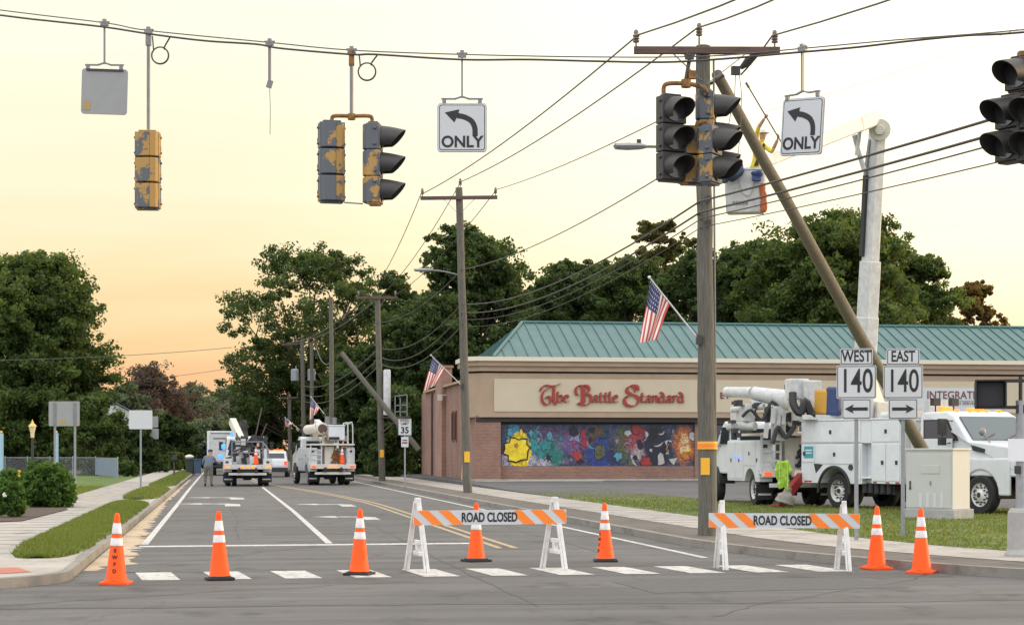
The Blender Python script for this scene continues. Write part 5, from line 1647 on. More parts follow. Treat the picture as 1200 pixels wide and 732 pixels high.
# outriggers in red
for s in (-1, 1):
    m = MB(); m.beam((-1.36, s * 1.0, 1.05), (-1.36, s * 1.85, .22), .19, .24); m.beam((-1.36, s * 1.5, .55), (-1.36, s * 1.92, .14), .14, .17)
    m.box((-1.36, s * 1.95, .08), (.36, .36, .05)); m.build('outrigger', 'red_paint', T, bevel=.01)
# cab
cw = 2.36
cm = cab_mesh(2.95, 4.55, 6.2, 6.35, cw, 2.66, 1.80, .98)
# wheel cut-out is dark arch laid on the flank
cab_o = cm.build('cab', 'white_paint', T, bevel=.05, seg=3)
for s in (-1, 1):
    m = MB(); m.prism(arch(4.9, .51, .64, 4.05, 5.75, .50, 1.45, xs=1 / 1.18)[::-1], s * 1.06, s * 1.17, 'XZ')
    m.v = [Vector((v.x, v.y - s * .0, v.z)) for v in m.v]
    m.build('fender', 'white_paint', T, bevel=.04)
    m = MB(); pts = [(4.9 + .60 / 1.18 * math.cos(R(-8 + 196 * i / 16)), .51 + .60 * math.sin(R(-8 + 196 * i / 16))) for i in range(17)]
    m.prism(pts, s * .5, s * 1.055, 'XZ'); m.build('wheel_well', 'dark_frame', T)
    y = s * 1.15
    # door with its window
    m = MB(); m.box((3.55, s * (cw / 2 + .008), 1.48), (1.02, .02, .95)); d = m.build('door', 'white_paint', cab_o, bevel=.008)
    m = MB(); m.box((3.18, s * (cw / 2 + .03), 1.76), (.18, .03, .05)); m.build('handle', 'dark_frame', d)
    yy = cw / 2 * .93
    m = MB(); m.prism([(3.10, 1.90), (4.18, 1.90), (3.86, 2.46), (3.10, 2.46)], s * (yy - .01), s * (yy + .055), 'XZ'); fr_ = m.build('window_frame', 'black_plastic', cab_o)
    m = MB(); m.prism([(3.15, 1.94), (4.10, 1.94), (3.83, 2.42), (3.15, 2.42)], s * (yy + .05), s * (yy + .062), 'XZ'); m.build('window', 'glass_dark', cab_o)
    # mirrors
    m = MB(); m.tube([(4.0, s * 1.12, 2.42), (3.98, s * 1.45, 2.42), (3.98, s * 1.45, 1.8), (4.0, s * 1.15, 1.85)], .018, 6); m.box((3.98, s * 1.46, 2.26), (.10, .22, .42)); m.box((3.98, s * 1.46, 1.88), (.10, .20, .20)); m.build('mirror', 'black_plastic', cab_o, bevel=.02)
    m = MB(); m.ball((5.05, s * 1.26, 2.12), (.06, .11, .11), 10); m.tube([(5.05, s * 1.0, 1.85), (5.05, s * 1.24, 2.06)], .015, 6); m.build('hood_mirror', 'grey_metal', cab_o, smooth=True)
    m = MB(); m.prism([(6.08, 1.50), (6.36, 1.44), (6.36, 1.20), (6.02, 1.26)], s * .72, s * 1.12, 'XZ'); hl = m.build('headlight', 'clear_lamp', cab_o, bevel=.02)
    m = MB(); m.prism([(6.0, 1.29), (6.2, 1.27), (6.15, 1.40)], s * 1.12, s * 1.125, 'XZ'); m.build('turn_lens', 'red_lens', hl)
    m = MB(); m.prism([(4.62, 1.80), (5.05, 1.68), (5.02, 1.58), (4.68, 1.64)], s * 1.10, s * 1.18, 'XZ'); m.build('hood_vent', 'dark_frame', cab_o)
    m = MB(); m.box((3.55, s * 1.1, .74), (1.3, .22, .44)); m.box((3.55, s * 1.16, .52), (1.2, .12, .05)); m.build('fuel_tank_step', 'dark_metal', T, bevel=.04)
# windscreen
m = MB()
a = Vector((4.56, 0, 1.92)); b = Vector((4.09, 0, 2.53)); d_ = Vector((b.z - a.z, 0, a.x - b.x)).normalized() * .012
ws = [(a.x, -1.02, a.z), (a.x, 1.02, a.z), (b.x, .97, b.z), (b.x, -.97, b.z)]
m.add([Vector(p) + d_ * 1.2 for p in ws] + [Vector(p) - d_ * 2 for p in ws], [(0, 1, 2, 3), (7, 6, 5, 4), (0, 4, 5, 1), (1, 5, 6, 2), (2, 6, 7, 3), (3, 7, 4, 0)])
m.build('windscreen', 'windscreen', cab_o)
m = MB()
for k_ in (-.45, .35): m.beam(Vector((4.60, k_ - .25, 1.93)), Vector((4.47, k_ + .3, 2.10)), .02, .015)
m.build('wiper', 'black_plastic', cab_o)
m = MB(); m.box((6.345, 0, 1.20), (.06, 1.30, .62)); m.build('grille', 'dark_frame', cab_o, bevel=.03)
m = MB(); m.box((6.42, 0, .72), (.24, 2.36, .34)); m.build('bumper', 'white_worn', T, bevel=.05)
for y in (-.75, -.3, .0, .3, .75):
    m = MB(); m.box((3.80, y, 2.70), (.10, .09, .05)); m.build('roof_marker_lamp', 'amber_lamp', cab_o)
for q_, d_ in (((3.25, -.55, 2.74), (.16, .34, .13)), ((3.4, .35, 2.73), (.22, .42, .09))):
    m = MB(); m.box(q_, d_); m.build('warning_beacon', 'amber_lamp', cab_o, bevel=.02)
for y in (-.75, -.1):
    m = MB(); m.cyl((3.12, y, 2.6), (3.12, y, 2.86), .02, n=6); m.box((3.12, y, 2.94), (.12, .26, .20)); m.build('work_lamp', 'dark_frame', cab_o, bevel=.02)
m = MB(); m.box((2.72, .0, 2.2), (.10, 2.3, .06)); m.box((2.72, -1.1, 1.9), (.08, .08, 1.7)); m.box((2.72, 1.1, 1.9), (.08, .08, 1.7)); m.box((2.72, 0, 2.62), (.10, 2.3, .06)); m.build('headache_rack', 'white_worn', T)
for o_ in [c for c in T.children_recursive if c.type == 'MESH']:
    q_ = o_
    while q_.parent is not T: q_ = q_.parent
    if q_.name.split('.')[0] == 'wheel': continue
    for v in o_.data.vertices: v.co.x = FX(v.co.x)
# raised boom
K0 = TL(P(1012, 452, 52.8)); K1 = TL(P(1028, 158, 52.0)); 
m = MB()
def sect(p0, p1, w0, w1): m.beam(p0, p1, w0, w1, up=(1, 0, 0))
e = lambda t: K0.lerp(K1, t)
base_t = Vector((.34, 0, 2.7))
m2 = MB(); m2.beam(base_t, K0 + Vector((0, 0, .2)), .5, .5); m2.build('boom_knuckle', 'cream_fibreglass', T, bevel=.04)
m.beam(K0 - (K1 - K0).normalized() * .9, e(.28), .46, .50, up=(1, 0, 0)); lo_ = m.build('lower_boom', 'white_worn', T, bevel=.05)
m = MB(); m.beam(e(.24), e(.50), .42, .45, up=(1, 0, 0)); m.build('boom_collar', 'white_worn', lo_, bevel=.03)
m = MB(); m.beam(e(.46), e(1.02), .36, .38, up=(1, 0, 0)); m.build('boom_section', 'white_worn', lo_, bevel=.05)
off = TL(P(1000, 300, 52.4)) - TL(P(1014, 300, 52.4))
m = MB(); m.beam(e(.52) + off * .70, e(.84) + off * .74, .12, .14); m.build('boom_cylinder', 'dark_frame', lo_)
m = MB(); m.beam(e(.84) + off * .8, e(.98) + off * .55, .09, .09); m.tube([e(.5) + off * .3, e(.7) + off * .42, e(.9) + off * .3, e(1.0)], .045, 6); m.build('boom_rod', 'grey_metal', lo_)
KE = TL(P(1031, 152, 51.9))
m = MB(); cam_l = TL(P(1031, 152, 51.2)) - KE; cam_n = cam_l.normalized()
m.cyl(KE - cam_n * .36, KE + cam_n * .30, .30, n=20); m.cyl(KE - cam_n * .42, KE + cam_n * .42, .14, n=12); m.build('elbow_joint', 'cream_fibreglass', T, bevel=.02)
# upper boom to the bucket
U0 = TL(P(1022, 139, 51.6)); U1 = TL(P(893, 190, 47.6))
m = MB(); uu = lambda t: U0.lerp(U1, t)
m.beam(uu(-.05), uu(.16), .36, .42); m.beam(TL(P(1020, 137, 51.7)), KE, .30, .44)
ub = m.build('upper_boom', 'cream_fibreglass', T, bevel=.05)
m = MB(); m.beam(uu(.13), uu(.55), .36, .38); m.build('boom_section', 'cream_fibreglass', ub, bevel=.04)
m = MB(); m.beam(uu(.52), uu(1.0), .28, .30); m.build('boom_tip', 'white_worn', ub, bevel=.03)
m = MB(); lnk = [TL(P(1001, 158, 51.6)), TL(P(1006, 178, 51.8)), TL(P(1013, 200, 51.9))]; m.tube(lnk, .07, 8); m.tube([TL(P(1008, 148, 51.5)), TL(P(1004, 182, 51.7))], .06, 8); m.build('elbow_link', 'white_worn', ub)
# bucket
BC = P(873.5, 250, 47.0)
rb = -YAW - R(10)
bl = TL(BC); brz = rb - (-YAW - R(60))
def BK(x, y, z):
    c, s = math.cos(brz), math.sin(brz)
    return bl + Vector((x * c - y * s, x * s + y * c, z))
m = MB()
hgt, wx, wy_, th = 1.09, 1.04, .66, .04
outer0, outer1 = [], []
def ring(sx, sy, z, r_=.10):
    o_ = []
    for cx, cy, a0 in ((1, 1, 0), (-1, 1, 90), (-1, -1, 180), (1, -1, 270)):
        for k_ in range(5):
            a = R(a0 + 22.5 * k_)
            o_.append(BK(cx * (sx / 2 - r_) + r_ * math.cos(a), cy * (sy / 2 - r_) + r_ * math.sin(a), z))
    return o_
rings = [ring(wx * .86, wy_ * .86, 0), ring(wx * .90, wy_ * .90, .03), ring(wx, wy_, hgt - .06), ring(wx + .05, wy_ + .05, hgt - .05), ring(wx + .05, wy_ + .05, hgt), ring(wx - .08, wy_ - .08, hgt), ring(wx * .86 - .08, wy_ * .86 - .08, .06)]
vs = [p for r_ in rings for p in r_]; N = len(rings[0]); fs = []
for i in range(len(rings) - 1):
    for k_ in range(N): fs.append((i * N + k_, i * N + (k_ + 1) % N, (i + 1) * N + (k_ + 1) % N, (i + 1) * N + k_))
fs += [tuple(range(N))[::-1], tuple((len(rings) - 1) * N + k_ for k_ in range(N))]
m.add(vs, fs); bk = m.build('bucket', 'white_worn', T, smooth=True)
m = MB(); m.beam(BK(-.1, wy_ / 2, .55), U1, .2, .3); m.add([], []); m.beam(BK(.0, wy_ / 2 + .06, .2), BK(.0, wy_ / 2 + .06, .95), .3, .14); m.build('bucket_mount', 'dark_metal', bk)
m = MB(); m.tube(smooth_path([BK(-.15, -wy_ / 2 - .03, hgt * .72), BK(-.05, -wy_ / 2 - .04, hgt * .42), BK(.14, -wy_ / 2 - .04, hgt * .38), BK(.25, -wy_ / 2 - .03, hgt * .7)], 5), .014, 6); m.build('strap', 'canvas', bk)
m = MB()
for k_ in range(5): m.beam(BK(-.30 + k_ * .08, -wy_ / 2 * .93 - .01, .22), BK(-.24 + k_ * .08, -wy_ / 2 * .93 - .01, .22), .006, .09)
m.build('bucket_lettering', 'letter_grey', bk)
# gear hanging on the bucket
def blobby(pts, rs, name, m_, label, cat, n=10):
    b_ = MB(); b_.tube(smooth_path(pts, 4), [rs[0]] + [rs[min(len(rs) - 1, int(i / 4) + 1)] for i in range(len(smooth_path(pts, 4)) - 1)], n)
    o = b_.build(name, m_, smooth=True)
    tx = bpy.data.textures.new('crumple', 'CLOUDS'); tx.noise_scale = .12
    sb = o.modifiers.new('s', 'SUBSURF'); sb.levels = 1; sb.render_levels = 1
    ds = o.modifiers.new('d', 'DISPLACE'); ds.texture = tx; ds.strength = .09
    return tag(o, label, cat)
blobby([P(846, 214, 46.55), P(851, 206, 46.5), P(860, 204, 46.5), P(866, 199, 46.6), P(867, 193, 46.7)], [.08, .14, .17, .15, .09], 'jacket', 'blue_cloth', 'crumpled blue jacket draped over the left rim of the raised bucket', 'jacket')
blobby([P(887, 200, 46.5), P(887.5, 205, 46.5), P(887, 212, 46.52)], [.10, .16, .12], 'tool_bag', 'blue_vinyl', 'small blue bag hung inside the right rim of the raised bucket', 'tool bag')
blobby([P(893, 214, 46.6), P(894.5, 228, 46.6), P(895.5, 249, 46.6)], [.05, .08, .09], 'hanging_cloth', 'orange_cloth', 'orange cloth hanging down the right side of the raised bucket', 'cloth')
m = MB(); c0 = P(857, 190, 46.9)
for k_ in range(1): m.box(c0, (.42, .25, .34), rot=(0, 0, -YAW + .3))
m.beam(P(849, 186, 46.8), P(866, 183, 46.8), .05, .05)
tag(m.build('tool_tray', 'white_worn', bevel=.02), 'small white tool tray behind the signals, left of the lineman', 'tool tray')
m = MB(); 
m = MB()
m.prism([(-.12, .02), (.02, -.03), (.14, .03), (.22, -.06), (.26, -.34), (.17, -.38), (.19, -.62), (.13, -.86), (.02, -.74), (-.10, -.80), (-.15, -.55), (-.24, -.42), (-.20, -.10)], -.05, .05, 'XZ')
o = m.build('safety_vest', 'hivis', loc=P(917.5, 540, 53.15), rz=-YAW, bevel=.03)
tx = bpy.data.textures.new('crumple', 'CLOUDS'); tx.noise_scale = .16
sb = o.modifiers.new('s', 'SUBSURF'); sb.subdivision_type = 'SIMPLE'; sb.levels = 3; sb.render_levels = 3
ds = o.modifiers.new('d', 'DISPLACE'); ds.texture = tx; ds.strength = .12
tag(o, 'lime safety vest hanging at the rear of the folded boom truck', 'vest')
m = MB(); m.beam((-.11, -.06, -.08), (-.12, -.07, -.7), .045, .01); m.beam((.12, -.06, -.08), (.12, -.07, -.75), .045, .01); m.build('reflective_stripe', 'cone_white', o)
blobby([P(919, 590, 53.5), P(922, 580, 53.5), P(924, 571, 53.5)], [.34, .28, .10], 'canvas_bag', 'canvas', 'grey canvas bag on the ground beneath the lime vest', 'bag')

# ---------- trucks seen from behind: one builder, three layouts
def rear_truck(loc, rz, label, s_=1.0, lay='A'):
    T = empty('bucket_truck', loc, rz, label, 'bucket truck', 'white bucket trucks seen from behind')
    wb = 4.3
    for s in (-1, 1):
        wheel(T, 0, s * .96, s, .49, .25, True); wheel(T, wb, s * 1.0, s, .49, .27)
    m = MB()
    for s in (-1, 1): m.box((1.8, s * .42, .82), (6.6, .09, .24))
    m.cyl((0, -.95, .49), (0, .95, .49), .10, n=12); m.box((0, 0, .49), (.4, .42, .38)); m.box((-1.05, 0, .66), (.3, 1.1, .30)); m.cyl((-1.0, -.9, .62), (-1.0, .9, .62), .06, n=8)
    m.build('chassis', 'dark_frame', T)
    for s in (-1, 1):
        m = MB(); m.prism(arch(0, .49, .62, -.95, 2.45, .72, 1.95 if lay != 'A' else 1.40), s * .78, s * 1.2, 'XZ')
        bo = m.build('utility_body', 'white_paint' if lay != 'A' else 'white_worn', T, bevel=.015)
        for x0, x1, z0 in ((-.93, -.68, .8), (-.66, .66, 1.18), (.68, 1.5, .78), (1.52, 2.42, .78)):
            door_panel(bo, x0, x1, z0, 1.92 if lay != 'A' else 1.37, s * 1.2, s, 'mid')
        # rear faces of the bins
        zt = 1.95 if lay != 'A' else 1.40
        m = MB(); m.box((-.962, s * .99, (zt + .78) / 2), (.02, .36, zt - .86)); m.build('bin_door', 'white_worn', bo, bevel=.006)
        m = MB(); m.box((-.98, s * 1.02, zt - .18), (.03, .14, .10)); m.box((-.98, s * .98, 1.0), (.03, .06, .12)); m.build('latch', 'dark_frame', bo)
    m = MB(); m.box((.75, 0, 1.0), (3.4, 1.56, .08)); m.box((-1.08, 0, 1.02), (.30, 2.40, .14)); m.build('tail_deck', 'white_worn', T, bevel=.01)
    m = MB(); m.box((-1.26, 0, .98), (.06, 2.42, .24)); m.box((-1.22, 0, .62), (.10, 1.9, .12)); m.build('rear_bumper', 'cream_fibreglass' if lay == 'B' else 'white_worn', T, bevel=.01)
    for i, (y, w) in enumerate(((-1.02, .22), (-.16, .1), (0, .1), (.16, .1), (1.02, .22))):
        if lay == 'A' and i in (1, 2, 3): w = .16; y *= 1.8
        m = MB(); m.box((-1.305, y, .96), (.03, w, .11)); m.build('tail_lamp', 'amber_lamp' if abs(y) < .5 or lay == 'A' else 'red_lamp', T, bevel=.006)
    for s in (-1, 1):
        m = MB(); m.box((-.72, s * .96, .42), (.02, .52, .44)); m.box((-.735, s * .96, .35), (.006, .40, .06), mi=1); m.build('mud_flap', ['black_rubber', 'white_worn'], T)
    # cab
    c_ = cab_mesh(2.62, 4.2, 5.4, 5.6, 2.2, 2.55, 1.7, .92).build('cab', 'white_paint', T, bevel=.05)
    m = MB(); m.box((2.61, 0, 2.1), (.02, 1.5, .45)); m.build('rear_window', 'glass_dark', c_)
    for s in (-1, 1):
        m = MB(); m.prism([(2.80, 1.85), (3.80, 1.85), (3.55, 2.38), (2.80, 2.38)], s * 1.0, s * 1.085, 'XZ'); m.build('window', 'glass_dark', c_)
        m = MB(); m.tube([(3.75, s * 1.05, 2.2), (3.75, s * 1.32, 2.2), (3.75, s * 1.32, 1.8), (3.75, s * 1.05, 1.8)], .016, 6); m.box((3.74, s * 1.33, 2.05), (.08, .20, .44)); m.build('mirror', 'black_plastic', c_, bevel=.02)
        m = MB(); pts = [(wb + .58 * math.cos(R(180 * i / 14)), .6 + .56 * math.sin(R(180 * i / 14))) for i in range(15)]
        m.prism(pts, s * .6, s * 1.112, 'XZ'); m.build('wheel_well', 'dark_frame', T)
    # turret, boom folded along the truck
    if lay == 'A':
        # digger style: cluttered racks, cable frame, tilted boom
        m = MB(); m.lathe([(.32, 1.0), (.32, 1.7), (.40, 1.75), (.40, 2.0)], (.2, .2, 0), 16); m.build('turret', 'white_worn', T, smooth=True)
        m = MB(); m.beam((.2, .25, 2.2), (1.6, .75, 3.35), .34, .38); bm_ = m.build('boom', 'cream_fibreglass', T, bevel=.04)
        m = MB(); m.beam((1.3, .1, 2.4), (1.8, .2, 3.3), .30, .34); m.beam((1.3, -.1, 3.0), (1.3, .35, 3.4), .12, .12); m.build('boom_winch', 'black_plastic', bm_)
        m = MB()
        for y in (-.78, .78):
            m.beam((-.85, y, 1.05), (-.85, y, 2.25), .06, .06); m.beam((.8, y, 1.05), (.8, y, 2.25), .06, .06); m.beam((-.85, y, 2.25), (.8, y, 2.25), .06, .06)
        m.beam((-.85, -.78, 2.25), (-.85, .78, 2.25), .06, .06); m.beam((-.85, -.78, 1.7), (-.85, .78, 1.7), .05, .05); m.build('rack_frame', 'grey_metal', T)
        r_ = random.Random(3); m = MB()
        for k_ in range(26): m.box((-.5 + r_.random() * 1.2, -.95 + r_.random() * 1.9, 1.2 + r_.random() * 1.25), (.3, .10 + r_.random() * .25, .15 + r_.random() * .45), rot=(r_.uniform(-.3, .3), 0, 0))
        for k_ in range(7): m.tube([(-.6, -.9 + r_.random() * 1.8, 1.3 + r_.random()), (.2, -.9 + r_.random() * 1.8, 2.2 + r_.random() * .6)], .035, 6)
        m.build('stowed_gear', 'dark_metal', T)
        m = MB()
        for k_ in range(6): m.box((-.75 + r_.random() * .4, -.55 + r_.random() * 1.1, 1.5 + r_.random() * .8), (.10, .08 + r_.random() * .18, .1 + r_.random() * .25))
        m.build('stowed_boxes', 'white_worn', T)
        m = MB(); m.tube(smooth_path([(-.85, -.75, 2.2), (-.85, -1.0, 1.9), (-.85, -1.05, 1.3)], 5), .05, 8); m.build('hose', 'grey_metal', T)
        m = MB(); m.box((2.75, .72, 2.70), (.16, .26, .16)); m.build('beacon', 'blue_lamp', T)
        for q_ in ((-.9, 1.20, 2.0), (-.9, 1.34, 1.50)):
            m = MB(); m.box(q_, (.14, .22, .22)); m.build('beacon', 'blue_lamp', T, bevel=.04)
        m = MB(); m.cyl((.5, -.35, 2.2), (.8, -.75, 4.0), .035, n=6); m.cyl((.6, -.6, 2.2), (.6, -1.0, 3.2), .03, n=6); m.build('long_pole_tool', 'wood_arm', T)
    else:
        m = MB(); m.lathe([(.36, 1.0), (.36, 1.9), (.44, 1.95), (.44, 2.2)], (.1, 0, 0), 16); m.box((.1, 0, 2.5), (.6, .55, .7)); m.build('turret', 'cream_fibreglass', T, bevel=.03)
        if lay != 'C':
          m = MB(); m.lathe([(.001, -.02), (.30, 0), (.33, .08), (.33, 1.6), (.28, 1.7), (.26, 4.6), (.001, 4.6)], (-.7, .45, 2.95), 18, axis='X'); bm_ = m.build('boom', 'cream_fibreglass', T, smooth=True)
          m = MB(); m.lathe([(.001, 0), (.24, 0), (.24, .03), (.001, .03)], (-.74, .45, 2.95), 16, axis='X'); m.build('boom_end_cap', 'wood_arm', bm_)
        m = MB(); m.beam((-.3, .0, 2.6), (3.6, .0, 3.35), .30, .34); m.build('upper_boom', 'white_worn', T, bevel=.03)
        m = MB(); m.box((-.75, -.25, 2.72), (.55, .85, .75)); m.box((-.75, -.25, 3.12), (.62, .92, .06)); bk = m.build('bucket', 'white_paint', T, bevel=.05)
        m = MB(); m.box((-1.0, -.10, 2.45), (.20, .55, .14)); m.build('bucket_step', 'dark_frame', bk)
        m = MB(); m.cyl((-.4, -.2, 3.2), (-.4, -.2, 3.55), .16, n=12); m.cyl((-.5, .15, 3.1), (-.5, .15, 3.6), .14, n=10); m.build('boom_hydraulics', 'black_plastic' if lay == 'C' else 'grey_metal', T)
        m = MB()
        for x in (-.9, .4): m.tube(smooth_path([(x, -.85, 2.15), (x, -.85, 3.15), (x, -.95, 3.25), (x, -1.1, 3.2), (x, -1.12, 2.15)], 3), .035, 8)
        m.beam((-.9, -1.0, 3.22), (.4, -1.0, 3.22), .05, .05); m.build('ladder_rack', 'white_worn', T)
        m = MB(); m.box((.2, 0, 2.12), (2.6, 2.36, .07)); m.box((-1.0, .0, 2.12), (.1, 2.3, .09)); m.build('platform', 'cream_fibreglass', T)
        m = MB()
        for y in (1.12, .55): m.beam((-.98, y, 1.05), (-.98, y, 2.1), .06, .06)
        for z in (1.35, 1.6, 1.85): m.beam((-.98, .55, z), (-.98, 1.12, z), .04, .05)
        m.build('ladder', 'white_worn', T)
        m = MB(); m.box((-.5, .1, 1.55), (.5, .5, .95)); m.build('tool_locker', 'cream_fibreglass', T, bevel=.02)
        r_ = random.Random(8); m = MB()
        for k_ in range(9): m.tube([(-.85 + r_.random() * .2, -.45 + r_.random() * .5, 1.1 + r_.random() * .8) for q in range(3)], .05, 6)
        for k_ in range(5): m.box((-.8 + r_.random() * .3, -.5 + r_.random() * .55, 1.15 + r_.random() * .7), (.16, .16, .2))
        m.build('rope_and_gear', 'rust' if lay == 'B' else 'dark_metal', T)
        m = MB()
        for k_ in range(10): m.box((-.9 + r_.random() * .5, -.95 + r_.random() * 1.9, 2.2 + r_.random() * .55), (.25, .08 + r_.random() * .22, .08 + r_.random() * .3), rot=(r_.uniform(-.4, .4), 0, 0))
        for k_ in range(6): m.tube([(-.9, -.9 + r_.random() * 1.8, 2.2 + r_.random() * .3), (-.4, -.9 + r_.random() * 1.8, 2.6 + r_.random() * .6)], .03, 6)
        m.build('boom_fittings', 'stowed_tan' if lay == 'B' else 'dark_metal', T)
        m = MB(); m.tube([(-1.0, -.55, 1.1), (-1.0, -.55, 2.0), (-1.0, -1.1, 2.0), (-1.0, -1.1, 1.1)], .035, 8); m.build('guard_rail', 'white_worn', T)
        m = MB(); m.box((-.9, -1.0, 1.45), (.12, .25, .7)); m.build('dark_locker', 'dark_frame', T)
        m = MB(); m.tube(smooth_path([(-1.0, -.6, .55), (-1.1, -.62, .95), (-1.0, -.7, .9)], 3), [.12] * 7, 8); m.build('sack', 'canvas', T, smooth=True)
    return T
def bc(root, p): 
    r_ = Matrix.Rotation(root.rotation_euler.z, 4, 'Z'); return root.location + r_ @ Vector(p)
gA = G(290, 569.3); TA = rear_truck(gA + Vector((0, .7, 0)), R(90), 'white truck with cluttered racks and blue flashing lights, in the left lane of the road', lay='A')
gB = G(386, 568.0); TB = rear_truck(gB + Vector((0, .7, 0)), R(90 + 7), 'white bucket truck with folded boom on the road below the transformer poles', lay='B')
gC = P(924, 530, 56.2); gC.z = .12
TC = rear_truck(gC, R(90) - YAW + R(9), 'white truck with folded boom half hidden behind the larger bucket truck', lay='C')
for lam, mtl in (('blue', 'blue_lamp'),):
    m = MB(); m.box((1.0, 1.225, 1.42), (.10, .02, .09)); m.box((1.5, 1.225, 1.5), (.10, .02, .08)); m.build('beacon', mtl, TC)
# vinyl covers on the folded bucket of truck C
m = MB(); cc = P(964, 471, 53.9); m.box(cc, (.52, .5, .72), rot=(0, .06, -YAW - .5)); tag(m.build('bucket_cover', 'yellow_vinyl', bevel=.08), 'yellow vinyl cover on the stowed bucket left of the WEST 140 sign', 'cover', 'vinyl covers on the stowed bucket')
m = MB(); cc = P(978, 470, 53.7); m.box(cc, (.42, .45, .82), rot=(0, .03, -YAW - .5)); tag(m.build('bucket_cover', 'blue_vinyl', bevel=.08), 'blue vinyl cover on the stowed bucket left of the WEST 140 sign', 'cover', 'vinyl covers on the stowed bucket')
m = MB(); bmC = P(925, 478, 54.2); lC = Matrix.Translation(TC.location) @ Matrix.Rotation(TC.rotation_euler.z, 4, 'Z'); iC = lC.inverted()
LC = lambda px, py, D: iC @ P(px, py, D)
m.tube([LC(851, 459, 56.2), LC(882, 460, 55.3), LC(884, 460, 55.2)], [.15, .17, .20], 16); m.tube([LC(883, 460.5, 55.2), LC(918, 467, 54.6), LC(930, 471, 54.4)], [.19, .27, .30], 16)
m.build('boom_tube', 'white_worn', TC, smooth=True)
m = MB(); m.box(LC(934, 456, 54.2), (.5, .6, .6)); m.box(LC(950, 462, 54.0), (.5, .5, .8)); m.build('boom_head', 'white_worn', TC, bevel=.04)
m = MB(); m.tube(smooth_path([LC(929, 460, 53.8), LC(930, 474, 53.7), LC(938, 484, 53.6), LC(944, 470, 53.6), LC(950, 484, 53.6), LC(955, 486, 53.6)], 4), .12, 8); m.build('hydraulic_hose', 'black_plastic', TC, smooth=True)
m = MB(); m.tube([LC(853, 499, 55.4), LC(885, 499, 54.8)], .13, 12); m.tube([LC(858, 480, 55.6), LC(895, 476, 54.8)], .09, 10); m.build('stowed_tube', 'white_worn', TC, smooth=True)
r_ = random.Random(21); m = MB()
for k_ in range(14):
    px_, py_ = r_.uniform(850, 915), r_.uniform(470, 520); m.box(LC(px_, py_, 55.0), (.12 + r_.random() * .3, .15, .06 + r_.random() * .16))
m.tube(smooth_path([LC(870, 488, 54.7), LC(880, 480, 54.6), LC(893, 492, 54.6), LC(905, 470, 54.5), LC(915, 490, 54.5)], 4), .05, 6)
m.tube(smooth_path([LC(905, 520, 54.3), LC(912, 500, 54.3), LC(921, 512, 54.3), LC(932, 498, 54.3)], 4), .07, 6)
m.build('boom_controls', 'dark_metal', TC)
m = MB()
for px_, py_ in ((905, 488), (911, 495), (917, 489), (897, 505)): m.beam(LC(px_, py_ + 8, 54.4), LC(px_ + 2, py_ - 10, 54.4), .10, .14)
m.build('boom_levers', 'white_worn', TC)
m = MB(); m.box(LC(963, 489, 53.8), (.5, 1.3, .14)); m.box(LC(912, 496, 54.6), (.35, .35, 1.0)); m.box(LC(870, 484, 55.6), (1.6, .3, .5)); m.build('boom_rest', 'white_worn', TC, bevel=.02)

# cones riding on the trucks
c = make_cone(True); c.location = bc(TA, (-1.05, -.42, 1.09)); c.rotation_euler = (0, 0, .2); tag(c, 'orange cone standing on the tail of the truck with blue lights', 'traffic cone', 'cones carried on the trucks')
c = make_cone(True); c.location = bc(TB, (-1.08, -.52, 1.09)); c.rotation_euler = (0, 0, -.2); tag(c, 'orange cone standing on the tail of the truck below the transformers', 'traffic cone', 'cones carried on the trucks')
# flag on the truck and a second far flag
flag(P(381, 486, 101), P(364.5, 465, 101), P(363, 492, 101), P(370, 484, 101), 101, 'small american flag above the truck below the transformer poles', .10, .03, .6, 2.0)
flag(P(352, 504, 120), P(334, 489, 120), P(334, 500, 120), P(340, 499, 120), 120, 'tiny far flag between the two trucks on the road', .10, .03, .5, 3.0)

# ---------- white car with flashing lights between the trucks, and the box truck
gS = G(322, 558.5)
S_ = empty('police_suv', gS, R(90 - 4), 'white car with red and amber flashing lights stopped between the two trucks', 'car')
for s in (-1, 1):
    for x in (0, 2.9): wheel(S_, x, s * .82, s, .37, .24)
m = MB()
prof = [(-1.0, .42), (-1.05, .8), (-1.0, 1.12), (-.75, 1.72), (-.3, 1.80), (1.3, 1.80), (2.1, 1.18), (3.5, 1.02), (3.75, .75), (3.7, .42)]
m.prism(prof, -.96, .96, 'XZ')
for v in m.v:
    if v.z > 1.15: v.y *= .84
so = m.build('body', 'white_paint', S_, bevel=.07, seg=3)
m = MB(); q = Vector((-.93, 0, 1.2)); q2 = Vector((-.77, 0, 1.66)); m.add([(q.x - .03, -.74, q.z), (q.x - .03, .74, q.z), (q2.x - .03, .66, q2.z), (q2.x - .03, -.66, q2.z)], [(0, 1, 2, 3)]); m.build('rear_window', 'glass_dark', so)
for s in (-1, 1):
    m = MB(); m.prism([(-.6, 1.2), (1.9, 1.2), (1.25, 1.70), (-.45, 1.70)], s * .80, s * .935, 'XZ'); m.build('window', 'glass_dark', so)
    m = MB(); m.box((-1.05, s * .80, .98), (.10, .22, .26)); m.build('tail_lamp', 'red_lamp', so, bevel=.02)
m = MB(); m.box((-1.08, 0, .52), (.14, 1.9, .30)); m.build('bumper', 'dark_frame', so, bevel=.03)
m = MB(); m.box((.5, 0, 1.86), (.3, 1.2, .11)); m.build('light_bar', 'amber_lamp', so, bevel=.02)
m = MB(); m.box((-1.075, -.1, .78), (.01, .32, .16)); m.build('number_plate', 'paper', so)

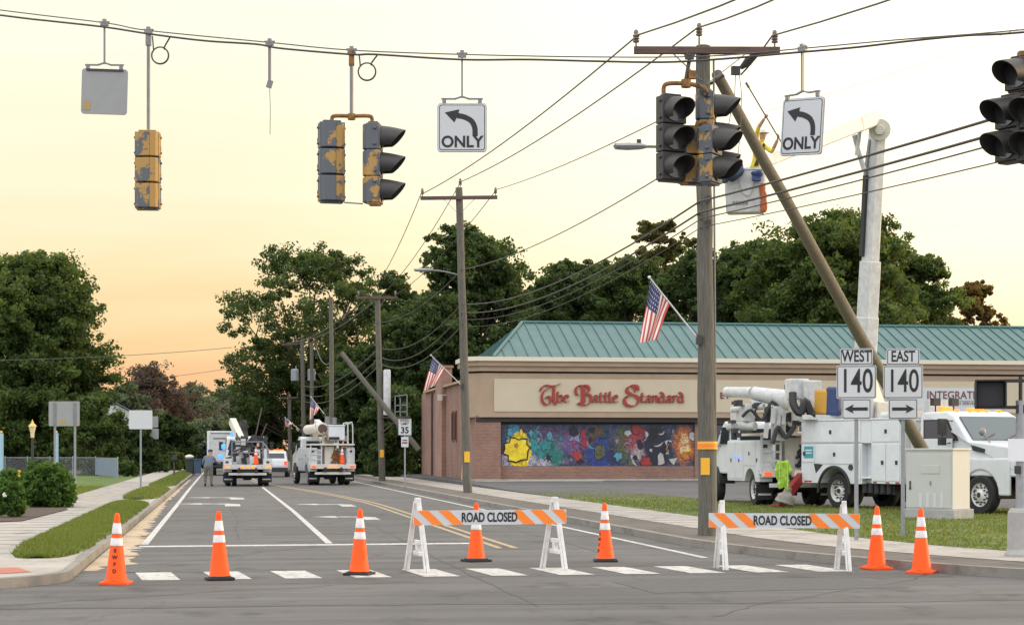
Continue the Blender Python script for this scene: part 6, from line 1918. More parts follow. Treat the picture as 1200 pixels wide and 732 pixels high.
gX = G(265, 556.5)
X_ = empty('box_truck', gX + Vector((-.2, 0, 0)), R(90), 'white box truck ahead of the truck with blue lights', 'truck')
for s in (-1, 1):
    wheel(X_, 0, s * .95, s, .45, .25, True); wheel(X_, 4.0, s * .95, s, .45, .26)
m = MB(); m.box((.8, 0, 2.15), (4.4, 2.42, 2.3)); bx_ = m.build('cargo_box', 'white_paint', X_, bevel=.04)
m = MB(); m.box((-1.415, 0, 2.05), (.02, 2.1, 1.95)); m.build('rear_door', 'white_worn', bx_, bevel=.01)
m = MB(); m.box((-1.42, 0, 3.14), (.02, 1.9, .10)); m.build('door_header', 'grey_metal', bx_)
m = MB(); m.box((-1.43, .0, 2.75), (.012, 1.5, .12)); m.build('door_decal', 'letter_grey', bx_)
cab_mesh(3.1, 4.4, 5.0, 5.2, 2.1, 2.4, 1.6, .8).build('cab', 'white_paint', X_, bevel=.05)
m = MB(); m.box((1.6, 0, .82), (6, .9, .22)); m.box((-1.4, 0, .7), (.12, 2.2, .16)); m.build('chassis', 'dark_frame', X_)
for s in (-1, 1):
    m = MB(); m.box((-1.47, s * .98, .78), (.03, .2, .12)); m.build('tail_lamp', 'red_lens', X_)
m = MB(); m.box((-1.44, .98, 1.25), (.06, .16, .16)); m.box((-1.44, 1.05, 1.75), (.06, .14, .14)); m.build('warning_lamp', 'blue_lamp', X_)

# ------------------------------------------------------------------ people
def body(root, joints, edges, rootv, mats, pick, name='body'):
    me = bpy.data.meshes.new(name)
    keys = list(joints)
    me.from_pydata([joints[k][:3] for k in keys], [(keys.index(a), keys.index(b)) for a, b in edges], [])
    o = bpy.data.objects.new(name, me); COL.objects.link(o)
    o.modifiers.new('skin', 'SKIN'); sb = o.modifiers.new('sub', 'SUBSURF'); sb.levels = 2; sb.render_levels = 2
    for i, k in enumerate(keys):
        r_ = joints[k][3]; me.skin_vertices[0].data[i].radius = r_ if isinstance(r_, tuple) else (r_, r_)
        me.skin_vertices[0].data[i].use_root = (k == rootv)
    dg = bpy.context.evaluated_depsgraph_get()
    nm = bpy.data.meshes.new_from_object(o.evaluated_get(dg))
    bpy.data.objects.remove(o)
    nm.name = name
    nm.materials.clear()
    for m_ in mats: nm.materials.append(MATS[m_])
    for p in nm.polygons:
        p.material_index = pick(p.center); p.use_smooth = True
    return link(bpy.data.objects.new(name, nm), root)
def face(root, c, fwd, r=.10):
    """nose, ears and eyes on a head centred at c that looks along fwd"""
    f = fwd.normalized(); s = f.cross(Vector((0, 0, 1))).normalized(); u = s.cross(f)
    m = MB(); m.ball(c + f * r * .98 - u * .012, (.016, .016, .022), 8)
    for k_ in (-1, 1): m.ball(c + s * k_ * r * .80 - u * .005, (.018, .02, .032), 8)
    m.build('nose_and_ears', 'skin', root, smooth=True)
    m = MB()
    for k_ in (-1, 1): m.ball(c + f * r * .84 + s * k_ * .033 + u * .02, (.011, .011, .009), 8)
    m.build('eyes', 'boots', root, smooth=True)
    m = MB(); m.ball(c + f * r * .88 - u * .052, (.022, .022, .007), 8); m.build('mouth', 'red_paint', root, smooth=True)
def hand(root, wrist, d, side, curl=.8, scale=1.0):
    """palm, four unequal curled fingers and a thumb, as one mesh"""
    d = d.normalized(); s = side.normalized(); nrm = d.cross(s).normalized()
    m = MB()
    pc = wrist + d * .05 * scale
    m.tube([wrist, wrist + d * .04 * scale, wrist + d * .085 * scale], [.026, .036, .034], 8)
    for i, L in enumerate((.068, .078, .072, .056)):
        p = wrist + d * .085 * scale + s * (i - 1.5) * .019 * scale
        q = p + d * L * .5 * scale * math.cos(curl * .5) + nrm * L * .5 * math.sin(curl * .5)
        r_ = q + d * L * .5 * scale * math.cos(curl * 1.5) + nrm * L * .5 * math.sin(curl * 1.5)
        m.tube([p, q, r_], [.0095, .009, .0075], 6)
    p = wrist + d * .03 * scale - s * .03
    m.tube([p, p + d * .03 - s * .025 + nrm * .01, p + d * .06 - s * .028 + nrm * .028], [.012, .011, .009], 6)
    return m.build('hand', 'skin', root, smooth=True)

# man on the road beside the truck, seen from behind
gp = G(244, 570)
H = empty('person', gp, -YAW, 'person in blue grey shirt, khaki trousers and dark cap standing by the truck, back turned', 'person')
J = {'pel': (0, .02, .96, (.165, .12)), 'bel': (.01, .03, 1.12, (.16, .12)), 'che': (.03, .07, 1.33, (.185, .125)), 'nek': (.05, .11, 1.50, .065), 'hd0': (.06, .15, 1.58, .075), 'hd1': (.065, .16, 1.68, .10), 'hd2': (.065, .16, 1.76, .07),
     'hl': (-.10, .02, .90, .115), 'kl': (-.13, .05, .50, .075), 'al': (-.13, .0, .10, .052), 'fl': (-.14, .13, .045, .045), 'hr': (.10, .02, .90, .115), 'kr': (.13, .02, .50, .075), 'ar': (.14, -.04, .10, .052), 'fr': (.19, .08, .045, .045),
     'sl': (-.15, .07, 1.43, .075), 'el': (-.25, .10, 1.18, .055), 'wl': (-.20, .28, 1.02, .040), 'sr': (.21, .08, 1.42, .075), 'er': (.32, .16, 1.19, .055), 'wr': (.38, .38, 1.14, .040)}
E = [('pel', 'bel'), ('bel', 'che'), ('che', 'nek'), ('nek', 'hd0'), ('hd0', 'hd1'), ('hd1', 'hd2'), ('pel', 'hl'), ('hl', 'kl'), ('kl', 'al'), ('al', 'fl'), ('pel', 'hr'), ('hr', 'kr'), ('kr', 'ar'), ('ar', 'fr'), ('che', 'sl'), ('sl', 'el'), ('el', 'wl'), ('che', 'sr'), ('sr', 'er'), ('er', 'wr')]
body(H, J, E, 'pel', ['shirt_blue', 'trousers_khaki', 'boots', 'skin'], lambda c: 2 if c.z < .13 else 1 if c.z < .98 and abs(c.x) < .24 and c.y < .2 else 3 if c.z > 1.50 or (abs(c.x) > .24 and c.z < 1.12) else 0)
m = MB(); m.lathe([(.104, 0), (.108, .04), (.09, .09), (.04, .115), (.001, .118)], (.065, .16, 1.70), 16); m.box((.07, .27, 1.71), (.15, .14, .015)); m.build('cap', 'cap_dark', H, smooth=True)
face(H, Vector((.065, .16, 1.67)), Vector((.1, 1, -.1))); H.scale = (1.16, 1.1, 1.03)
hand(H, Vector(J['wl'][:3]), Vector((.05, .15, -.1)), Vector((1, 0, 0))); hand(H, Vector(J['wr'][:3]), Vector((.1, .2, 0)), Vector((1, 0, 0)))

# lineman in the bucket
LB = BC + Vector((0, 0, .07)) + CR * .24
H = empty('person', LB, -YAW, 'lineman in yellow shirt and pale hard hat working from the raised bucket', 'person')
def lq(px, py, D=47.0):
    p = P(px, py, D) - LB; return (p.dot(CR), p.dot(CF), p.z)
pz = lambda k_, r_, D=47.0: (*lq(*k_, D), r_)
J = {'pel': (0, .02, .98, (.16, .12)), 'bel': (.02, .02, 1.16, (.155, .12)), 'che': pz((890, 176), (.185, .13)), 'nek': pz((892.5, 167), .062), 'hd0': pz((893.5, 162.5), .074), 'hd1': pz((894, 158), .10), 'hd2': pz((894, 154), .07),
     'hl': (-.10, 0, .92, .11), 'kl': (-.11, -.03, .50, .075), 'al': (-.11, .03, .09, .05), 'fl': (-.12, -.10, .04, .045), 'hr': (.10, 0, .92, .11), 'kr': (.11, -.03, .50, .075), 'ar': (.11, .03, .09, .05), 'fr': (.12, -.10, .04, .045),
     'sl': pz((885, 169), .072, 46.95), 'el': pz((888.5, 150), .055, 46.7), 'wl': pz((896, 138.5), .040, 46.55), 'sr': pz((896, 171), .072, 46.95), 'er': pz((904.5, 178.5), .055, 46.75), 'wr': pz((911.5, 163), .040, 46.55)}
body(H, J, E, 'pel', ['shirt_yellow', 'trousers_navy', 'boots', 'skin'], lambda c: 2 if c.z < .12 else 1 if c.z < 1.0 else (3 if (Vector(c) - Vector(J['hd1'][:3])).length < .135 or (c - Vector(J['wl'][:3])).length < .26 or (c - Vector(J['wr'][:3])).length < .26 else 0))
hc = Vector(J['hd1'][:3])
m = MB(); m.lathe([(.135, .035), (.138, .045), (.118, .05), (.112, .09), (.085, .135), (.04, .155), (.001, .158)], hc, 18); m.box(hc + Vector((.10, -.02, .045)), (.10, .16, .012)); m.build('hard_hat', 'helmet_white', H, smooth=True)
face(H, hc, Vector((.8, -.25, .35)))
sd0, sd1 = P(876.5, 101, 46.5), P(921, 176, 46.5); st = (sd1 - sd0).normalized()
loc_st = Vector((st.dot(CR), st.dot(CF), st.z))
hand(H, Vector(J['wl'][:3]), Vector((.6, 0, .6)), loc_st, 1.3); hand(H, Vector(J['wr'][:3]), Vector((.2, 0, .9)), loc_st, 1.3)
m = MB(); m.beam(Vector((-.12, -.12, 1.02)), Vector((.14, -.12, 1.02)), .05, .08); m.beam(Vector(J['sl'][:3]) + Vector((0, -.10, .04)), Vector((.05, -.14, 1.1)), .015, .05); m.beam(Vector(J['sr'][:3]) + Vector((-.02, -.10, .04)), Vector((-.02, -.14, 1.1)), .015, .05); m.build('harness', 'boots', H)
m = MB(); m.tube([sd0, sd1], .017, 8); m.tube([sd0 - st * .1, sd0 + st * .05], .03, 8)
tag(m.build('hot_stick', 'wood_arm', smooth=True), 'long dark pole held up by the lineman in the bucket', 'pole tool')
# ------------------------------------------------------------------ trees and plants
def leaf_quads(r, centers, radii, per, size, flat=.75, up=.25):
    n = len(centers) * per
    c = np.repeat(centers, per, 0); rr = np.repeat(radii, per)
    d = r.normal(0, 1, (n, 3)); d /= np.linalg.norm(d, axis=1)[:, None]
    d *= (r.uniform(0, 1, n) ** .45)[:, None]
    d[:, 2] *= flat
    p = c + d * rr[:, None]
    nv = d * .6 + r.normal(0, .7, (n, 3)); nv[:, 2] += up
    nv /= np.linalg.norm(nv, axis=1)[:, None] + 1e-9
    a = np.cross(nv, r.normal(0, 1, (n, 3))); a /= np.linalg.norm(a, axis=1)[:, None] + 1e-9
    b = np.cross(nv, a)
    L = (size * r.uniform(.6, 1.35, n))[:, None]
    v = np.stack([p - a * L * .6, p + b * L * .34 + nv * L * .06, p + a * L * .6, p - b * L * .34 + nv * L * .06], 1)
    return v.reshape(-1, 3), np.arange(4 * n).reshape(n, 4)

def tree(loc, h, width, label, leaf='mid', seed=0, ncl=220, per=110, lsize=.26, t0=.16, prof=None, crad=.11, gap=0.0, trunk_r=None, cat='tree', group=None, name='tree', lean=(0, 0), limbs=16, depth=1.0, shell=.42):
    r = np.random.default_rng(seed)
    prof = prof or [(0, .35), (.15, .75), (.4, 1.0), (.65, .92), (.85, .6), (1, .18)]
    root = empty(name, loc, 0, label, cat, group)
    nb = max(40, int(ncl / (1.5 if gap < .3 else 2.4)))                                   # boughs, each a spray of small leaf clumps
    t = r.uniform(0, 1, nb) ** .9
    az = r.uniform(0, 2 * np.pi, nb)
    R_ = np.interp(t, [q[0] for q in prof], [q[1] for q in prof]) * width / 2
    ph = r.uniform(0, 6.28, 4)
    lob = 1 + .15 * np.sin(3 * az + ph[0] + 4 * t) + .12 * np.sin(5 * az + ph[1] - 7 * t) + .09 * np.sin(11 * t + ph[2])
    rad = R_ * lob * r.uniform(0, 1, nb) ** shell * .93
    z = h * (t0 + (1 - t0) * t * .96)
    cb = np.stack([np.cos(az) * rad + lean[0] * t, np.sin(az) * rad * depth + lean[1] * t, z], 1)
    if gap:
        keep = np.sin(cb[:, 0] * 6.0 / width + ph[3]) * np.sin(cb[:, 2] * 9.0 / h + ph[0]) + .6 * np.sin(cb[:, 1] * 5 / width + ph[1]) > -1.0 + gap
        cb = cb[keep]; az = az[keep]
    sub = 8; per = max(20, int(per * .46)); lsize = lsize * .78
    bl = crad * width * r.uniform(.7, 1.3, len(cb))
    outv = np.stack([np.cos(az), np.sin(az), r.uniform(-.15, .55, len(cb))], 1)
    c = np.repeat(cb, sub, 0) + np.repeat(outv * bl[:, None], sub, 0) * r.uniform(-.9, 1.1, (len(cb) * sub, 1)) + r.normal(0, .42, (len(cb) * sub, 3)) * np.repeat(bl, sub)[:, None] * np.array([1, 1, .7])
    c[:, 2] = np.maximum(c[:, 2], h * t0 * .5 + .2)
    cr = np.repeat(bl, sub) * r.uniform(.30, .70, len(c))
    v, f = leaf_quads(r, c, cr, per, lsize)
    n = len(f)
    tone = np.repeat(r.integers(0, 3, len(c)), per)
    rnd = r.uniform(0, 1, n)
    mi = np.where(rnd < .55, tone, r.integers(0, 3, n))
    mesh_np('crown', v, f, ['leaf_%s_a' % leaf, 'leaf_%s_b' % leaf, 'leaf_%s_c' % leaf], mi, root)
    tr_ = trunk_r or h * .024
    m = MB(); rr = random.Random(seed)
    top = Vector((lean[0] * .6, lean[1] * .6, h * .80))
    tp = [Vector((0, 0, -.1)) + (top * k / 8) + Vector((rr.uniform(-1, 1), rr.uniform(-1, 1), 0)) * .012 * h * (k > 0) for k in range(9)]
    m.tube(tp, [tr_ * (1.35 if k == 0 else 1 - .105 * k) for k in range(9)], 10)
    c = cb
    order = sorted(range(len(c)), key=lambda i: -abs(np.hypot(c[i][0], c[i][1])))
    for i in [order[int(q * len(order) * .7 / max(1, limbs))] for q in range(limbs)]:
        e_ = Vector(c[i]); s0 = max(.18, min(.75, (e_.z / h) * .70 - .05))
        k = s0 * 8; st_ = tp[int(k)].lerp(tp[min(8, int(k) + 1)], k % 1)
        mid = st_.lerp(e_, .5) + Vector((0, 0, -.03 * h))
        pts = smooth_path([st_, mid, e_], 4)
        r0 = tr_ * .42 * (1 - s0 * .5)
        m.tube(pts, [r0 * (1 - .9 * q / (len(pts) - 1)) + .012 for q in range(len(pts))], 6)
        for w in range(2):
            a_ = pts[4 + w * 2]; b_ = a_ + Vector((rr.uniform(-1, 1), rr.uniform(-1, 1), rr.uniform(.1, 1))) * width * .13
            m.tube([a_, b_], [r0 * .4, .012], 5)
    m.build('trunk', 'bark', root, smooth=True)
    return root
def tpx(px, D, z=0.0):
    p = P(px, 530, D); return Vector((p.x, p.y, z))
def hpx(py, D): return EYE + (530 - py) / F * D

# left: the broad tree at the picture's edge
tree(tpx(32, 152), hpx(300, 152) + .1, 176 / F * 152, 'broad dark leafy tree filling the left edge behind the fence', 'mid', 1, 620, 150, .34, .03,
     [(0, .80), (.12, .98), (.35, 1.0), (.6, .92), (.8, .74), (.92, .5), (1, .25)], .10, group='trees left of the road', trunk_r=.45)
tree(tpx(112, 141), 6.0, 4.2, 'small bright green tree at the foot of the broad left tree', 'mid', 2, 160, 90, .26, .03, None, .13, group='trees left of the road', trunk_r=.09)
# distant trees left of the road
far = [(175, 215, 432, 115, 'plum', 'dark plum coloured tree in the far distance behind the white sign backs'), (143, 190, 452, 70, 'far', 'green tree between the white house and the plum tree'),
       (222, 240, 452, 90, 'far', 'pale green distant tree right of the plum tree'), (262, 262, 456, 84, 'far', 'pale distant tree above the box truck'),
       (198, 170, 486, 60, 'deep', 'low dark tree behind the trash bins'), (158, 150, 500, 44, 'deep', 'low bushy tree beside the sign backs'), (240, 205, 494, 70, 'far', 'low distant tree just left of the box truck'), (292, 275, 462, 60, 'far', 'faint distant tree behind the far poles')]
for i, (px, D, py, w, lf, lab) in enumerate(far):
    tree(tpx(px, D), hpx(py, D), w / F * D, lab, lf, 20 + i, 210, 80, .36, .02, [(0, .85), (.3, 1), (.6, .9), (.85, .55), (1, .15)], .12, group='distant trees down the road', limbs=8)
# the tall open tree over the transformers
tree(tpx(366, 176), hpx(292, 176), 226 / F * 176, 'tall open crowned tree rising over the transformer poles, sky showing through', 'deep', 40, 420, 110, .34, .16,
     [(0, .45), (.12, .70), (.3, .96), (.5, 1.0), (.72, .95), (.88, .70), (1, .35)], .075, gap=.33, trunk_r=.5, group='trees behind the shop', limbs=34)
tree(tpx(462, 165), hpx(322, 165), 105 / F * 165, 'medium open tree between the tall tree and the third pole', 'deep', 44, 170, 100, .34, .30, None, .11, gap=.35, group='trees behind the shop', limbs=20)
# the tree behind the second pole
tree(tpx(556, 142), hpx(252, 142), 165 / F * 142, 'large dark tree right behind the pole with the shop corner flag', 'deep', 41, 400, 120, .33, .12,
     [(0, .8), (.2, 1.0), (.45, .98), (.65, .80), (.82, .55), (1, .16)], .095, gap=.12, trunk_r=.4, group='trees behind the shop', limbs=22)
tree(tpx(497, 135), hpx(345, 135), 120 / F * 135, 'dense dark tree left of the brick side wall, behind the white cylinder', 'deep', 42, 330, 120, .30, .0,
     [(0, .9), (.3, 1.0), (.6, .95), (.85, .7), (1, .25)], .11, group='trees behind the shop')
tree(tpx(432, 138), hpx(405, 138), 95 / F * 138, 'dense dark hedge tree behind the right hand road truck', 'deep', 43, 300, 120, .30, .0, [(0, .95), (.4, 1.0), (.75, .85), (1, .35)], .12, group='trees behind the shop')
tree(tpx(385, 176), hpx(440, 176), 90 / F * 176, 'low dark tree under the tall open tree', 'deep', 45, 200, 110, .32, .0, [(0, .95), (.4, 1.0), (.75, .85), (1, .35)], .13, group='trees behind the shop')
tree(tpx(305, 178), hpx(462, 178), 60 / F * 178, 'low dark tree at the left foot of the tall open tree', 'deep', 46, 150, 90, .34, .0, [(0, .95), (.4, 1.0), (.75, .85), (1, .35)], .13, group='trees behind the shop', limbs=8)
tree(tpx(466, 124), hpx(455, 124), 70 / F * 124, 'dark shrub mass behind the speed limit sign', 'deep', 47, 200, 110, .26, .0, [(0, 1.0), (.4, 1.0), (.75, .85), (1, .4)], .13, group='trees behind the shop', limbs=8)
# behind the teal roof
roofline = [(628, 160, 335, 70, 'deep', .25, 'dark tree above the left end of the teal roof'), (705, 172, 310, 90, 'deep', .0, 'dark tree behind the flag on the corner pole, further back'), (838, 172, 296, 96, 'deep', .0, 'dark tree just right of the corner pole, further back'), (925, 168, 282, 90, 'deep', .0, 'dark tree behind the leaning pole, left of the biggest tree'), (668, 150, 304, 110, 'deep', .12, 'dark tree with ragged top left of the flag on the corner pole'), (735, 158, 300, 110, 'deep', .05, 'dark tree behind the corner pole flag'),
            (775, 165, 250, 80, 'olive', .30, 'thin sparse tree standing above the others just left of the corner pole'),
            (812, 152, 292, 100, 'deep', .1, 'dark tree directly behind the corner pole'), (880, 150, 278, 110, 'deep', .1, 'dark green tree behind the lower part of the leaning pole'),
            (975, 140, 246, 196, 'mid', .0, 'biggest rounded green tree behind the raised boom'), (1070, 150, 296, 110, 'mid', .0, 'green tree right of the raised boom'),
            (1142, 160, 328, 76, 'russet', .15, 'small reddish tree at the far right above the teal roof')]
for i, (px, D, py, w, lf, gp_, lab) in enumerate(roofline):
    big = w > 150
    tree(tpx(px, D), hpx(py, D), w / F * D, lab, lf, 60 + i, 520 if big else 230, 125, .33, .12, [(0, .8), (.3, .95), (.55, 1.0), (.75, .9), (.9, .62), (1, .28)] if gp_ < .28 else [(0, .5), (.5, .55), (.7, .95), (.9, .9), (1, .4)],
         .085 if big else .115, gap=gp_, group='trees behind the shop', limbs=26 if big else 16)

# ------------------------------------------------------------------ left roadside
def bush(loc, w, h, label, leaf, seed, ncl=120, per=90, ls=.09, flowers=None, cat='bush'):
    r = np.random.default_rng(seed)
    root = empty('bush', loc, 0, label, cat, 'bushes beside the left sidewalk')
    t = r.uniform(0, 1, ncl); az = r.uniform(0, 6.283, ncl)
    R_ = np.sqrt(np.clip(1 - (t * 1.15 - .25) ** 2, .05, 1)) * w / 2 * .88 * (1 + .1 * np.sin(3 * az + seed))
    rad = R_ * r.uniform(0, 1, ncl) ** .35
    c = np.stack([np.cos(az) * rad, np.sin(az) * rad, h * (.06 + .84 * t)], 1)
    v, f = leaf_quads(r, c, w * .10 * r.uniform(.6, 1.3, ncl), per, ls, .8, .5)
    mesh_np('foliage', v, f, ['leaf_%s_a' % leaf, 'leaf_%s_b' % leaf, 'leaf_%s_c' % leaf], r.integers(0, 3, len(f)), root)
    m = MB(); rr = random.Random(seed)
    for i in range(9):
        a = rr.uniform(0, 6.28); m.tube([(0.05 * math.cos(a), .05 * math.sin(a), 0), (w * .3 * math.cos(a), w * .3 * math.sin(a), h * .6)], [.02, .008], 5)
    m.build('stem', 'bark', root)
    if flowers:
        col_, k = flowers
        for i in range(k):
            a = rr.uniform(-2.6, -.3); q = rr.uniform(.5, 1.0); m = MB()
            p = Vector((math.cos(a) * w * .46 * q, math.sin(a) * w * .46 * q, h * rr.uniform(.45, .95)))
            for j in range(6):
                b_ = 6.283 * j / 6; m.ball(p + Vector((math.cos(b_) * .035, -.02, math.sin(b_) * .035)), (.03, .015, .03), 6)
            m.build('flower', col_, root)
    return root
bush(G(58, 594, .13), 62 / F * 58, 50 / F * 58 * .98, 'large round deep green bush beside the left sidewalk', 'bush', 3, 190, 120, .10)
bush(G(14, 606, .13), 36 / F * 47, .95, 'pale bush with white flowers at the left edge', 'bush', 4, 120, 90, .07, ('flower_white', 2))
bush(G(-8, 600, .13), 50 / F * 50, .95, 'bush cut by the left edge of the picture', 'bush', 5, 110, 90, .07)
bush(G(14, 571, .13), 1.7, .85, 'small bush with yellow flowers in front of the fence', 'bush', 6, 80, 80, .07, ('flower_yellow', 7))
bush(G(42, 566, .13), 1.3, 1.3, 'loose leafy plant at the foot of the gold lantern', 'bush', 7, 60, 60, .09)
for px, py, w, h_, lab in ((150, 558, 1.6, 1.1, 'low shrub in front of the white house'), (187, 553, 2.2, 1.6, 'low shrub right of the sign backs'), (205, 551, 2.4, 1.7, 'low shrub behind the mailbox')):
    bush(G(px, py, .13), w, h_, lab, 'mid', int(px), 70, 70, .12)
# mulch bed under the near bushes
sheet('planting_bed', [(p.x, p.y) for p in (G(-30, 612, .14), G(26, 610, .14), G(80, 596.5, .14), G(66, 589, .14), G(-30, 594, .14))], .15, 'bark_mulch')

# big blank sign back on two posts
b0 = G(88, 585, .13); k = F / b0.dot(CF)
o = empty('sign_board', b0, -YAW, 'large blank grey sign back on two posts in front of the broad left tree', 'sign')
m = MB(); post_u(m, 0, (585 - 471) / k); m.build('post', 'galvanised', o)
m = MB(); post_u(m, -23.5 / k, (585 - 471) / k); m.build('post', 'galvanised', o)
m = MB(); sign_plate(m, 36 / k, 29 / k, .02, .04, 0, -.04, (585 - 484.5) / k, -12.5 / k); po = m.build('plate', 'sign_back', o)
for dx in (-23.5, 0):
    m = MB(); m.box((dx / k, -.062, (585 - 484.5) / k), (.10, .02, 26 / k)); m.build('stiffener', 'grey_metal', po)
m = MB(); m.box((-14 / k, -.054, (585 - 494) / k), (6 / k, .006, 5.5 / k)); m.build('sticker', 'sticker_faded', po)
# two sign backs on posts by the sidewalk
b0 = G(165, 577, .13); k = F / b0.dot(CF)
o = empty('sign_board', b0, -YAW + R(4), 'white sign back with a small grey plate on a dark post by the sidewalk', 'sign', 'sign backs beside the left sidewalk')
m = MB(); post_u(m, 0, (577 - 480) / k); m.build('post', 'galvanised', o)
m = MB(); sign_plate(m, 27 / k, 22 / k, .02, .04, 0, -.04, (577 - 491.5) / k, 0); m.build('plate', 'sign_white', o)
b0 = G(178, 553, .13); k = F / b0.dot(CF)
o = empty('sign_board', b0, -YAW, 'grey sign back on a pale post farther along the sidewalk', 'sign', 'sign backs beside the left sidewalk')
m = MB(); post_u(m, 0, (553 - 488) / k); m.build('post', 'galvanised', o)
m = MB(); sign_plate(m, 18 / k, 12 / k, .03, .05, 0, -.04, (553 - 508) / k, -1 / k); sign_plate(m, 7 / k, 13 / k, .03, .05, 0, -.04, (553 - 494) / k, 4 / k); m.build('plate', 'sign_back', o)

# gold topped lantern, pale blue posts, floodlight pole
b0 = G(38, 562, .13); k = F / b0.dot(CF)
o = empty('lantern_post', b0, 0, 'black lamp post with a gold lantern behind the round bush', 'lamp post')
m = MB(); m.lathe([(.16, 0), (.14, .3), (.085, .4), (.075, (562 - 512) / k)], n=12); m.build('post', 'dark_frame', o, smooth=True)
z = (562 - 512) / k; hh_ = 20 / k
m = MB(); m.lathe([(.05, z), (.10, z + .04), (.11, z + hh_ * .2), (.20, z + hh_ * .62)], n=6, cap=False); m.build('lamp_glass', 'lamp_glass', o)
m = MB(); m.lathe([(.25, z + hh_ * .62), (.16, z + hh_ * .76), (.10, z + hh_ * .80), (.06, z + hh_ * .9), (.001, z + hh_ * 1.05)], n=6); m.lathe([(.09, z - .05), (.12, z), (.09, z + .05)], n=10); m.build('lantern_frame', 'gold', o)
for px, py, pt, lab in ((66, 557, 505, 'pale blue post with gold ball top behind the big sign back'), (1.5, 558, 505, 'pale blue post with gold ball top at the left edge')):
    b0 = G(px, py, .13); k = F / b0.dot(CF); H_ = (py - pt) / k
    o = empty('gate_post', b0, 0, lab, 'post', 'pale blue gate posts')
    m = MB(); m.lathe([(.15, 0), (.15, H_ - .14)], n=14); m.build('post', 'pale_blue', o, smooth=True)
    m = MB(); m.ball((0, 0, H_ - .07), .10, 12); m.build('ball_top', 'gold', o, smooth=True)
b0 = G(64.5, 551, .13); k = F / b0.dot(CF)
o = empty('floodlight_pole', b0, -YAW, 'dark pole topped by a small floodlight above the big sign back', 'floodlight')
m = MB(); m.cyl((0, 0, 0), (0, 0, (551 - 456) / k), .06, n=10); m.build('pole', 'grey_metal', o)
m = MB(); m.box((0, -.1, (551 - 450.5) / k), (.52, .36, .26)); ho = m.build('lamp_head', 'dark_frame', o, bevel=.03)
m = MB(); m.box((0, -.29, (551 - 450.5) / k), (.42, .02, .15)); m.build('lamp_glass', 'clear_lamp', ho)

# chain link fence with a slatted end panel
fa, fb, fc_ = G(-20, 556, .13), G(112, 556.5, .13), G(138, 560, .13)
o = empty('chain_link_fence', fa, 0, 'grey chain link fence with a slatted end panel running in front of the left tree', 'fence')
H_ = 1.22
def mesh_panel(a, b, name, m_, step=.10, solid=False):
    d = (b - a); L = d.length; u = d.normalized(); m = MB()
    if solid:
        n_ = int(L / .09)
        for i in range(n_): m.beam(a + u * (i + .5) * L / n_ + Vector((0, 0, .05)), a + u * (i + .5) * L / n_ + Vector((0, 0, H_ - .03)), .075, .012, up=(u.x, u.y, 0))
    else:
        n_ = int((L + H_) / step)
        for i in range(n_):
            s0 = i * step - H_
            for sg in (1, -1):
                p, q = (s0, 0), (s0 + H_, H_)
                if p[0] < 0: p = (0, -s0)
                if q[0] > L: q = (L, L - s0)
                if q[0] <= p[0]: continue
                z0, z1 = (p[1], q[1]) if sg > 0 else (H_ - p[1], H_ - q[1])
                m.beam(a + u * p[0] + Vector((0, 0, z0)), a + u * q[0] + Vector((0, 0, z1)), .006, .006)
    return m.build(name, m_, o, recalc=False)
lo_f = lambda p: p - fa
mesh_panel(lo_f(fa), lo_f(fb), 'fence_mesh', 'fence_wire', .11)
mesh_panel(lo_f(fb), lo_f(fc_), 'slat_panel', 'fence_slat', solid=True)
m = MB(); m.tube([lo_f(fa) + UP * H_, lo_f(fb) + UP * H_], .025, 6); m.tube([lo_f(fb) + UP * H_, lo_f(fc_) + UP * H_], .025, 6); m.build('top_rail', 'galvanised', o)
for i in range(6):
    q = lo_f(fa).lerp(lo_f(fb), i / 5); m = MB(); m.cyl(q, q + UP * (H_ + .05), .035, n=8); m.ball(q + UP * (H_ + .06), .045, 8); m.build('post', 'galvanised', o)
m = MB(); q = lo_f(fc_); m.cyl(q, q + UP * (H_ + .05), .035, n=8); m.ball(q + UP * (H_ + .06), .045, 8); m.build('post', 'galvanised', o)

# white house beyond the trees
hb = tpx(141, 172, 0); hb.z = 0
o = empty('white_house', hb, -YAW + R(8), 'white house with a dark roof glimpsed right of the broad left tree', 'house')
k = F / 172
m = MB(); m.prism([(-2.6, 0), (1.0, 0), (1.0, 5.4), (-.8, 6.3), (-2.6, 5.4)], 0, 7, 'XZ'); m.build('wall', 'house_white', o)
m = MB(); m.beam((-.8, -.2, 6.38), (-.8, 7.2, 6.38), .3, .1)
m.add([(-2.9, -.25, 5.35), (-.8, -.25, 6.42), (-.8, 7.2, 6.42), (-2.9, 7.2, 5.35), (1.3, -.25, 5.35), (1.3, 7.2, 5.35)], [(0, 1, 2, 3), (1, 4, 5, 2)]); rf_ = m.build('roof', 'house_roof', o)
for x, z in ((-.1, 4.2), (-1.5, 4.2), (-.1, 1.7)):
    m = MB(); m.box((x, -.03, z), (.75, .06, 1.15)); f_ = m.build('window', 'sign_white', o); m = MB(); m.box((x, -.065, z), (.6, .02, 1.0)); m.build('pane', 'glass_dark', f_)
hb2 = tpx(155, 180); o = empty('grey_garage', hb2, -YAW, 'dark grey shed roofed building behind the white sign back', 'shed')
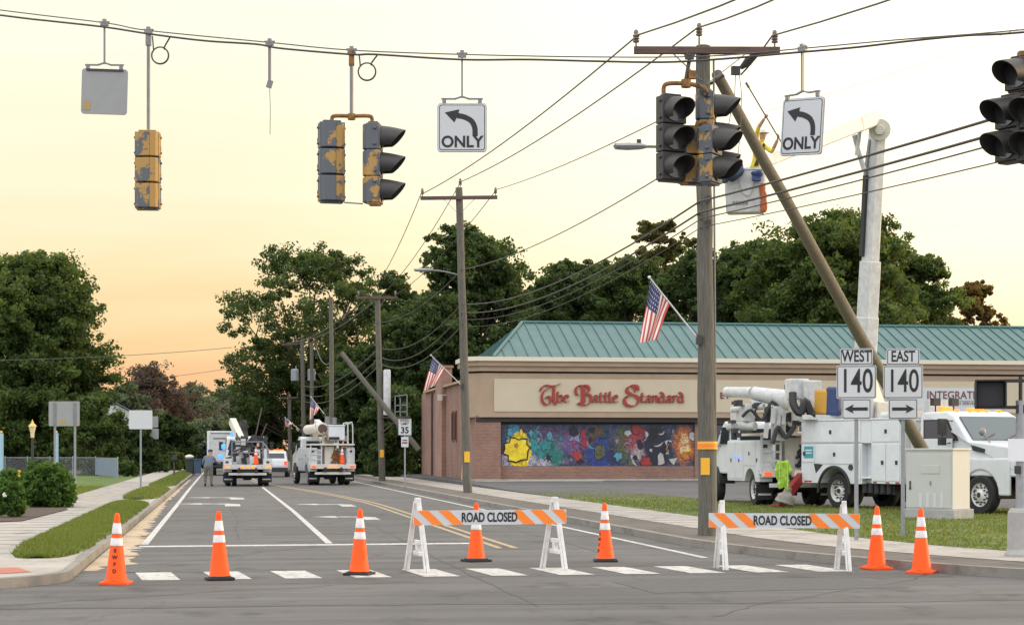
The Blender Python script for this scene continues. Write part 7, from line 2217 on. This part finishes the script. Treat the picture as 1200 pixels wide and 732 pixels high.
m = MB(); m.prism([(-1.6, 0), (1.6, 0), (1.6, 4.9), (-1.6, 5.4)], 0, 4, 'XZ'); m.build('wall', 'house_roof', o)
m = MB(); m.box((0.2, -.03, 1.2), (1.8, .05, 2.2)); m.build('door', 'sign_back', o)

# mailbox and trash bins down the sidewalk
b0 = G(204, 559, .13)
o = empty('mailbox', b0, 0, 'dark mailbox on a post in the grass strip by the kerb', 'mailbox')
m = MB(); m.box((0, 0, .55), (.10, .10, 1.1)); m.build('post', 'bark', o)
m = MB(); m.prism([(-.16, 1.1), (.16, 1.1), (.16, 1.28), (.11, 1.38), (0, 1.42), (-.11, 1.38), (-.16, 1.28)], -.28, .28, 'XZ'); m.build('box', 'bin_dark', o, bevel=.01)
m = MB(); m.box((.17, .05, 1.36), (.015, .05, .18)); m.build('signal_flag', 'red_paint', o)
for px, py, mt, lab in ((222, 555, 'bin_dark', 'dark wheeled bin with a pale bag on its lid beside the kerb'), (231, 555, 'bin_blue', 'blue wheeled bin just left of the man')):
    b0 = G(px, py, .13)
    o = empty('wheeled_bin', b0, R(8), lab, 'trash bin', 'wheeled bins by the left kerb')
    m = MB(); m.box((0, 0, .55), (.58, .62, .98), taper=1.0)
    for v in m.v:
        if v.z < .2: v.x *= .82; v.y *= .82
    m.build('bin_body', mt, o, bevel=.03)
    m = MB(); m.box((0, 0, 1.07), (.64, .72, .07)); m.build('lid', mt, o, bevel=.02)
    for s in (-1, 1):
        m = MB(); m.cyl((s * .24, .27, .11), (s * .30, .27, .11), .11, n=12); m.build('bin_wheel', 'black_rubber', o)
b0 = G(222, 555, .13)
m = MB(); m.ball((0, 0, .16), (.34, .30, .17), 12); tag(m.build('trash_bag', 'cream_fibreglass', loc=b0 + UP * 1.1, smooth=True), 'pale bag resting on the dark wheeled bin', 'bag')
b0 = G(192, 553, .13)
m = MB(); m.box((0, 0, .45), (.14, .14, .9)); m.box((0, 0, .92), (.2, .2, .06)); tag(m.build('marker_post', 'house_white', loc=b0), 'short white marker post left of the mailbox', 'post')
